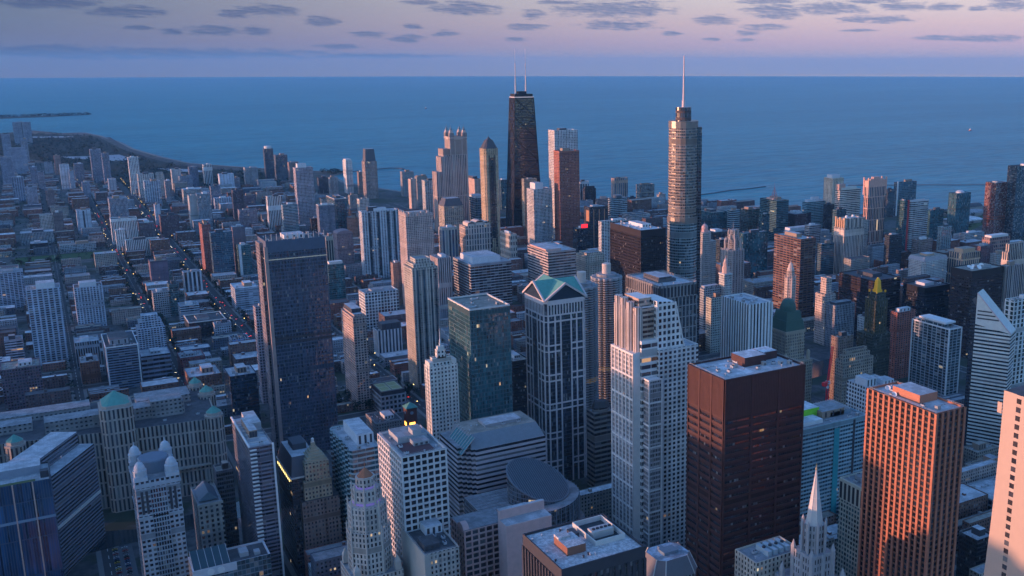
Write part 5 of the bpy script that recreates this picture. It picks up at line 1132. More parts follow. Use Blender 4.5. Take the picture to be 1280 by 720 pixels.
def quad_lantern():
    r = thing('lantern_tower', 'pinkish limestone skyscraper with four pointed corner lanterns', 'skyscraper', (925, 2306, 0)); take(885, 970, 2280, 2340)
    M = facade('vert', wall=(.50, .385, .34), glass=(.05, .055, .075), bay=4.4, floor=100, ww=.46, wh=.98, seed='nm'); MT = plain('pink_limestone', (.50, .385, .34))
    t = MB(); t.prism(rect(-21, 21, -19, 19), 0, 236, 0, 1); obj('wall', t, [M, M_ROOF[0]], r)
    t = MB(); t.prism(rect(-46, -21, -19, 16), 0, 196, 0, 1); t.prism(rect(-38, -21, -14, 20), 196, 214, 0, 1); t.prism(rect(-58, -46, -17, 14), 0, 160, 0, 1); obj('wing_wall', t, [M, M_ROOF[0]], r)
    for sx in (-1, 1):
        for sy in (-1, 1):
            t = MB(); x, y = sx * 16.5, sy * 14.5
            t.box(x - 5.5, x + 5.5, y - 5.5, y + 5.5, 236, 252, 0, 1); t.loft(rect(x - 4.4, x + 4.4, y - 4.4, y + 4.4), 252, rect(x - 3, x + 3, y - 3, y + 3), 258, 1, 1)
            u = MB(); u.pyramid(rect(x - 3, x + 3, y - 3, y + 3), 258, (x, y, 268), 0); u.tube((x, y, 266), (x, y, 275), .4, .15, 5, 0)
            q = obj('lantern', t, [facade('vert', wall=(.46, .36, .33), glass=(.06, .08, .10), bay=2.2, floor=30, seed='ln'), MT], r); obj('lantern_cap', u, [plain('lantern_glass', (.16, .21, .24), .25)], q)
    t = MB()
    for s in (-1, 1):
        t.box(-12, 12, s*19 - 1, s*19 + 1, 236, 243, 0); t.box(s*21 - 1, s*21 + 1, -10, 10, 236, 243, 0)
    obj('parapet', t, [MT], r)
    t = MB()
    for x in (-21, -9, 9, 21): t.box(x - 1, x + 1, -19.7, -19, 10, 234, 0)
    obj('pier_rib', t, [MT], r)
quad_lantern()

def pitched_tower():
    r = thing('pitched_tower', 'slim tan tower with a dark pitched metal roof by the braced black tower', 'skyscraper', (889, 2014, 0)); take(868, 910, 1996, 2032)
    M = facade('vert', wall=(.50, .37, .235), glass=(.04, .045, .055), bay=4.2, floor=3.2, ww=.42, wh=.66, seed='pt'); MT = plain('tan_stone', (.50, .37, .235))
    p = [(-17, -10), (-12, -15), (12, -15), (17, -10), (17, 12), (12, 16), (-12, 16), (-17, 12)]
    t = MB(); t.prism(p, 0, 236, 0, 1); obj('wall', t, [M, MT], r)
    t = MB()
    for x in (-6, 6): t.box(x - 1, x + 1, -15.5, -15, 20, 222, 0)
    t.box(-4, 4, -15.4, -15, 40, 216, 0); obj('recess_glazing', t, [facade('dark', bay=2, floor=3.2, seed='ptr')], r)
    t = MB(); t.loft([(x*.92, y*.92) for x, y in p], 236, [(x*.42, y*.42) for x, y in p], 254, 0, 0); t.pyramid([(x*.3, y*.3) for x, y in p], 254, (0, 0, 261), 0); t.tube((0, 0, 258), (0, 0, 266), .3, n=5); obj('pitched_roof', t, [plain('dark_roof_metal', (.075, .07, .08), .5)], r)
pitched_tower()

# green pedimented skyscraper
def pediment_tower():
    x0, y0, w, d, H = 443.7, 827.4, 44.5, 47.3, 190.0
    r = thing('pediment_tower', 'white-latticed blue glass skyscraper under crossed green pediment roofs', 'skyscraper', (x0 + w/2, y0 + d/2, 0)); take(x0, x0 + w, y0, y0 + d)
    M = facade('glass', wall=(.07, .08, .10), glass=(.022, .030, .045), bay=1.5, floor=3.9, ww=.9, wh=.8, lit=.025, seed='pd')
    c = 3.2
    p = [(-w/2, -d/2 + c), (-w/2 + c, -d/2), (w/2 - c, -d/2), (w/2, -d/2 + c), (w/2, d/2 - c), (w/2 - c, d/2), (-w/2 + c, d/2), (-w/2, d/2 - c)]
    t = MB(); t.prism(p, 0, H, 0, 1); obj('wall', t, [M, M_ROOF[0]], r)
    t = MB()
    def S(u0, u1, z0, z1, dp=.5):
        t.box(u0, u1, -d/2 - dp, -d/2 + .05, z0, z1); t.box(u0, u1, d/2 - .05, d/2 + dp, z0, z1)
    def Wf(u0, u1, z0, z1, dp=.5):
        t.box(-w/2 - dp, -w/2 + .05, u0, u1, z0, z1); t.box(w/2 - .05, w/2 + dp, u0, u1, z0, z1)
    for F, L in ((S, w), (Wf, d)):
        h = L/2 - c
        for u in (-h, h, -h*.62, h*.62, -h*.30, h*.30): F(u - .75 + (.3 if u == -h else 0), u + .75 - (.3 if u == h else 0), .3, H - 15, .5)
        for z in range(0, 6):
            zb = H - 15 - z * 30
            for q in (zb, zb - 6.2):
                if q > 4:
                    if z in (0, 3): F(-h, h, q - .75, q + .75, .42)
                    else: F(-h, -h*.30, q - .75, q + .75, .42); F(h*.30, h, q - .75, q + .75, .42)
        n = 12
        for i in range(n + 1): u = -h + 2*h*i/n; F(u - .6, u + .6, H - 14.4, H - 4.5, .46)
        F(-L/2 + c, L/2 - c, H - 4.5, H, .7)
    for sx in (-1, 1):
        for sy in (-1, 1):
            a = (sx*(w/2), sy*(d/2 - c)); b = (sx*(w/2 - c), sy*(d/2))
            for q in (a, b): t.box(q[0] - .6, q[0] + .6, q[1] - .6, q[1] + .6, .3, H - .05)
            for z in range(0, 6):
                for zb in (H - 15 - z*30, H - 21.2 - z*30):
                    if zb > 4: t.tube((*a, zb), (*b, zb), .7, n=4)
            t.tube((*a, H - 2), (*b, H - 2), 1.6, n=4)
    obj('lattice_frame', t, [M_PINKGR], r)
    # crossed gables
    pk = 16.0; e = .8
    t = MB(); hw, hd = w/2 + e, d/2 + e
    zc = H + pk
    t.face([(-hw, -hd, H + .2), (0, -hd, zc), (0, 0, zc)], 0) if False else None
    A = (-hw, -hd, H + .3); B = (hw, -hd, H + .3); Cc = (hw, hd, H + .3); Dd = (-hw, hd, H + .3)
    s_, n_, w_, e_ = (0, -hd, zc), (0, hd, zc), (-hw, 0, zc), (hw, 0, zc); o_ = (0, 0, zc)
    for tri in ((A, o_, s_), (s_, o_, B), (B, o_, e_), (e_, o_, Cc), (Cc, o_, n_), (n_, o_, Dd), (Dd, o_, w_), (w_, o_, A)): t.face(tri, 0)
    obj('green_roof', t, [M_COPPER], r)
    t = MB()
    for tri in (((-w/2 + 2, -d/2 + .3, H), (w/2 - 2, -d/2 + .3, H), (0, -d/2 + .3, zc - 2)), ((w/2 - 2, d/2 - .3, H), (-w/2 + 2, d/2 - .3, H), (0, d/2 - .3, zc - 2)),
                ((-w/2 + .3, d/2 - 2, H), (-w/2 + .3, -d/2 + 2, H), (-w/2 + .3, 0, zc - 2)), ((w/2 - .3, -d/2 + 2, H), (w/2 - .3, d/2 - 2, H), (w/2 - .3, 0, zc - 2))): t.face(tri, 0)
    obj('pediment_glazing', t, [plain('pediment_glass', (.03, .045, .065), .15)], r)
    t = MB()
    for a, b in ((A, s_), (s_, B), (B, e_), (e_, Cc), (Cc, n_), (n_, Dd), (Dd, w_), (w_, A)): t.tube((a[0], a[1], a[2] - .5), (b[0], b[1], b[2] - .2), 1.25, n=4)
    obj('pediment_trim', t, [plain('pediment_stone', (.52, .45, .44))], r)
pediment_tower()

# corn-cob towers
def cob(x, y, lab):
    r = thing('corncob_tower', lab, 'tower', (x, y, 0), 'twin corncob towers'); take(x - 19, x + 19, y - 19, y + 19)
    t = MB(); t.lathe(0, 0, [(15.2, 0), (15.2, 165)], 32, 0); obj('wall', t, [facade('dark', wall=(.05, .055, .07), glass=(.03, .04, .055), bay=2.9, floor=2.75, lit=.05, seed='cob')], r)
    conc = plain('cob_concrete', (.40, .40, .41), .8)
    t = MB()
    n = 16; prof = []
    for i in range(n * 6):
        a = 6.28318 * i / (n * 6); k = abs(math.sin(a * n / 2)); rr = 16.2 + 2.9 * math.sqrt(k); prof.append((rr * math.cos(a), rr * math.sin(a)))
    z = 6.0
    while z < 164.5:
        thin = .95
        t.prism(prof, z, z + thin, 0, 0, bot=True)
        z += 2.75 if z > 58 else 3.1
    obj('balcony_rib', t, [conc], r)
    t = MB(); t.prism(prof, 164.6, 166.2, 0, 1, bot=True); obj('roof', t, [conc, M_ROOF[0]], r)
    t = MB(); t.lathe(0, 0, [(12, 166.2), (12, 169.5), (0, 169.5)], 24, 1); t.lathe(0, 0, [(5.3, 166.2), (5.3, 181), (4.8, 181.6), (0, 181.6)], 20, 0); obj('core', t, [plain('core_pale', (.55, .47, .41)), M_ROOF[0]], r)
    t = MB(); t.lathe(0, 0, [(17.5, 52), (17.5, 57), (0, 57)], 28, 0); obj('plant_floor', t, [plain('lit_lounge', (.16, .12, .08), emit=.06)], r)
cob(608.7, 999.5, 'round corncob tower of stacked balconies standing clear of the pediment skyscraper')
cob(560, 971, 'round corncob tower half hidden by the green-pediment skyscraper')

# stepped white tower with rounded piers
def stepped_white():
    x0, y0 = 441.0, 637.2; w, d = 50.5, 30.0
    r = thing('stepped_tower', 'white stepped tower of lattice walls and rounded piers with a slanted grid crown', 'skyscraper', (x0, y0, 0)); take(x0 - 8, x0 + 52, y0 - 8, y0 + 46)
    wt = (.70, .655, .63); MT = plain('white_granite', wt, .7)
    Mgrid = facade('grid', wall=wt, glass=(.022, .026, .036), bay=4.4, floor=3.95, ww=.56, wh=.58, lit=.04, seed='sw')
    Mband = facade('horz', wall=wt, glass=(.025, .03, .04), bay=9, floor=5.9, ww=.95, wh=.55, seed='swb')
    Mlat = facade('glass', wall=(.40, .38, .39), glass=(.06, .065, .075), bay=1.6, floor=3.95, ww=.72, wh=.62, blind=.4, seed='swl')
    # east wing
    t = MB(); inn = parapet_body(t, rect(12, 50.5, 0, 34), 187, 0, 1); obj('east_wing', t, [Mgrid, MT], r); roof_sheet(inn, 185.8, M_ROOF[1], r)
    # banded middle
    t = MB(); t.prism(rect(-3, 12, 2.5, 12), 0, 196, 0, 1); t.prism(rect(-3, 12, 12, 38), 0, 186, 0, 1); obj('middle_shaft', t, [Mband, MT], r)
    # lattice west front
    t = MB(); t.prism(rect(-9, -3, 5, 40), 0, 186, 0, 1); obj('lattice_wing', t, [Mlat, MT], r)
    t = MB()
    for y in (5, 10.8, 16.6, 22.4, 28.2, 34, 40): t.box(-9.7, -9, y - .55, y + .55, .3, 186)
    for z in range(14, 187, 19): t.box(-9.6, -9, 5, 40, z - .8, z + .8)
    t.box(-9.7, -8, 4.4, 5, .3, 186.5); t.box(-8, -3, 4.4, 5, .3, 187)
    obj('lattice_frame', t, [MT], r)
    # south glass bay
    t = MB(); t.prism(rect(-1, 11, -6, 3), 0, 165, 0, 1); obj('south_bay', t, [Mlat, MT], r)
    t = MB()
    for x in (-1, 11): t.box(x - .5, x + .5, -6.5, -6, .3, 165.5)
    for z in range(13, 166, 19): t.box(-.5, 10.5, -6.5, -6, z - .6, z + .6); t.box(-1.5, -1, -6, 3, z - .6, z + .6)
    obj('bay_frame', t, [MT], r)
    # rounded piers of the upper shaft
    Mp = facade('vert', wall=(.62, .52, .47), glass=(.10, .085, .08), bay=2.4, floor=60, ww=.4, wh=.97, seed='swp')
    for k, (x, y, h) in enumerate(((-4.5, 36, 222), (-4.5, 27, 222), (-4.0, 18, 220), (-2.5, 9, 217))):
        t = MB(); t.lathe(x, y, [(4.0, 186), (4.0, h), (3.4, h), (3.4, h + 6), (0, h + 6)], 14, 0); obj('rounded_pier', t, [Mp], r)
    t = MB(); t.prism(rect(-4, 12, 8, 36), 186, 222, 0, 1); t.prism(rect(0, 12, 12, 34), 222, 229, 0, 1); obj('upper_shaft', t, [facade('horz', wall=(.52, .36, .28), glass=(.06, .05, .05), bay=5, floor=4, seed='swu'), MT], r)
    # slanted grid slab
    t = MB(); za = 227
    A0, A1 = 12.0, 29.0
    for y, rev in ((3, 0), (34, 1)):
        q = [(A0, y, 186), (A1 + 9, y, 186), (A1, y, za - 2), (A0, y, za)]; uv = [(a[0], a[2]) for a in q]
        t.face(q[::-1] if rev else q, 0, uv[::-1] if rev else uv)
    t.face([(A1 + 9, 3, 186), (A1 + 9, 34, 186), (A1, 34, za - 2), (A1, 3, za - 2)], 1); t.face([(A0, 34, 186), (A0, 3, 186), (A0, 3, za), (A0, 34, za)], 0, [(0, 0), (31, 0), (31, 41), (0, 41)]); t.face([(A0, 3, za), (A1, 3, za - 2), (A1, 34, za - 2), (A0, 34, za)], 1)
    obj('slanted_crown', t, [facade('grid', wall=wt, glass=(.022, .026, .036), bay=4.25, floor=5.2, ww=.58, wh=.58, seed='sws'), MT], r)
    t = MB(); t.tube((A1 + .2, 2.7, za - 2), (A1 + 9.2, 2.7, 186), .7, n=4); obj('slant_trim', t, [MT], r)
stepped_white()
def gabled_slim():
    P = (451.0, 681.0)
    r = thing('gabled_tower', 'slim white twin-arched gabled tower hugging the stepped white tower', 'tower', (P[0], P[1], 0)); take(P[0] - 2, P[0] + 13, P[1], P[1] + 28)
    M = facade('vert', wall=(.58, .55, .54), glass=(.03, .035, .05), bay=3.4, floor=70, ww=.5, wh=.98, seed='gs'); MT = plain('gable_white', (.58, .55, .54))
    w, d, H = 12, 30, 158
    t = MB(); t.prism(rect(0, w, 0, d), 0, H, 0, 1); obj('wall', t, [M, MT], r)
    for y in (0, d/2):
        t = MB(); h = d/2
        for x in (0, w): t.face([(x, y, H), (x, y + h, H), (x, y + h, H + 4), (x, y + h/2, H + 10), (x, y, H + 4)][::(-1 if x == 0 else 1)], 0)
        t.face([(0, y, H + 4), (w, y, H + 4), (w, y + h/2, H + 10), (0, y + h/2, H + 10)], 0); t.face([(0, y + h/2, H + 10), (w, y + h/2, H + 10), (w, y + h, H + 4), (0, y + h, H + 4)], 0)
        t.face([(0, y, H), (w, y, H), (w, y, H + 4), (0, y, H + 4)], 0)
        obj('gable', t, [MT], r)
gabled_slim()

# sloping striped office block
def striped_block():
    x0, y0, w, d, H = 315.1, 724.2, 76.4, 52.7, 105.0
    r = thing('striped_block', 'broad office block of white and black stripes with a sloped glass atrium roof', 'skyscraper', (x0 + w/2, y0 + d/2, 0)); take(x0, x0 + w, y0, y0 + d)
    M = facade('horz', wall=(.50, .47, .50), glass=(.022, .028, .04), bay=60, floor=4.3, ww=1.0, wh=.52, lit=.0, seed='sb'); MT = plain('stripe_white', (.50, .47, .50))
    t = MB()
    p = [(-w/2, d/2)]
    for k in range(4): p += [(-w/2 + k*3.0, -d/2 + 11 - k*3.0), (-w/2 + (k + 1)*3.0, -d/2 + 11 - k*3.0)]
    p += [(-w/2 + 12, -d/2), (w/2, -d/2), (w/2, d/2)]
    t.prism(p, 0, H - 7, 0, 1); obj('wall', t, [M, M_ROOF[0]], r)
    t = MB()
    z = 4.3
    while z < H - 8: t.box(-w/2 + 12, w/2 + .5, -d/2 - .6, -d/2, z - 1.1, z + .9); z += 4.3
    obj('spandrel_rib', t, [MT], r)
    t = MB(); a = rect(-w/2 + 9, w/2, -d/2 + 1, d/2 - 1); b = rect(-w/2 + 12, w/2 - 2, -d/2 + 14, d/2 - 6); t.loft(a, H - 7, b, H + 2, 0, 1); obj('sloped_roof', t, [plain('sloped_metal', (.20, .23, .25), .4), M_ROOF[3]], r)
    t = MB()
    for k in range(9):
        y = -d/2 + 3 + k*4.6
        t.tube((-w/2 + 1, y, H - 10), (-w/2 + 13, y, H + 3), .28, n=4)
    t.face([(-w/2 + .8, d/2 - 12, H - 11), (-w/2 + .8, -d/2 + 4, H - 11), (-w/2 + 13, -d/2 + 4, H + 2), (-w/2 + 13, d/2 - 12, H + 2)], 1)
    obj('atrium_roof', t, [M_STEEL, plain('atrium_glass', (.06, .20, .22), .12)], r)
    t = MB(); t.box(-w*.1, w*.34, -d*.08, d*.22, H + 2, H + 4.5, 0, 1); obj('penthouse', t, [plain('penthouse_grey', (.33,.34,.36)), M_ROOF[1]], r)
    units(r, w*.7, d*.4, H + 2, 5, 31)
striped_block()

# sliced drum government centre
def drum_centre():
    r = thing('drum_centre', 'low glass government block with a big sliced drum roof', 'building', (345, 668, 0)); take(296, 398, 628, 712)
    Mg = facade('glass', wall=(.14, .17, .20), glass=(.04, .06, .08), bay=2.2, floor=3.6, ww=.86, wh=.78, seed='dc')
    # square body, north-west
    t = MB(); t.prism(rect(-36, 30, -6, 40), 0, 66, 0, 1); obj('wall', t, [Mg, M_ROOF[0]], r)
    t = MB()
    for k in range(8): t.box(-36, 4, -6 + k*5.6, -5.6 + k*5.6, 66.02, 66.5)
    for k in range(9): t.box(-36 + k*5, -35.6 + k*5, -6, 34, 66.02, 66.45)
    obj('roof_grid_frame', t, [plain('roof_grid', (.30, .31, .33))], r)
    # drum sliced by a sloping plane
    c = (16, 8); rad = 25; n = 40
    def zc(x, y): return 83 - .46 * ((x - c[0]) * .55 - (y - c[1]) * .83)
    t = MB(); rim = [(c[0] + rad*math.cos(6.28318*i/n), c[1] + rad*math.sin(6.28318*i/n)) for i in range(n)]
    zr = [82 + .43 * ((y - c[1]) * .9 - (x - c[0]) * .55) for x, y in rim]
    for i in range(n):
        j = (i + 1) % n
        t.face([(*rim[i], 40), (*rim[j], 40), (*rim[j], zr[j]), (*rim[i], zr[i])], 0, [(rad*6.283*i/n, 40), (rad*6.283*(i+1)/n, 40), (rad*6.283*(i+1)/n, zr[j]), (rad*6.283*i/n, zr[i])])
    t.face([(*p, z) for p, z in zip(rim, zr)], 1); obj('drum', t, [Mg, plain('drum_roof', (.055, .07, .09), .3)], r)
    t = MB()
    for k in range(-12, 13):
        x = c[0] + k * 2.0; h = math.sqrt(max(0, rad**2 - (k*2.0)**2))
        if h < 1: continue
        f = lambda yy: 82 + .43 * ((yy - c[1]) * .9 - (x - c[0]) * .55) + .25
        t.tube((x, c[1] - h, f(c[1] - h)), (x, c[1] + h, f(c[1] + h)), .42, n=4)
    for i in range(n):
        j = (i + 1) % n; t.tube((*rim[i], zr[i]), (*rim[j], zr[j]), .7, n=4)
    obj('drum_roof_frame', t, [plain('drum_rib', (.17, .19, .22), .5)], r)
    # curved stepping front
    for k, (ra, zt) in enumerate(((48, 20), (43, 46), (38, 70))):
        t = MB(); m = 22; pts = []
        for i in range(m + 1):
            a = -math.pi*.62 + math.pi*.80*i/m; pts.append((c[0] - 4 + ra*math.cos(a), c[1] + 2 + ra*math.sin(a)))
        pts += [(c[0], c[1] + 20), (c[0] - 14, c[1])]
        t.prism(pts, 0, zt, 0, 1); obj('curved_front', t, [Mg, M_ROOF[0]], r)
    t = MB()
    for i in range(20):
        a = -math.pi*.60 + math.pi*.76*i/19
        p0 = (c[0] - 4 + 38.3*math.cos(a), c[1] + 2 + 38.3*math.sin(a)); t.tube((*p0, .5), (*p0, 70.6), .35, n=4)
    obj('mullion_frame', t, [plain('drum_frame', (.24, .27, .31), .5)], r)
drum_centre()

# pink gridded block with arched corner, and its corrugated slab
def arched_block():
    r = thing('arched_block', 'pink gridded block with a rounded arch end and a corrugated pink slab', 'building', (277, 624, 0)); take(274, 340, 590, 656)
    M = facade('gridw', wall=(.70, .45, .41), glass=(.022, .026, .035), bay=5.2, floor=4.6, ww=.98, wh=.98, seed='ab'); MT = plain('pink_precast', (.70, .45, .41))
    t = MB(); t.prism(rect(0, 33, 0, 26), 0, 80, 0, 1); obj('wall', t, [M, M_ROOF[0]], r)
    f = frame_rect(33, 26, .3, 79.7, 5.2, 4.6, 1.1, 1.3, .6, cx=16.5, cy_=13); obj('mullion_frame', f, [MT], r)
    t = MB(); n = 8
    for i in range(n):
        a0, a1 = math.pi*i/n, math.pi*(i + 1)/n; q = [(-.6, 6.5 - 6.5*math.cos(a0), 78 + 6*math.sin(a0)), (-.6, 6.5 - 6.5*math.cos(a1), 78 + 6*math.sin(a1))]
        t.face([q[0], (4, q[0][1], q[0][2]), (4, q[1][1], q[1][2]), q[1]], 0); t.face([(-.6, 6.5, 78), q[0], q[1]], 0); t.face([(4, 6.5, 78), (4, q[1][1], q[1][2]), (4, q[0][1], q[0][2])], 0)
    obj('arched_end', t, [MT], r)
    t = MB()
    for k in range(16): t.box(-1.0, -.5, 1, 12, 2 + k*4.9, 4.2 + k*4.9)
    obj('stripe_rib', t, [plain('salmon_band', (.52, .33, .27))], r)
    t = MB(); t.prism(rect(21, 57, -28, -13), 0, 90, 0, 1); t.box(21, 57, -16, -13, 90, 97, 0, 1); t.prism(rect(33.4, 57, -13, 18), 0, 82, 0, 1); obj('slab_wall', t, [plain('corrugated_pink', (.76, .52, .49), .7), M_ROOF[1]], r)
    t = MB()
    for k in range(46): t.box(21.3 + k*.77, 21.6 + k*.77, -28.3, -28, .3, 89.5); t.box(21.3 + k*.77, 21.6 + k*.77, -16.3, -16, 90.5, 96.8)
    obj('corrugation_rib', t, [plain('corrugated_pink', (.50, .40, .41), .7)], r)
arched_block()

# gothic office tower
def gothic_tower():
    r = thing('gothic_tower', 'ornate cream gothic tower with an octagonal stepped top washed in purple light', 'tower', (206, 617, 0)); take(190, 226, 600, 640)
    col = (.50, .43, .385); M = facade('stone', wall=col, bay=2.7, floor=3.9, ww=.44, wh=.62, lit=.03, seed='gt'); MT = plain('gothic_terracotta', col)
    t = MB(); inn = parapet_body(t, rect(-16, 18, -14, 20), 74, 0, 1); obj('base_block', t, [M, MT], r); roof_sheet(inn, 72.8, M_ROOF[1], r)
    o8 = lambda k: ngon(0, 2, k, k, 8, .3927)
    for nm, k, z0, z1 in (('lower_shaft', 14.2, 72.7, 104), ('middle_shaft', 12.6, 104, 122), ('upper_shaft', 9.4, 122, 133), ('lantern', 6.6, 133, 141)):
        t = MB(); t.prism(o8(k), z0, z1, 0, 1); obj(nm, t, [M, MT], r)
    t = MB()
    for k, z0, z1 in ((14.2, 60, 107), (12.6, 104, 125), (9.4, 122, 136)):
        for x, y in o8(k): t.tube((x, y, z0), (x, y, z1), .75, .6, 5); t.tube((x, y, z1), (x, y, z1 + 2.5), .6, .05, 5)
    obj('buttress_rib', t, [MT], r)
    t = MB(); t.pyramid(o8(5.6), 141, (0, 2, 147), 0); t.tube((0, 2, 146), (0, 2, 153), .2, n=5); obj('copper_cap', t, [plain('rust_cap', (.34, .13, .07))], r)
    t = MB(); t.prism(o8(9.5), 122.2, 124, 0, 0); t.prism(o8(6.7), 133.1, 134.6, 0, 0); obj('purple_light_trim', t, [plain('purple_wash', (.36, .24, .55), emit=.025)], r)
    for sx, sy in ((-1, -1), (1, -1), (-1, 1), (1, 1)):
        t = MB(); x, y = (-13, 15)[sx > 0], (-11, 17)[sy > 0]; t.box(x - 2, x + 2, y - 2, y + 2, 74, 80); t.pyramid(rect(x - 2, x + 2, y - 2, y + 2), 80, (x, y, 85)); obj('turret', t, [MT], r)
gothic_tower()

def ziggurat_tower():
    r = thing('ziggurat_tower', 'brown and buff brick tower with a stepped ziggurat cap', 'tower', (207, 774, 0)); take(190, 224, 758, 794)
    bf = (.40, .33, .235); M = facade('stone', wall=bf, bay=2.8, floor=3.6, ww=.44, wh=.5, seed='zt'); MB2 = facade('brick', wall=(.24, .18, .16), bay=2.8, floor=3.6, seed='zb'); MT = plain('buff_brick', bf)
    t = MB(); t.prism(rect(-15, 15, -13, 16), 0, 68, 0, 1); obj('lower_shaft', t, [MB2, M_ROOF[2]], r)
    t = MB(); t.prism(rect(-12, 10, -11, 11), 68, 84, 0, 1); t.prism(rect(-10, 9, -10, 9), 84, 99, 0, 1); obj('upper_shaft', t, [M, MT], r)
    t = MB()
    for k in range(5): h = 8.4 - k*1.5; t.box(-.5 - h, -.5 + h, -.5 - h, -.5 + h, 99 + k*2.1, 101.1 + k*2.1)
    t.box(-2, 1, -2, 1, 109.5, 113); t.lathe(-.5, -.5, [(1.2, 113), (1.2, 116), (0, 117)], 8, 1); obj('ziggurat_cap', t, [MT, M_TRIM], r)
ziggurat_tower()

# postmodern tower with four corner domes
def domed_tower():
    x0, y0, w, d, H = 74.8, 760.0, 30.3, 46.0, 112.0
    r = thing('domed_tower', 'grey granite tower with four domed corner turrets around a blank drum', 'skyscraper', (x0 + w/2, y0 + d/2, 0)); take(x0, x0 + w, y0, y0 + d)
    col = (.36, .38, .42); MT = plain('grey_granite', col); M = facade('stone', wall=col, bay=3.4, floor=3.9, ww=.62, wh=.5, glass=(.02, .025, .035), seed='dt')
    t = MB(); t.prism(rect(-w/2, w/2, -d/2, d/2), 0, H, 0, 1); obj('wall', t, [M, M_ROOF[0]], r)
    t = MB(); t.box(-5.5, 5.5, -d/2 - .5, -d/2, 4, H - 6); t.box(-w/2 - .5, -w/2, -7, 7, 4, H - 6); obj('centre_glazing', t, [facade('vert', wall=(.30, .33, .37), glass=(.02, .03, .045), bay=1.8, floor=3.9, ww=.7, wh=.7, seed='dtc')], r)
    t = MB()
    for s in (-1, 1):
        for x in (8.0, 11.2): t.box(s*x - .9, s*x + .9, -d/2 - .35, -d/2, H - 26, H - 8, 0)
    obj('tall_pane', t, [M_DARKM], r)
    t = MB(); t.box(-w/2 - .7, w/2 + .7, -d/2 - .7, d/2 + .7, H - 5, H - 3); t.box(-w/2 - .5, w/2 + .5, -d/2 - .5, d/2 + .5, H - 29, H - 28); obj('cornice', t, [MT], r)
    for sx in (-1, 1):
        for sy in (-1, 1):
            t = MB(); x, y = sx*(w/2 - 4.4), sy*(d/2 - 4.4)
            t.box(x - 4.6, x + 4.6, y - 4.6, y + 4.6, H, H + 3)
            t.lathe(x, y, [(4.3, H + 3), (4.3, H + 7), (4.7, H + 7), (4.7, H + 8), (3.9, H + 8), (3.6, H + 10.5), (2.5, H + 12.8), (1.0, H + 14), (.4, H + 14.4), (.3, H + 17), (0, H + 17)], 16, 0)
            for a in range(8): t.tube((x + 4.4*math.cos(a*.785), y + 4.4*math.sin(a*.785), H + 3), (x + 4.4*math.cos(a*.785), y + 4.4*math.sin(a*.785), H + 7), .45, n=4)
            obj('dome_turret', t, [plain('pale_dome', (.44, .46, .50))], r)
    t = MB(); t.lathe(0, 0, [(11, H), (11, H + 9), (10.2, H + 10), (0, H + 10.4)], 28, 0); obj('drum', t, [plain('slate_drum', (.15, .18, .23))], r)
domed_tower()

# curved blue glass slab at the near edge and the banded slab along the river
def blue_glass():
    r = thing('glass_slab', 'blue glass tower with two salmon mullions and a planted roof terrace', 'skyscraper', (21.8, 821, 0)); take(-60, 24, 800, 870)
    M = facade('glass', wall=(.05, .08, .13), glass=(.015, .05, .11), bay=1.7, floor=30, ww=.72, wh=.97, blind=0, lit=0, seed='bg')
    t = MB(); inn = parapet_body(t, rect(-75, 0, 0, 40), 105, 0, 1); obj('wall', t, [M, M_DARKM], r); roof_sheet(inn, 103.8, roofmat('roof_terrace', (.42, .42, .43), .3), r)
    t = MB()
    for x in (-25, -12): t.box(x - .45, x + .45, -.7, 0, .3, 105)
    obj('salmon_rib', t, [plain('salmon_mullion', (.55, .36, .30))], r)
    t = MB(); t.box(-60, -10, 2, 6.5, 103.8, 104.6); obj('planter', t, [plain('terrace_plants', (.10, .12, .05), .9, var=.5, scale=.8)], r)
    t = MB(); t.box(-70, -6, 20, 39, 103.8, 110, 0, 1); t.box(-6.5, -1, 8, 14, 103.8, 109, 2, 2); obj('penthouse', t, [plain('penthouse_slate', (.24, .27, .33)), M_ROOF[1], M_DARKM], r)
    t = MB(); t.box(-75, .4, -.5, 0, 74, 76); obj('louver_band', t, [plain('band_blue', (.20, .27, .36))], r)
blue_glass()
def river_slab():
    A = (18.9, 866.0); B = (55.4, 934.7)
    L = math.hypot(B[0] - A[0], B[1] - A[1]); a = math.atan2(B[1] - A[1], B[0] - A[0])
    r = thing('river_slab', 'dark banded slab turned along the river with a stepped roof', 'building', (*A, 0), rz=a); take(-20, 58, 872, 950)
    M = facade('horz', wall=(.20, .21, .25), glass=(.015, .02, .032), bay=30, floor=3.3, ww=1, wh=.55, lit=0, seed='rs')
    t = MB(); t.prism(rect(0, L, 0, 12), 0, 88, 0, 1); t.prism(rect(-2, L - 2, 12, 34), 0, 100, 0, 1); obj('wall', t, [M, M_ROOF[1]], r)
    t = MB(); z = 3.3
    while z < 87: t.box(0, L + .3, -.45, 0, z - .5, z + .5); z += 3.3
    obj('spandrel_rib', t, [plain('slab_band', (.20, .21, .25))], r)
    t = MB(); t.box(-.2, L + .4, -.9, 0, 42, 44.5); obj('ledge', t, [M_TRIM], r)
    units(r, 50, 16, 100, 5, 9)
river_slab()

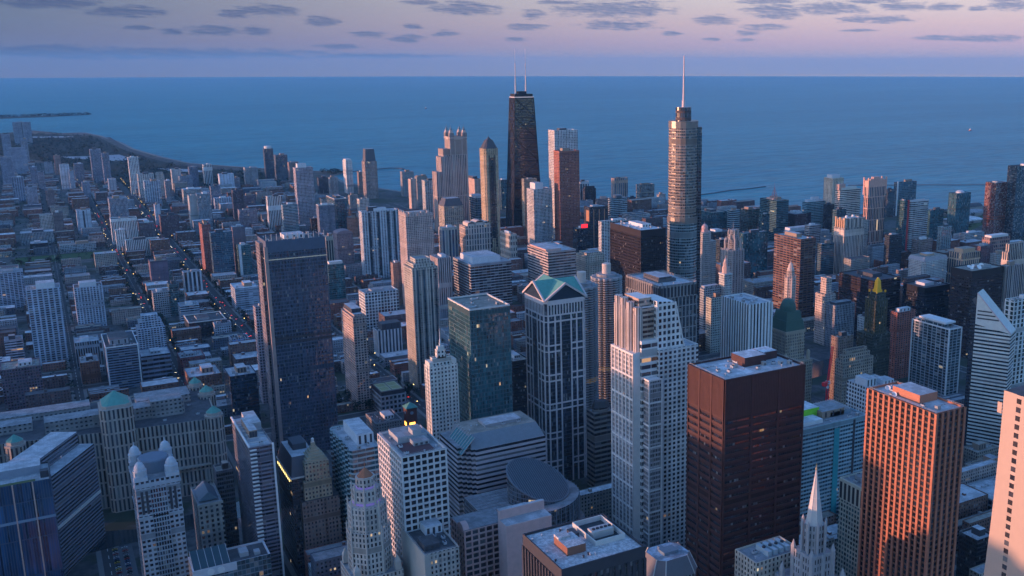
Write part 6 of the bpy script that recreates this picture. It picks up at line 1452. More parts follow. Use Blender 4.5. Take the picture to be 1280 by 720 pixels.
# huge stone market building with corner pavilions
def market():
    r = thing('market_hall', 'vast limestone warehouse block with a green-roofed central tower', 'building', (79, 1000, 0)); take(-100, 172, 985, 1110)
    col = (.40, .345, .30); M = facade('vert', wall=col, glass=(.04, .045, .055), bay=3.7, floor=13, ww=.46, wh=.86, lit=.01, blind=.05, seed='mk'); MT = plain('market_stone', col)
    SX, SY = 84, -14
    t = MB(); inn = parapet_body(t, [(-175, 26), (14, -8), (84, -16), (90, 100), (-175, 100)], 76, 0, 1); obj('wall', t, [M, MT], r); roof_sheet(inn, 74.8, M_ROOF[2], r)
    t = MB()
    for (a, b, c, e, h) in ((-60, 60, 20, 40, 12), (-150, -70, 40, 60, 8), (20, 70, 55, 85, 8), (-120, -20, 70, 92, 7), (30, 58, 18, 36, 17)): t.box(a, b, c, e, 74.8, 74.8 + h, 0, 1)
    obj('roof_house', t, [facade('stone', wall=(.30, .28, .27), bay=4, floor=4, ww=.5, wh=.4, lit=.01, seed='rh'), M_ROOF[0]], r)
    t = MB(); p = [(-15, -14), (-11, -18), (9, -18), (13, -14), (13, 14), (-15, 14)]; t.prism(p, 0, 101, 0, 1); obj('tower_wall', t, [M, MT], r)
    t = MB(); t.prism([(x*.86, y*.86) for x, y in p], 101, 104, 1, 1); t.pyramid([(x*.82, y*.82) for x, y in p], 104, (-1, -2, 115), 0); obj('green_roof', t, [M_COPPER, MT], r)
    def pav(x, y, z, k):
        t = MB(); t.prism(ngon(x, y, k, k, 8, .39), 0, z, 0, 1); t.prism(ngon(x, y, k*.8, k*.8, 8, .39), z, z + 3, 1, 1); q = obj('corner_pavilion', t, [M, MT], r); u = MB(); u.pyramid(ngon(x, y, k*.78, k*.78, 8, .39), z + 3, (x, y, z + 9), 0); obj('green_roof', u, [M_COPPER], q)
    for x, y in ((82, -12), (86, 60), (-108, 16), (-84, -2)): pav(x, y, 79, 9)
    pav(80, 96, 79, 8)
    t = MB(); t.box(14, 82, -17.5, -9, 30, 31.5); obj('cornice', t, [MT], r)
    for ux, uy in ((5, 10), (25, 46), (66, 40), (-20, 52), (-40, 60), (40, 5), (70, 8), (-80, 70), (-100, 30), (20, 90), (75, 92)): link('rooftop_unit', ME_AC, r, (ux, uy, 74.8))
market()

# tapering granite bank tower
def bank_tower():
    r = thing('flared_tower', 'pale granite bank tower flaring outward toward its base', 'skyscraper', (426, 285, 0)); take(426, 510, 225, 292)
    col = (.45, .335, .275); M = plain('flared_granite', col, .55, var=.06); g = facade('dark', bay=40, floor=4.3, ww=.999, wh=.6, blind=.05, lit=0, wall=col, glass=(.03, .025, .025), seed='bk')
    H = 259; n = 14
    def off(z): k = 1 - z / H; return 24 * k ** 2.2
    t = MB(); W_, D_ = 60, 32
    for i in range(n):
        z0, z1 = H*i/n, H*(i + 1)/n; o0, o1 = off(z0), off(z1)
        # west end: solid, glazed slot, solid
        cuts = [o0 - 0, -7.5, -10.2, -21.8, -24.5, -D_ - o0]; c1 = [o1, -7.5, -10.2, -21.8, -24.5, -D_ - o1]
        for k in range(5):
            m = 1 if k in (1, 3) else 0
            t.face([(0, cuts[k], z0), (0, cuts[k + 1], z0), (0, c1[k + 1], z1), (0, c1[k], z1)], m, [(-cuts[k], z0), (-cuts[k + 1], z0), (-c1[k + 1], z1), (-c1[k], z1)])
            t.face([(W_, cuts[k + 1], z0), (W_, cuts[k], z0), (W_, c1[k], z1), (W_, c1[k + 1], z1)], m)
        t.face([(0, -D_ - o0, z0), (W_, -D_ - o0, z0), (W_, -D_ - o1, z1), (0, -D_ - o1, z1)], 2, [(0, z0), (W_, z0), (W_, z1), (0, z1)])
        t.face([(W_, o0, z0), (0, o0, z0), (0, o1, z1), (W_, o1, z1)], 2, [(0, z0), (W_, z0), (W_, z1), (0, z1)])
    t.face([(0, -D_, H), (W_, -D_, H), (W_, 0, H), (0, 0, H)], 3)
    obj('wall', t, [M, g, facade('vert', wall=col, bay=4, floor=3.9, seed='bks'), M_ROOF[2]], r)
    t = MB(); t.box(-.15, 0, .4, 3, 247, 252.5); obj('corner_notch', t, [plain('flared_granite', col, .55, var=.06)], r)
bank_tower()

# gothic church spire on an office tower
def temple_spire():
    r = thing('church_spire', 'pale octagonal church spire rising from a gothic pinnacled tower', 'spire', (428.5, 418, 0)); take(412, 446, 402, 436)
    col = (.36, .34, .345); MT = plain('gothic_stone', col); M = facade('stone', wall=col, bay=2.2, floor=5, ww=.4, wh=.6, seed='cs')
    t = MB(); t.prism(rect(-15, 16, -14, 18), 0, 96, 0, 1); obj('wall', t, [M, M_ROOF[0]], r)
    t = MB(); t.prism(rect(-9, 9, -9, 9), 96, 116, 0, 1); t.prism(ngon(0, 0, 6.6, 6.6, 8, .39), 116, 134, 0, 1); obj('belfry', t, [M, MT], r)
    t = MB(); o = ngon(0, 0, 5.6, 5.6, 8, .39); t.loft(o, 133, ngon(0, 0, .35, .35, 8, .39), 169, 0, 0)
    obj('spire', t, [plain('spire_lead', (.50, .485, .47), .5)], r)
    t = MB()
    for x, y in o: t.tube((x, y, 133), (x*.06, y*.06, 169), .22, .1, 4)
    t.lathe(0, 0, [(2.9, 150.5), (3.1, 151.2), (2.7, 152)], 8, 0, .39); obj('spire_rib', t, [plain('spire_edge', (.56, .54, .52))], r)
    t = MB(); t.lathe(0, 0, [(.5, 169), (.7, 170), (.2, 171), (.12, 173.5), (0, 173.5)], 8, 0); t.box(-.7, .7, -.1, .1, 172, 172.3); obj('finial_cross', t, [plain('finial_brass', (.40, .32, .16), .4)], r)
    for (x, y, k, z0, z1) in [(sx*8.6, sy*8.6, 1.7, 96, 122) for sx in (-1, 1) for sy in (-1, 1)] + [(sx*13.5, sy*13, 1.9, 90, 106) for sx in (-1, 1) for sy in (-1, 1)] + [(x*1.16, y*1.16, .9, 116, 138) for x, y in ngon(0, 0, 6.6, 6.6, 8, .39)] + [(sx*8.8, 0, 1.2, 96, 117) for sx in (-1, 1)] + [(0, sy*8.8, 1.2, 96, 117) for sy in (-1, 1)] + [(-13.5, 0, 1.5, 90, 104), (0, -13, 1.5, 90, 104), (-13.5, -6.5, 1.2, 90, 101), (-6.5, -13, 1.2, 90, 101)]:
        t = MB(); t.prism(ngon(x, y, k, k, 6), z0, z1 - 5*k*.6, 0, 0); t.pyramid(ngon(x, y, k*1.1, k*1.1, 6), z1 - 5*k*.6, (x, y, z1)); obj('pinnacle', t, [MT], r)
temple_spire()

def mansard_small():
    r = thing('mansard_block', 'grey block with a steep ribbed mansard and a skylit flat top', 'building', (368, 492, 0)); take(350, 388, 476, 510)
    MT = plain('mansard_ribbed', (.155, .155, .17), .55)
    t = MB(); c = 6; p = [(-17, -15 + c), (-17 + c, -15), (17 - c, -15), (17, -15 + c), (17, 15 - c), (17 - c, 15), (-17 + c, 15), (-17, 15 - c)]
    t.prism(p, 0, 86, 0, 1); obj('wall', t, [facade('vert', wall=(.33, .33, .34), bay=2.6, floor=3.8, ww=.5, seed='ms'), M_ROOF[0]], r)
    t = MB(); q = [(x*.74, y*.74) for x, y in p]; t.loft([(x*1.03, y*1.03) for x, y in p], 86, q, 98, 0); obj('mansard_roof', t, [MT], r)
    roof_sheet(q, 97.6, roofmat('roof_bluish', (.40, .44, .50), .5), r)
    t = MB()
    for x, y in p: t.tube((x*1.03, y*1.03, 86), (x*.74, y*.74, 98.3), .35, n=4)
    obj('mansard_rib', t, [M_TRIM], r)
    t = MB(); t.box(-5, 6, -4, 4, 97.6, 99.5); t.box(-3, 0, 5, 8, 97.6, 99); obj('skylight', t, [plain('skylight_glass', (.16, .22, .27), .2)], r)
    units(r, 22, 18, 97.6, 4, 3, [(-5, 6, -4, 4)])
mansard_small()
def beige_bottom():
    r = thing('stone_block', 'cream stone block with a crowded plant roof beside the rust-red tower', 'building', (418, 448, 0)); take(398, 440, 436, 462)
    t = MB(); inn = parapet_body(t, rect(-17, 20, -8, 14), 104, 0, 1); obj('wall', t, [facade('stone', wall=(.46, .43, .37), bay=3.2, ww=.4, seed='bb'), plain('cream_stone', (.46, .43, .37))], r); roof_sheet(inn, 102.8, M_ROOF[0], r)
    t = MB()
    for k in range(4): t.box(-4 + k*5, -1 + k*5, -4, 9, 102.8, 106.4); t.lathe(-2.5 + k*5, 2.5, [(1.2, 106.4), (1.2, 107.4), (0, 107.2)], 10, 1)
    obj('cooling_tower', t, [plain('plant_paleblue', (.36, .44, .48)), M_DARKM], r)
    units(r, 32, 18, 102.8, 4, 12, [(-5, 16, -5, 10)])
beige_bottom()

# sliced diamond tower, two halves
def diamond():
    A = Vector((876.7, 676.6)); dv = Vector((.4472, -.8944)); nv = Vector((.8944, .4472))
    r = thing('diamond_tower', 'white-striped tower sliced to a sloping diamond point', 'skyscraper', (A.x, A.y, 0)); take(870, 925, 640, 700)
    M = facade('horz', wall=(.60, .60, .56), glass=(.02, .025, .03), bay=60, floor=4.0, ww=1.0, wh=.48, lit=0, seed='dm'); MT = plain('diamond_white', (.60, .60, .56))
    L, Wd = 37.0, 24.0
    def P(u, v, z): q = dv*u + nv*v; return (q.x, q.y, z)
    za, zb = 177.0, 137.0; zs = 163
    t = MB()
    t.face([P(0, 0, 0), P(L, 0, 0), P(L, 0, zb), P(0, 0, zs - 20)], 0, [(0, 0), (L, 0), (L, zb), (0, zs - 20)])
    t.face([P(0, 0, zs - 20), P(L, 0, zb), P(0, 0, za)], 1)
    t.face([P(L, 0, 0), P(L, Wd, 0), P(L, Wd, zb), P(L, 0, zb)], 0, [(0, 0), (Wd, 0), (Wd, zb), (0, zb)])
    t.face([P(L, Wd, 0), P(0, Wd, 0), P(0, Wd, za), P(L, Wd, zb)], 0, [(0, 0), (L, 0), (L, za), (0, zb)])
    t.face([P(0, Wd, 0), P(0, 0, 0), P(0, 0, za), P(0, Wd, za)], 0, [(0, 0), (Wd, 0), (Wd, za), (0, za)])
    t.face([P(0, 0, za), P(L, 0, zb), P(L, Wd, zb), P(0, Wd, za)], 1)
    obj('front_half', t, [M, MT], r)
    t = MB()
    for k in range(3):
        z = 157 - k*4; u1 = L * (za - z) / (za - zb) - 2
        a, b = P(1.5, -.15, z), P(u1, -.15, z); t.face([a, b, (b[0], b[1], z + 1.5), (a[0], a[1], z + 1.5)], 0)
    obj('slot_pane', t, [M_DARKM], r)
    t = MB(); t.tube(P(0, -.2, za), P(L, -.2, zb), .6, n=4); obj('slope_trim', t, [plain('pink_trim', (.58, .45, .46))], r)
    t = MB()
    q = [P(-7, 8, 0), P(0, 8, 0), P(0, Wd, 0), P(-7, Wd, 0)]
    b_ = [(x, y) for x, y, _ in q]; tops = [zs + 4, zs - 6, zs - 6, zs + 4]
    for i in range(4):
        j = (i + 1) % 4; l = math.dist(b_[i], b_[j]); t.face([(*b_[i], 0), (*b_[j], 0), (*b_[j], tops[j]), (*b_[i], tops[i])], 0, [(0, 0), (l, 0), (l, tops[j]), (0, tops[i])])
    t.face([(*b_[i], tops[i]) for i in range(4)], 1); obj('rear_half', t, [facade('dark', wall=(.06, .07, .09), seed='dmr'), M_DARKM], r)
diamond()

def gold_cap():
    r = thing('gilded_tower', 'slim dark green terracotta tower with a gilded cap', 'tower', (921, 866, 0)); take(905, 938, 852, 884)
    col = (.045, .058, .045); M = facade('vert', wall=(.075, .08, .06), glass=(.02, .025, .025), bay=2.2, floor=3.7, ww=.5, wh=.66, lit=.06, seed='gc'); MT = plain('dark_terracotta', col)
    t = MB(); t.prism(rect(-10, 10, -9, 10), 0, 128, 0, 1); obj('wall', t, [M, MT], r)
    t = MB(); t.prism(rect(-8, 8, -7, 8), 128, 136, 0, 1); obj('setback_tier', t, [M, MT], r)
    t = MB(); t.prism(rect(-16, 16, -11, 16), 0, 84, 0, 1); obj('base_block', t, [M, MT], r)
    gd = plain('gilding', (.95, .44, .03), .5, 0.0)
    t = MB(); t.box(-4.2, 4.2, -4.2, 4.2, 136, 139); t.loft(rect(-3.3, 3.3, -3.3, 3.3), 139, rect(-2.5, 2.5, -2.5, 2.5), 150, 0, 0); t.loft(rect(-2.5, 2.5, -2.5, 2.5), 150, rect(-.8, .8, -.8, .8), 154, 0, 0)
    for sx in (-1, 1):
        for sy in (-1, 1): t.box(sx*7 - .8, sx*7 + .8, sy*6.5 - .8, sy*6.5 + .8, 136, 139)
    obj('gilded_cap', t, [gd], r)
    t = MB()
    for x in (-8, -4, 0, 4, 8): t.box(x - .4, x + .4, -9.5, -9, 8, 127); t.box(-10.5, -10, x - .4, x + .4, 8, 127)
    obj('gilded_rib', t, [plain('bronze_green', (.09, .085, .04))], r)
gold_cap()

def domed_office():
    r = thing('domed_office', 'beige stone tower capped by a dark green dome tier', 'tower', (755, 838, 0)); take(735, 777, 816, 862)
    col = (.36, .295, .225); M = facade('vert', wall=col, bay=2.6, floor=3.6, ww=.42, wh=.66, lit=.03, seed='do'); MT = plain('beige_stone', col)
    t = MB(); t.prism(rect(-20, 20, -22, 22), 0, 84, 0, 1); t.prism(rect(-14, 14, -14, 15), 84, 118, 0, 1); obj('wall', t, [M, MT], r)
    t = MB(); t.box(-14.6, 14.6, -14.6, 15.6, 116, 118.6); obj('cornice', t, [MT], r)
    for sx in (-1, 1):
        for sy in (-1, 1):
            t = MB(); x, y = sx*16.5, sy*18; t.prism(ngon(x, y, 2.2, 2.2, 8), 84, 92, 0, 0); t.lathe(x, y, [(2.3, 92), (1.6, 94.5), (0, 95.5)], 8, 0); obj('corner_cupola', t, [MT], r)
    gr = plain('dark_green_tile', (.05, .105, .085), .6)
    t = MB(); t.loft(rect(-13.5, 13.5, -13.5, 14.5), 118.6, rect(-12, 12, -12, 13), 130, 0, 0); t.loft(rect(-11, 11, -11, 12), 130, rect(-9.5, 9.5, -9.5, 10.5), 140, 0, 0); t.lathe(0, .5, [(9.6, 140), (9.2, 145), (7.6, 149.5), (5.0, 152.5), (0, 153.5)], 8, 0, .39); obj('green_dome', t, [gr], r)
domed_office()
def needle_tower():
    r = thing('needle_tower', 'slender white octagonal needle tower glowing pink behind the green dome', 'tower', (866, 968, 0)); take(852, 880, 955, 982)
    col = (.56, .44, .38); M = facade('stone', wall=col, bay=2.2, floor=3.8, ww=.42, wh=.6, seed='nt'); MT = plain('needle_terracotta', col)
    t = MB(); t.prism(rect(-10, 10, -10, 10), 0, 95, 0, 1); t.prism(ngon(0, 0, 7.2, 7.2, 8, .39), 95, 142, 0, 1); t.prism(ngon(0, 0, 5.4, 5.4, 8, .39), 142, 151, 0, 1); obj('wall', t, [M, MT], r)
    t = MB(); t.lathe(0, 0, [(4.6, 151), (4.6, 154), (3.4, 155), (3.2, 158), (1.8, 160.5), (.4, 162), (.2, 166), (0, 166)], 10, 0); obj('cupola', t, [MT], r)
    t = MB()
    for x, y in ngon(0, 0, 7.2, 7.2, 8, .39): t.tube((x, y, 95), (x, y, 145), .5, n=4)
    obj('corner_rib', t, [MT], r)
needle_tower()
def clock_white():
    r = thing('clock_tower', 'white terracotta clock tower with a pink cupola by the river', 'tower', (913, 1174, 0)); take(893, 940, 1160, 1200)
    col = (.56, .55, .53); M = facade('stone', wall=col, bay=2.6, floor=3.6, ww=.46, wh=.6, seed='cw'); MT = plain('white_terracotta', col)
    t = MB(); t.prism(rect(-22, 16, -12, 22), 0, 62, 0, 1); obj('base_block', t, [M, M_ROOF[1]], r)
    t = MB(); t.prism(rect(-7, 7, -7, 7), 62, 104, 0, 1); t.box(-7.6, 7.6, -7.6, 7.6, 104, 106, 1); obj('wall', t, [M, MT], r)
    t = MB(); t.lathe(0, 0, [(2.6, 0), (2.6, .25), (0, .25)], 20, 0)
    q = obj('clock_face', t, [plain('clock_pale', (.42, .44, .46))], r, (0, -7.05, 96)); q.rotation_euler = (R(90), 0, 0)
    q2 = link('clock_face', q.data, r, (-7.05, 0, 96)); q2.rotation_euler = (R(90), 0, R(-90))
    h = MB(); h.box(-.15, .15, -.2, 2.0, .26, .34); h.box(-.2, 1.4, -.15, .15, .35, .42)
    for qq in (q, q2): obj('clock_hand', h, [M_DARKM], qq)
    t = MB(); t.prism(ngon(0, 0, 5.6, 5.6, 8, .39), 106, 116, 0, 0); t.prism(ngon(0, 0, 4, 4, 8, .39), 116, 122, 0, 0); t.lathe(0, 0, [(3.4, 122), (2.6, 126), (.8, 129), (.2, 133), (0, 133)], 10, 0); obj('cupola', t, [plain('pink_cupola', (.54, .40, .36))], r)
clock_white()
def gothic_crown():
    r = thing('buttressed_tower', 'grey limestone tower with a gothic crown of flying buttresses', 'skyscraper', (1044, 1332, 0)); take(1022, 1068, 1312, 1358)
    col = (.40, .36, .345); M = facade('vert', wall=col, bay=3.0, floor=3.7, ww=.42, wh=.66, seed='gcw'); MT = plain('gothic_limestone', col)
    c = 5; p = [(-17, -15 + c), (-17 + c, -15), (17 - c, -15), (17, -15 + c), (17, 15 - c), (17 - c, 15), (-17 + c, 15), (-17, 15 - c)]
    t = MB(); t.prism(p, 0, 105, 0, 1); obj('wall', t, [M, MT], r)
    t = MB()
    for x in (-11, -5.5, 0, 5.5, 11): t.box(x - .8, x + .8, -15.8, -15, 6, 108); t.box(-17.8, -17, x*.9 - .8, x*.9 + .8, 6, 108)
    obj('pier_rib', t, [MT], r)
    t = MB(); t.prism(ngon(0, 0, 9, 9, 8, .39), 105, 132, 0, 1); t.prism(ngon(0, 0, 6.5, 6.5, 8, .39), 132, 139, 0, 0); obj('crown_shaft', t, [M, plain('crown_orange', (.48, .30, .21))], r)
    for k in range(8):
        a = .39 + k*.785; t = MB(); x, y = 14.5*math.cos(a), 14*math.sin(a)
        t.prism(ngon(x, y, 1.5, 1.5, 6), 100, 120, 0, 0); t.pyramid(ngon(x, y, 1.6, 1.6, 6), 120, (x, y, 127)); t.tube((x, y, 116), (x*.62, y*.62, 129), .7, n=4); t.prism(ngon(x*.62, y*.62, .9, .9, 6), 128, 136, 0, 0); t.pyramid(ngon(x*.62, y*.62, 1, 1, 6), 136, (x*.62, y*.62, 141))
        obj('flying_buttress', t, [MT], r)
    t = MB(); t.tube((0, 0, 139), (0, 0, 153), .3, .12, 5); obj('flagpole', t, [M_STEEL], r)
gothic_crown()
def onion_hotel():
    r = thing('onion_hotel', 'stone hotel tower with a pink onion dome and side chimney', 'tower', (1042, 1413, 0)); take(1022, 1066, 1398, 1432)
    col = (.44, .39, .36); M = facade('stone', wall=col, bay=2.8, floor=3.6, ww=.4, wh=.56, seed='oh'); MT = plain('hotel_stone', col)
    t = MB(); t.prism(rect(-12, 18, -10, 16), 0, 108, 0, 1); t.prism(rect(-10, 8, -8, 12), 108, 124, 0, 1); obj('wall', t, [M, MT], r)
    pk = plain('pink_dome', (.54, .34, .32))
    t = MB(); t.prism(ngon(0, 1, 6.5, 6.5, 8), 124, 128, 0, 0); t.lathe(0, 1, [(5.6, 128), (6.3, 131), (5.4, 134.5), (2.8, 137), (.6, 138.5), (.2, 142), (0, 142)], 14, 0); obj('onion_dome', t, [pk], r)
    t = MB(); t.prism(ngon(-8, 4, 1.4, 1.4, 6), 124, 139, 0, 0); t.lathe(-8, 4, [(1.6, 139), (1.2, 142), (0, 143)], 8, 0); obj('chimney', t, [pk], r)
onion_hotel()

def brick_clock():
    r = thing('brick_clock_tower', 'dark red brick clock tower with a green pyramid roof', 'clock tower', (382, 1066, 0)); take(372, 392, 1056, 1076)
    M = plain('dark_brick', (.15, .065, .055), .85); t = MB(); t.box(-6, 6, -6, 6, 0, 23); t.box(-6.5, 6.5, -6.5, 6.5, 21.5, 23.2); obj('wall', t, [M], r)
    t = MB(); t.pyramid(rect(-7.2, 7.2, -7.2, 7.2), 23.2, (0, 0, 28.5)); t.box(-7.2, 7.2, -7.2, 7.2, 22.9, 23.3); obj('green_roof', t, [M_COPPER], r)
    t = MB(); t.lathe(0, 0, [(2.0, 0), (2.0, .2), (0, .2)], 18, 0); q = obj('clock_face', t, [plain('clock_blue', (.25, .30, .36))], r, (0, -6.02, 17)); q.rotation_euler = (R(90), 0, 0)
    q = link('clock_face', q.data, r, (-6.02, 0, 17)); q.rotation_euler = (R(90), 0, R(-90))
    t = MB(); t.box(-3.4, 3.4, -6.2, -6.0, 1, 5.5); t.box(-6.2, -6, -3.4, 3.4, 1, 5.5); obj('lit_arch_pane', t, [plain('amber_light', (1.0, .36, .06), emit=.8)], r)
brick_clock()

# red tower crane at a building site
def crane():
    r = thing('tower_crane', 'red luffing tower crane beside the tan ziggurat block', 'crane', (741, 752, 0)); take(736, 746, 747, 757)
    red = plain('crane_red', (.75, .035, .045), .5)
    t = MB()
    def truss(a, b, s, n):
        a = Vector(a); b = Vector(b); d = (b - a); x = d.orthogonal().normalized() * s; y = d.cross(x).normalized() * s
        cs = [x + y, x - y, -x - y, -x + y]
        for c in cs: t.tube(a + c, b + c, .42, n=4)
        for i in range(n):
            p, q = a + d*(i/n), a + d*((i + 1)/n)
            for k in range(4): t.tube(p + cs[k], q + cs[(k + 1) % 4], .28, n=4)
    truss((0, 0, 0), (0, 0, 78), 1.3, 22); obj('mast', t, [red], r)
    t = MB(); truss((0, 0, 80), (12, 8, 116), .9, 14); obj('jib', t, [red], r)
    t = MB(); truss((0, 0, 80), (-9, -6, 82), 1.0, 4); t.box(-12, -8, -8, -4, 79, 83); obj('counter_jib', t, [red], r)
    t = MB(); t.box(-1.8, 1.8, -1.8, 1.8, 78, 81.5); t.box(-3.2, -1.2, -3.4, -1.4, 74, 77); obj('cab', t, [plain('cab_white', (.6, .6, .6))], r)
crane()

def podium():
    r = thing('podium_block', 'low block with two round white discs on its parapet and a dark roof', 'building', (113, 714, 0)); take(98, 160, 706, 744)
    M = facade('glass', wall=(.16, .19, .22), glass=(.03, .06, .075), bay=3, floor=4.2, seed='pb'); MT = plain('podium_white', (.50, .52, .56))
    t = MB(); inn = parapet_body(t, rect(-10, 44, 0, 26), 54, 0, 1, th=.9, dp=1.6); obj('wall', t, [M, MT], r); roof_sheet(inn, 52.5, M_ROOF[2], r)
    t = MB(); t.box(-10.4, 20, -.5, 0, 48, 54.4, 0); obj('parapet', t, [MT], r)
    for x in (2, 9):
        t = MB(); t.lathe(0, 0, [(2.5, 0), (2.5, .3), (0, .3)], 20, 0); q = obj('round_disc', t, [plain('disc_white', (.66, .66, .66))], r, (x, -.52, 51)); q.rotation_euler = (R(90), 0, 0)
    t = MB(); t.face([(-9, 3, 53), (16, 3, 53), (16, 22, 60), (-9, 22, 60)], 0); t.face([(16, 3, 53), (16, 22, 53), (16, 22, 60)], 0); t.face([(-9, 22, 53), (-9, 3, 53), (-9, 22, 60)], 0); t.face([(16, 22, 53), (-9, 22, 53), (-9, 22, 60), (16, 22, 60)], 0)
    obj('glass_roof', t, [plain('podium_glass', (.035, .07, .085), .4)], r)
    t = MB()
    for k in range(6): t.tube((-9 + k*5, 3, 53.2), (-9 + k*5, 22, 60.2), .22, n=4)
    obj('skylight_rib', t, [M_STEEL], r)
    t = MB(); t.box(24, 30, 8, 18, 52.5, 56); t.box(34, 38, 6, 12, 52.5, 55); obj('penthouse', t, [plain('penthouse_grey', (.33, .34, .36))], r)
podium()
# ------------------------------------------------------------------ the setting: lake, land, streets, park
def wmat():
    m, t, b = newmat('lake_water')
    g = t.n('ShaderNodeNewGeometry'); P = g.outputs['Position']
    big = t.noise(t.v('MULTIPLY', P, (.00018, .0011, 0)), 1.0, 6.0, .62)
    c = t.mix(t.smooth(big, .35, .65), (.008, .20, .255), (.022, .255, .31))
    rip = t.noise(t.v('MULTIPLY', P, (.0085, .027, 0)), 1.0, 5.0, .7)
    c = t.mix(t.smooth(rip, .38, .62), t.v('SCALE', c, scale=.80), t.v('SCALE', c, scale=1.20))
    t.put(b.inputs['Base Color'], c)
    b.inputs['Roughness'].default_value = .34; b.inputs['IOR'].default_value = 1.33; b.inputs['Specular IOR Level'].default_value = .13
    w1 = t.noise(t.v('MULTIPLY', P, (.016, .034, 0)), 1.0, 4.0, .6)
    w2 = t.noise(t.v('MULTIPLY', P, (.0022, .0055, 0)), 1.0, 3.0, .6)
    h = t.m('ADD', t.m('MULTIPLY', w1, 9.0), t.m('MULTIPLY', w2, 26.0))
    bp = t.n('ShaderNodeBump'); bp.inputs['Strength'].default_value = .75; bp.inputs['Distance'].default_value = 1.0
    t.put(bp.inputs['Height'], h); t.put(b.inputs['Normal'], bp.outputs[0])
    return m
mb = MB()
for i in range(96):
    a0, a1 = 6.28318*i/96, 6.28318*(i + 1)/96; Rr = 38500
    mb.face([(0, 0, -1.5), (Rr*math.cos(a0), Rr*math.sin(a0), -1.5), (Rr*math.cos(a1), Rr*math.sin(a1), -1.5)], 0)
struct('lake_water', mb, [wmat()])

def groundmat():
    m, t, b = newmat('city_ground')
    g = t.n('ShaderNodeNewGeometry'); P = g.outputs['Position']
    a = t.noise(P, .012, 5.0, .65); f = t.noise(P, .11, 4.0, .6)
    c = t.mix(t.smooth(f, .35, .65), (.045, .047, .052), (.105, .104, .104))
    c = t.mix(t.smooth(a, .46, .58), c, t.mix(f, (.016, .026, .015), (.04, .055, .028)))
    t.put(b.inputs['Base Color'], c); b.inputs['Roughness'].default_value = .9
    return m
SHORE = [(-900, 9000), (-400, 7900), (-364, 7363), (-117, 7330), (59, 7560), (121, 7390), (203, 7160), (330, 7150), (397, 6741), (456, 6120), (473, 5614), (541, 5051), (608, 4654), (676, 4530),
         (817, 4289), (930, 4120), (1030, 4010), (1075, 3930), (1000, 3820), (985, 3600), (1040, 3350), (1110, 3080), (1190, 2800), (1320, 2690), (1640, 2740), (1740, 2560), (1800, 2420), (1800, 2220), (1860, 2080), (2236, 2010),
         (2300, 1995), (2470, 1980), (2440, 1850), (2250, 1770), (2120, 1690), (2140, 1450), (2200, 1250), (2500, 1200), (2500, -400)]
mb = MB(); mb.face([(x, y, 0) for x, y in SHORE[::-1]] + [(-9000, 9000, 0), (-9000, -400, 0)], 0)
for a, b in zip(SHORE, SHORE[1:]): mb.face([(*b, 0), (*a, 0), (*a, -1.6), (*b, -1.6)], 0)
struct('ground', mb, [groundmat()])
SAND = plain('beach_sand', (.24, .225, .21), .95, scale=.02)
mb = MB()
for a, b in zip(SHORE[6:24], SHORE[7:24]):
    a = Vector(a); b = Vector(b); n = Vector((b.y - a.y, a.x - b.x)).normalized() * -1
    wd = 10
    mb.face([(*(a - n*6), .04), (*(b - n*6), .04), (*(b - n*(-wd)), .04), (*(a - n*(-wd)), .04)], 0)
struct('beach', mb, [SAND])
# far peninsula
mb = MB(); mb.prism([(-1400, 9400), (-147, 9350), (200, 9480), (470, 9720), (505, 9790), (250, 9760), (-150, 9690), (-1400, 9900)], -1.4, .5, 0, 0)
struct('far_headland', mb, [plain('headland', (.05, .055, .05), .95, scale=.01)])

ASPH = plain('asphalt', (.065, .065, .068), .85, scale=.05); PAVE = plain('pavement', (.20, .195, .19), .9, scale=.08)
LINE = plain('lane_paint', (.62, .60, .55), .8)
AVE = [(175, 14), (292, 22), (415, 12), (531, 12), (672, 12), (813, 12), (953, 22), (55, 10), (-70, 10), (-200, 10), (1110, 14), (1268, 18), (1420, 14), (1580, 14), (1740, 16), (1900, 14)]
STR = [(1133, 13), (1245, 12), (1344, 13), (1422, 14), (1511, 14), (1600, 14), (1700, 13), (1789, 13), (1888, 13), (1977, 20), (2080, 12), (2180, 12), (2290, 12), (2400, 14), (2520, 12), (2650, 12), (2777, 18), (2900, 12), (3030, 12), (3160, 12), (3290, 12), (3430, 12), (3588, 20), (3710, 12), (3830, 12), (3950, 12), (4080, 14), (4210, 12), (4340, 12), (4480, 12), (4620, 12), (4760, 14), (4900, 12), (5050, 12), (755, 15), (622, 16), (490, 16), (345, 15), (200, 14), (55, 14)]
road, pave, line = MB(), MB(), MB()
def ne(x): return 5000 if x < 100 else (3560 if x < 330 else (3500 if x < 700 else (2950 if x < 1100 else (2300 if x < 1700 else 1700))))
for x, w in AVE:
    for (ya, yb) in ((0, 925), (1010, 4300 if x in (175, 292) else ne(x))):
        road.face([(p[0], p[1], .09) for p in rect(x - w/2, x + w/2, ya, yb)], 0)
        pave.face([(p[0], p[1], .05) for p in rect(x - w/2 - 4, x + w/2 + 4, ya, yb)], 0)
        y = ya + 5
        while y < min(yb, 2600): line.face([(p[0], p[1], .13) for p in rect(x - .25, x + .25, y, y + 7)], 0); y += 16
for y, w in STR:
    xb = (120 if y > 4300 else 260) if y > 3600 else 820 if y > 2950 else (1150 if y > 2450 else 1850)
    road.face([(p[0], p[1], .085) for p in rect(-900, xb, y - w/2, y + w/2)], 0)
    pave.face([(p[0], p[1], .045) for p in rect(-900, xb, y - w/2 - 3.5, y + w/2 + 3.5)], 0)
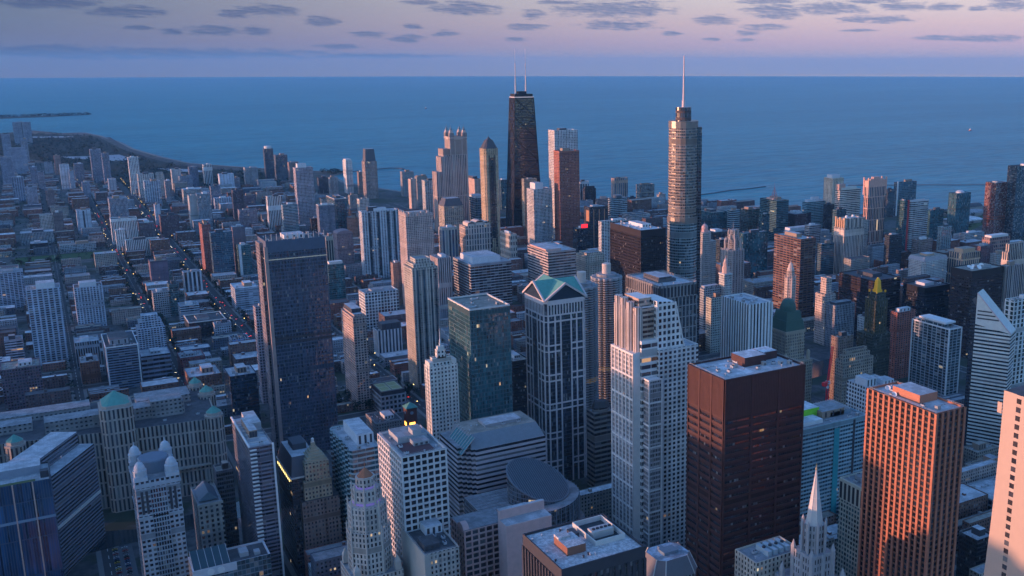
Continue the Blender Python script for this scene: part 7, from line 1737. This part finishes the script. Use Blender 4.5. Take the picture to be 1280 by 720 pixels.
# drive along the shore
prev = None
drive = [(430, 6600), (440, 6000), (455, 5500), (500, 5050), (560, 4600), (640, 4440), (780, 4200), (880, 4000), (905, 3700), (925, 3500), (985, 3200), (1060, 2900), (1160, 2680)]
for a, b in zip(drive, drive[1:]):
    a = Vector(a); b = Vector(b); n = Vector((b.y - a.y, a.x - b.x)).normalized()*11
    road.face([(*(a + n), .1), (*(a - n), .1), (*(b - n), .1), (*(b + n), .1)], 0)
struct('pavement', pave, [PAVE]); struct('road', road, [ASPH]); struct('road_marking', line, [LINE])
# river
mb = MB(); mb.face([(p[0], p[1], .16) for p in [(-300, 1010), (-60, 905), (40, 905), (75, 908), (110, 908), (240, 915), (900, 960), (1300, 990), (2100, 1000), (2100, 1040), (1300, 1040), (890, 1010), (240, 960), (80, 935), (-40, 985), (-300, 1100)]], 0)
rm, rt, rb = newmat('river_water'); rb.inputs['Base Color'].default_value = (.012, .026, .035, 1); rb.inputs['Roughness'].default_value = .12
struct('river', mb, [rm])
# sports field, park lawns, lagoon
FIELD = (-20, 150, 2425, 2515)
GRASS = plain('field_grass', (.045, .085, .03), .95, scale=.03); o = MB(); o.face([(p[0], p[1], .12) for p in rect(*FIELD)], 0); struct('sports_field', o, [GRASS])
o = MB(); o.face([(p[0], p[1], .07) for p in [(300, 3640), (830, 3560), (880, 4050), (640, 4360), (500, 4950), (430, 5600), (380, 6700), (150, 7100), (-100, 7200), (-250, 6000), (100, 5000), (260, 4400)]], 0)
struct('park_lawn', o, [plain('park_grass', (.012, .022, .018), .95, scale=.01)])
LAG = plain('lagoon_pale', (.26, .29, .34), .35, var=.06)
o = MB()
for poly in ([(150, 5300), (260, 5250), (390, 5280), (420, 5000), (360, 4900), (300, 5020), (190, 5150)], [(470, 4480), (560, 4400), (640, 4250), (600, 4230), (500, 4330)], [(40, 6900), (260, 6800), (260, 6700), (40, 6760)]): o.face([(x, y, .14) for x, y in poly], 0)
struct('park_lagoon', o, [LAG])
o = MB(); o.face([(p[0], p[1], .12) for p in [(2040, 1680), (2230, 1770), (2400, 1900), (2240, 1990), (2080, 1900)]], 0); struct('harbour_park_lawn', o, [plain('park_bright', (.06, .085, .03), .95, scale=.02)])

# breakwaters
def wallstrip(pts, name, lab, w=5, h=2.2, col=(.20, .20, .21)):
    t = MB()
    for a, b in zip(pts, pts[1:]):
        a = Vector(a); b = Vector(b); n = Vector((b.y - a.y, a.x - b.x)).normalized()*w/2
        t.prism([tuple(a - n), tuple(a + n), tuple(b + n), tuple(b - n)][::-1], -1.5, h, 0, 0)
    tag(obj(name, t, [plain(name + '_stone', col, .9, scale=.1)]), lab, 'breakwater')
wallstrip([(1865, 2637), (1950, 2655), (2034, 2683), (2120, 2690), (2208, 2710)], 'breakwater', 'dark broken breakwater slanting out past the tall rounded tower', 4, 1.2, (.13, .13, .14))
wallstrip([(2480, 2590), (2699, 2469), (2892, 2353), (3300, 2120)], 'breakwater', 'straight dark breakwater line across the lake at the far shore', 3, 1.0, (.12, .13, .15))
wallstrip([(1075, 3935), (1169, 3960), (1240, 3995), (1294, 4005), (1325, 3965), (1318, 3925)], 'breakwater', 'pale hooked beach breakwater curling into the lake', 9, 1.2, (.33, .31, .30))
# water works sheds behind the mirrored tower
for k, (x, y, w, d, h, lab) in enumerate(((2150, 1800, 110, 60, 12, 'long white shed roof of the lakeside water works'), (2260, 1880, 120, 50, 14, 'grey vaulted shed roof of the lakeside water works'), (2340, 1935, 70, 36, 22, 'dark gabled pump house at the lake tip'))):
    r = thing('waterworks_shed', lab, 'shed', (x, y, 0)); t = MB(); t.prism(rect(-w/2, w/2, -d/2, d/2), 0, h*.6, 0, 0); obj('wall', t, [plain('shed_wall', (.30, .28, .27))], r)
    t = MB(); n = 6
    for i in range(n):
        a0, a1 = math.pi*i/n, math.pi*(i+1)/n
        t.face([(-w/2 - 1, -d/2*math.cos(a0), h*.6 + h*.4*math.sin(a0)), (w/2 + 1, -d/2*math.cos(a0), h*.6 + h*.4*math.sin(a0)), (w/2 + 1, -d/2*math.cos(a1), h*.6 + h*.4*math.sin(a1)), (-w/2 - 1, -d/2*math.cos(a1), h*.6 + h*.4*math.sin(a1))], 0)
    obj('roof', t, [M_ROOF[[4, 0, 2][k]]], r); take(x - w/2, x + w/2, y - d/2, y + d/2)
# boats
def boat(lab, x, y, rz, s, col):
    r = thing('boat', lab, 'boat', (x, y, -1.5), rz=rz)
    t = MB(); hull = [(-20, -5), (12, -5), (22, 0), (12, 5), (-20, 5)]
    t.loft([(a*.9*s, b*.8*s) for a, b in hull], -.5, [(a*s, b*s) for a, b in hull], 5*s, 0, 0); obj('hull', t, [plain('hull_' + lab.split()[1], col)], r)
    t = MB(); t.box(-16*s, 2*s, -3.6*s, 3.6*s, 5*s, 9*s); t.box(-6*s, 0, -2.6*s, 2.6*s, 9*s, 12.5*s); t.tube((-4*s, 0, 12*s), (-4*s, 0, 20*s), .35*s, n=5); obj('cabin', t, [plain('cabin_pale', (.62, .58, .56))], r)
boat('small orange-red work boat alone on the open lake', 5236, 4425, .4, 1.0, (.50, .12, .05))
boat('tiny dark boat far out near the horizon', 3350, 9400, .9, 1.2, (.06, .06, .08))

# ------------------------------------------------------------------ trees, street lamps, cars
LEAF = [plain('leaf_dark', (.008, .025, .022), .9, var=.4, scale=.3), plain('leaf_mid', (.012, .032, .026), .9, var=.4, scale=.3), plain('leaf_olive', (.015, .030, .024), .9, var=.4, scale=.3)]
BARK = plain('bark', (.06, .05, .04), .9)
def clump(mb, x, y, z, s, r, n, mi):
    for _ in range(n):
        a = r.uniform(0, 6.283); e = r.uniform(-.5, 1); q = s * r.uniform(.35, 1)
        c = Vector((x + q*math.cos(a), y + q*math.sin(a), z + e*s*.8)); k = s*r.uniform(.28, .5)
        u = Vector((r.uniform(-1, 1), r.uniform(-1, 1), r.uniform(-.4, .4))).normalized(); v = u.cross(Vector((r.uniform(-.6, .6), r.uniform(-.6, .6), 1))).normalized()
        mb.face([c - u*k - v*k*.6, c + u*k - v*k*.4, c + u*k*.8 + v*k*.7, c - u*k*.7 + v*k*.6], mi)
TREES = []
for k in range(5):
    r = random.Random(40 + k); t = MB()
    t.tube((0, 0, 0), (0, 0, 4.5), .35, .2, 5, 0)
    for _ in range(7):
        a = r.uniform(0, 6.28); q = r.uniform(.3, 2.4); z = r.uniform(4, 8.5)
        t.tube((0, 0, 3.5), (q*math.cos(a), q*math.sin(a), z), .16, .06, 4, 0); clump(t, q*math.cos(a), q*math.sin(a), z, r.uniform(1.5, 2.4), r, 15, 1)
    TREES.append(t.mesh('street_tree', [BARK, LEAF[k % 3]]))
r = random.Random(3)
tpos = []
for x, w in ((175, 16), (292, 24)):
    y = 1330
    while y < 3950:
        for s in (-1, 1):
            if r.random() < .80: tpos.append((x + s*(w/2 + 4 + r.uniform(0, 2)), y + r.uniform(-3, 3)))
        y += 15
for _ in range(60): tpos.append((r.uniform(FIELD[0] - 20, FIELD[1] + 25), r.choice([FIELD[2] - r.uniform(4, 20), FIELD[3] + r.uniform(3, 8)])))
for x, y, n_, sp in ((330, 1450, 14, 40), (505, 1120, 10, 30), (620, 900, 6, 30), (640, 1700, 12, 60), (705, 640, 8, 40), (930, 1250, 10, 40), (430, 1180, 10, 40), (330, 1160, 10, 30)):
    for _ in range(n_): tpos.append((x + r.uniform(-sp, sp), y + r.uniform(-sp, sp)))
def free(x, y, m=2): return not any(a[0] - m < x < a[1] + m and a[2] - m < y < a[3] + m for a in FOOT)
tpos = [p for p in tpos if free(*p)]
tpos.sort(key=lambda p: math.hypot(*p))
def near_words(x, y):
    if FIELD[0] - 40 < x < FIELD[1] + 40 and FIELD[2] - 40 < y < FIELD[3] + 40: return 'by the sports field'
    if abs(x - 292) < 24: return 'along the broad lit avenue'
    if abs(x - 175) < 20: return 'along the narrower lit avenue'
    return 'between the towers'
for k, (x, y) in enumerate(tpos[:295]):
    o = link('street_tree', TREES[k % 5], None, (x, y, 0), r.uniform(0, 6.28)); s = r.uniform(1.1, 1.7); o.scale = (s, s, s)
    wds = near_words(x, y)
    tag(o, ['dark leafy street tree ', 'green leafy street tree ', 'olive leafy street tree '][k % 5 % 3] + wds, 'tree', 'street trees of the low-rise district')
# what nobody could count: park woods and back-yard greenery
wood = MB(); r = random.Random(11)
def inpoly(x, y, p):
    c = False
    for i in range(len(p)):
        a, b = p[i], p[i - 1]
        if (a[1] > y) != (b[1] > y) and x < (b[0] - a[0])*(y - a[1])/(b[1] - a[1]) + a[0]: c = not c
    return c
PARK = [(300, 3660), (820, 3600), (850, 4050), (600, 4340), (470, 4950), (400, 5600), (350, 6700), (180, 7050), (-90, 7150), (-300, 6000), (80, 5000), (250, 4400)]
HOLES = [[(140, 5320), (260, 5270), (400, 5300), (435, 5000), (360, 4880), (290, 5000), (180, 5130)], [(460, 4500), (560, 4410), (650, 4250), (600, 4210), (490, 4320)], [(30, 6920), (270, 6820), (270, 6690), (30, 6740)]]
for _ in range(3000):
    x, y = r.uniform(-300, 850), r.uniform(3600, 7150)
    if inpoly(x, y, PARK) and not any(inpoly(x, y, h) for h in HOLES) and free(x, y, 5): clump(wood, x, y, r.uniform(4, 8), r.uniform(5, 12), r, 11, r.randrange(3))
for _ in range(260): clump(wood, r.uniform(-1300, 480), 0, 5, 10, r, 7, r.randrange(3)) if False else None
for _ in range(420):
    k = r.random(); clump(wood, -900 + 1400*k, 9420 + 300*k + r.uniform(-60, 120), r.uniform(5, 10), r.uniform(9, 16), r, 6, r.randrange(3))
for _ in range(160):
    k = r.random(); x, y = r.uniform(2050, 2400), r.uniform(1690, 1960)
    if inpoly(x, y, [(2040, 1680), (2230, 1770), (2400, 1900), (2240, 1990), (2080, 1900)]): clump(wood, x, y, 5, 6, r, 8, 2)
for x, y in [(r.uniform(1000, 1065), r.uniform(3850, 4000)) for _ in range(50)]: clump(wood, x, y, 6, 8, r, 8, r.randrange(3))
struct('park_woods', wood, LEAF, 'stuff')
# ------------------------------------------------------------------ low-rise carpet
yard = MB(); ry = random.Random(21)
for x, y in tpos[295:]: clump(yard, x, y, 5, 3.6, ry, 8, ry.randrange(3))
for x, w in AVE:
    if x > 700: continue
    y = 1140
    while y < (4900 if x < 100 else 3500):
        for s in (-1, 1):
            q = (x + s*(w/2 + 2.5 + ry.uniform(-1, 2)), y + ry.uniform(-5, 5))
            if ry.random() < .62 and free(*q, 1): clump(yard, q[0], q[1], ry.uniform(4, 6), ry.uniform(2.8, 4.6), ry, 9, ry.randrange(3))
        y += 13
for y, w in STR:
    if y < 1400: continue
    x = -380
    while x < 640:
        if ry.random() < .5 and free(x, y + w/2 + 2, 1): clump(yard, x + ry.uniform(-5, 5), y + ry.choice([-1, 1])*(w/2 + 2), 4.5, ry.uniform(2.6, 4.2), ry, 8, ry.randrange(3))
        x += 17
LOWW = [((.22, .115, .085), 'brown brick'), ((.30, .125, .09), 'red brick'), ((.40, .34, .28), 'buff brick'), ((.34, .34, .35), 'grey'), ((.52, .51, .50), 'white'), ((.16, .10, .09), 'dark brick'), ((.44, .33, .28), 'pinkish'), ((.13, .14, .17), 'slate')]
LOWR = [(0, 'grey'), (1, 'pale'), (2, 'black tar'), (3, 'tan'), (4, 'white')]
LOWW = [((c[0]*.85, c[1]*.92, c[2]*1.0), n) for c, n in LOWW]  # haze-like blue wash mixed into every low-rise wall colour
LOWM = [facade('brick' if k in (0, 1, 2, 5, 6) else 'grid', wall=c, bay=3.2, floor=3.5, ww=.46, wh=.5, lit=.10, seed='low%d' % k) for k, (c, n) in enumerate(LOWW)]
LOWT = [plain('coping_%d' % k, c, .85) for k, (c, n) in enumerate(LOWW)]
def low_mesh(mb, ox, oy, w, d, h, mw, mt, mr, k, r):
    inn = parapet_body(mb, rect(ox - w/2, ox + w/2, oy - d/2, oy + d/2), h, mw, mt, th=.4, dp=.7)
    mb.face([(*p, h - .7) for p in inn], mr)
    n = r.choice([0, 1, 1, 2])
    for _ in range(n):
        x, y = ox + r.uniform(-w*.28, w*.28), oy + r.uniform(-d*.3, d*.3); s = r.uniform(1.0, 2.2)
        mb.box(x - s, x + s, y - s*1.3, y + s*1.3, h - .7, h + r.uniform(.6, 2.2), mt, mr)
lots = []
rl = random.Random(99)
ax = sorted([(-320, 14), (-450, 14), (-580, 12), (-710, 12), (-840, 12), (-970, 12)] + AVE); sy = sorted(STR)
for (xa, wa), (xb, wb) in zip(ax, ax[1:]):
    for (ya, ha), (yb, hb) in zip(sy, sy[1:]):
        if yb > 2400 and xa > 900: continue
        if yb > 2700 and xa > 780: continue
        if yb > 3600 and xb > (120 if yb > 4350 else 300): continue
        if xa > 1700 and yb > 1650: continue
        if ya >= 755 and yb <= 1133: continue
        x0, x1, y0, y1 = xa + wa/2 + 5, xb - wb/2 - 5, ya + ha/2 + 4, yb - hb/2 - 4
        for half in (0, 1):
            xs0, xs1 = (x0, (x0 + x1)/2 - 2.5) if half == 0 else ((x0 + x1)/2 + 2.5, x1)
            y = y0 + rl.uniform(0, 9)
            while y < y1 - 7:
                big = rl.random() < (.32 if ya < 2000 else .20)
                d = rl.uniform(16, 34) if big else rl.uniform(7.5, 13)
                d = min(d, y1 - y)
                if d < 6: break
                L = (xs1 - xs0); w = L*rl.uniform(.8, 1) if big else L*rl.uniform(.5, .8)
                h = rl.choice([7, 9, 10, 11, 13, 16]) * (rl.choice([.8, 1.3, 1.6, 2.4]) if big else 1)
                if ya < 755: h = rl.uniform(24, 44); w = L*.95
                elif xa > 1000: h = rl.uniform(14, 52 if big else 30)
                elif xa > 400: h = rl.uniform(11, 34 if big else 20)
                elif ya > 3500: h = rl.choice([8, 9, 10, 11])
                cxx = xs0 + w/2 if half == 0 else xs1 - w/2
                lots.append((cxx, y + d/2, w, d - .6, h, rl.choice([0, 0, 0, 1, 1, 2, 3, 3, 4, 5, 5, 6, 7]), rl.choice([0, 0, 1, 1, 2, 3, 4])))
                if rl.random() < (.5 if ya < 2400 else .9) and ya > 1100 and xa < 900:
                    q = (cxx + (w/2 + 6)*(1 if half == 0 else -1), y + d/2)
                    if free(*q, 1) and abs(q[0] - (xa + xb)/2) < (xb - xa)/2 - 10: clump(yard, q[0], q[1], rl.uniform(3.5, 6), rl.uniform(2.6, 4.2), ry, 8, ry.randrange(3))
                y += d + (0 if rl.random() < .6 else rl.uniform(3, 14) if rl.random() < .8 else rl.uniform(20, 40))
F2 = FOOT + [FIELD]
def overlaps(l):
    x0, x1, y0, y1 = l[0] - l[2]/2 - 2, l[0] + l[2]/2 + 2, l[1] - l[3]/2 - 2, l[1] + l[3]/2 + 2
    return any(x0 < f[1] and x1 > f[0] and y0 < f[3] and y1 > f[2] for f in F2)
lots = [l for l in lots if not overlaps(l)]
BOX = [(r[3], r[3] + r[5], r[4], r[4] + r[6], r[7]) for r in ROWS] + [(442, 490, 826, 876, 190), (-100, 172, 985, 1110, 76), (75, 105, 760, 806, 112), (-60, 24, 800, 870, 105), (765, 822, 1080, 1146, 300), (310, 392, 724, 777, 105), (430, 492, 637, 680, 190)]
def seen(x, y, z):
    """is this roof in front of the viewpoint's frame and not behind a tower (decides only which houses are objects of their own)"""
    from mathutils import Vector as V
    ox, oy, oz = CAMLOC; dx_, dy_, dz_ = x - ox, y - oy, z - oz
    for (a, b, c, e, h) in BOX:
        t0, t1 = 0.0, .995
        for o_, d_, lo, hi in ((ox, dx_, a, b), (oy, dy_, c, e), (oz, dz_, 0, h)):
            if abs(d_) < 1e-9:
                if o_ < lo or o_ > hi: t0 = 2; break
                continue
            p, q = (lo - o_)/d_, (hi - o_)/d_
            if p > q: p, q = q, p
            t0 = max(t0, p); t1 = min(t1, q)
            if t0 > t1: break
        if t0 <= t1: return False
    return True
sa, ca = math.sin(R(31.113)), math.cos(R(31.113)); sp, cp = math.sin(R(12.6265)), math.cos(R(12.6265))
def pix(x, y, z):
    ex, ey, ez = x - CAMLOC[0], y - CAMLOC[1], z - CAMLOC[2]
    dep = (ex*sa + ey*ca)*cp - ez*sp; rr = ex*ca - ey*sa; uu = (ex*sa + ey*ca)*sp + ez*cp
    return 794.9 + 1244.8*rr/dep, 360 - 1244.8*uu/dep, dep
vis, rest = [], []
for l in lots:
    px, py, dep = pix(l[0], l[1], l[4])
    ok = -10 < px < 1290 and py < 725 and dep > 0 and seen(l[0], l[1], l[4] + .5)
    (vis if ok else rest).append((l[2]*l[3]/dep**2, l))
vis.sort(key=lambda q: -q[0])
rest = [l for _, l in vis[290:]] + [l for _, l in rest]
# anchors to describe by
import re
ANCH = []
for r_ in ROWS:
    s = re.split(r' (?:with|beside|behind|before|standing|joined|in|at|by|of|on|below|next|near|along|under|above|among|wedged|tucked|attached|carrying|topped|end|row|over|close|peering|against|past|peeking|outlined|showing|inland|west|east|north) ', r_[1])[0]
    if len(s.split()) >= 3 and 60 < r_[7] or len(s.split()) == 4: ANCH.append((s, r_[3] + r_[5]/2, r_[4], r_[7]))
used = set()
for k, (_, l) in enumerate(vis[:290]):
    x, y, w, d, h, wi, ri = l
    mb = MB(); rr = random.Random(k); low_mesh(mb, 0, 0, w, d, h, 0, 1, 2, wi, rr)
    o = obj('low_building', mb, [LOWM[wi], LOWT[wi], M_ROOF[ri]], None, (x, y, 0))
    size = 'long' if max(w, d) > 2.2*min(w, d) else ('broad' if w*d > 700 else 'small')
    st = 'two-storey' if h < 9 else ('low' if h < 14 else 'mid-rise')
    me = pix(x, y, h)
    best = sorted(ANCH, key=lambda a: math.hypot(a[1] - x, (a[2] - y)))[:5]
    lab = None
    for a in best:
        ap = pix(a[1], a[2], 0)
        rel = 'in front of' if me[2] < ap[2] - 25 else ('behind' if me[2] > ap[2] + 25 else 'beside')
        c = '%s %s %s house block with %s roof %s %s' % (size, st, LOWW[wi][1], LOWR[ri][1], rel, a[0])
        c = ' '.join(c.split()[:16])
        if c not in used: lab = c; break
    if lab is None: lab = c
    used.add(lab); tag(o, lab, 'building', 'low-rise blocks between the towers')
stuffm = MB(); rr = random.Random(5)
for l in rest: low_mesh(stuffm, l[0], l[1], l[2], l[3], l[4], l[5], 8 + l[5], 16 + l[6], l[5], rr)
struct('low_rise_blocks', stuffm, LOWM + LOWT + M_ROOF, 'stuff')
struct('yard_greenery', yard, LEAF, 'stuff')

lot_ = MB(); lot_.face([(p[0], p[1], .06) for p in rect(54, 74, 838, 905)], 0); struct('car_park', lot_, [plain('car_park_asphalt', (.13, .13, .135), .9)])
# street lamps
def lamp_mesh():
    t = MB(); t.tube((0, 0, 0), (0, 0, 9), .16, .1, 5, 0); t.tube((0, 0, 9), (2.2, 0, 9.4), .1, .08, 4, 0)
    t.lathe(2.3, 0, [(.02, 8.7), (.55, 9.0), (.6, 9.4), (.3, 9.75), (0, 9.8)], 8, 1)
    return t.mesh('street_lamp', [M_DARKM, plain('sodium_lamp', (1.0, .62, .20), emit=.8)])
LM = lamp_mesh(); rl = random.Random(17); lamps = []
for x, w in ((175, 16), (292, 24)):
    y = 1260 + (x == 292)*15
    while y < 4200:
        for s in (-1, 1):
            if rl.random() < .3: lamps.append((x + s*(w/2 + 2 + rl.uniform(0, 2)), y + rl.uniform(-14, 14), 0 if s < 0 else math.pi))
        y += 44
for x in (415, 531, 672):
    for k in range(5): lamps.append((x + rl.choice([-9, 9]), 1120 + k*60 + rl.uniform(-8, 8), 0))
lamps = [p for p in lamps if free(p[0], p[1], 1)][:290]
for x, y, a in lamps:
    o = link('street_lamp', LM, None, (x, y, 0), a)
    tag(o, 'glowing yellow lamp on a tall post ' + ('on the broad tree-lined avenue' if abs(x - 292) < 20 else 'on the narrower tree-lined avenue' if abs(x - 175) < 20 else 'in a street between towers'), 'street lamp', 'street lamps of the district')
# cars
def car_mesh(col, nm, e=4.0):
    t = MB()
    t.loft(rect(-.9, .9, -2.2, 2.2), .35, rect(-.88, .88, -2.15, 2.15), .85, 0, 0); t.loft(rect(-.8, .8, -1.5, 1.1), .85, rect(-.66, .66, -1.1, .5), 1.42, 1, 0)
    for sx in (-1, 1):
        for y in (-1.35, 1.35): t.tube((sx*.72, y, .33), (sx*.93, y, .33), .33, n=8, mi=2)
        t.box(sx*.6 - .22, sx*.6 + .22, -2.26, -2.18, .55, .8, 3); t.box(sx*.6 - .22, sx*.6 + .22, 2.16, 2.24, .55, .78, 4)
    return t.mesh('car', [plain('car_' + nm, col, .3, .2), plain('car_glass', (.02, .025, .03), .1), plain('tyre', (.02, .02, .02)), plain('tail_lamp_%d' % e, (1.0 if e else .4, .04, .03), emit=e), plain('head_lamp_%d' % e, (1.0 if e else .5, .85 if e else .5, .6 if e else .5), emit=e)])
CARS, PARKED = [[(car_mesh(c, n, e), n) for c, n in (((.55, .55, .56), 'white'), ((.03, .03, .035), 'black'), ((.25, .26, .28), 'silver'), ((.35, .04, .04), 'red'), ((.05, .09, .2), 'blue'), ((.55, .36, .04), 'yellow'))] for e in (1.6, 0.0)]
rc = random.Random(8)
def car(x, y, rz, lab_where, pool=CARS):
    me, n = rc.choice(pool); o = link('car', me, None, (x, y, .1), rz)
    tag(o, '%s car %s' % (n, lab_where), 'car', 'cars in the streets')
for x, w, n in ((292, 24, 95), (175, 16, 45)):
    for _ in range(n):
        s = rc.choice([-1, 1]); lane = rc.choice([2.2, 5.4]) if w > 20 else 2.6
        car(x + s*lane, rc.uniform(1250, 3300)**1.0, 0 if s > 0 else math.pi, 'driving with lit lamps on the %s avenue' % ('broad lit' if w > 20 else 'narrower lit'))
for x, y in [(60.5 + (i % 2)*7.5, 846 + (i // 2)*3.4) for i in range(34)]:
    if rc.random() < .85: car(x, y, 1.57, 'parked in the small river car park', PARKED)
for _ in range(46): 
    x = rc.choice([415, 531, 672]); y = rc.uniform(1130, 1700)
    if free(x, y, 2): car(x + rc.choice([-3, 3]), y, rc.choice([0, math.pi]), 'in a street between the towers')

# ------------------------------------------------------------------ air
hz = MB(); hz.box(-41000, 41000, -41000, 41000, -3.0, 720.0)
hm = bpy.data.materials.new('haze_air'); hm.use_nodes = True; hm.node_tree.nodes.clear(); h = NT(hm.node_tree)
pv = h.n('ShaderNodeVolumePrincipled'); pv.inputs['Color'].default_value = (.16, .46, .82, 1); pv.inputs['Density'].default_value = HAZE_D; pv.inputs['Anisotropy'].default_value = 0.0
ho = h.n('ShaderNodeOutputMaterial'); hm.node_tree.links.new(pv.outputs[0], ho.inputs['Volume'])
struct('haze', hz, [hm], 'stuff')
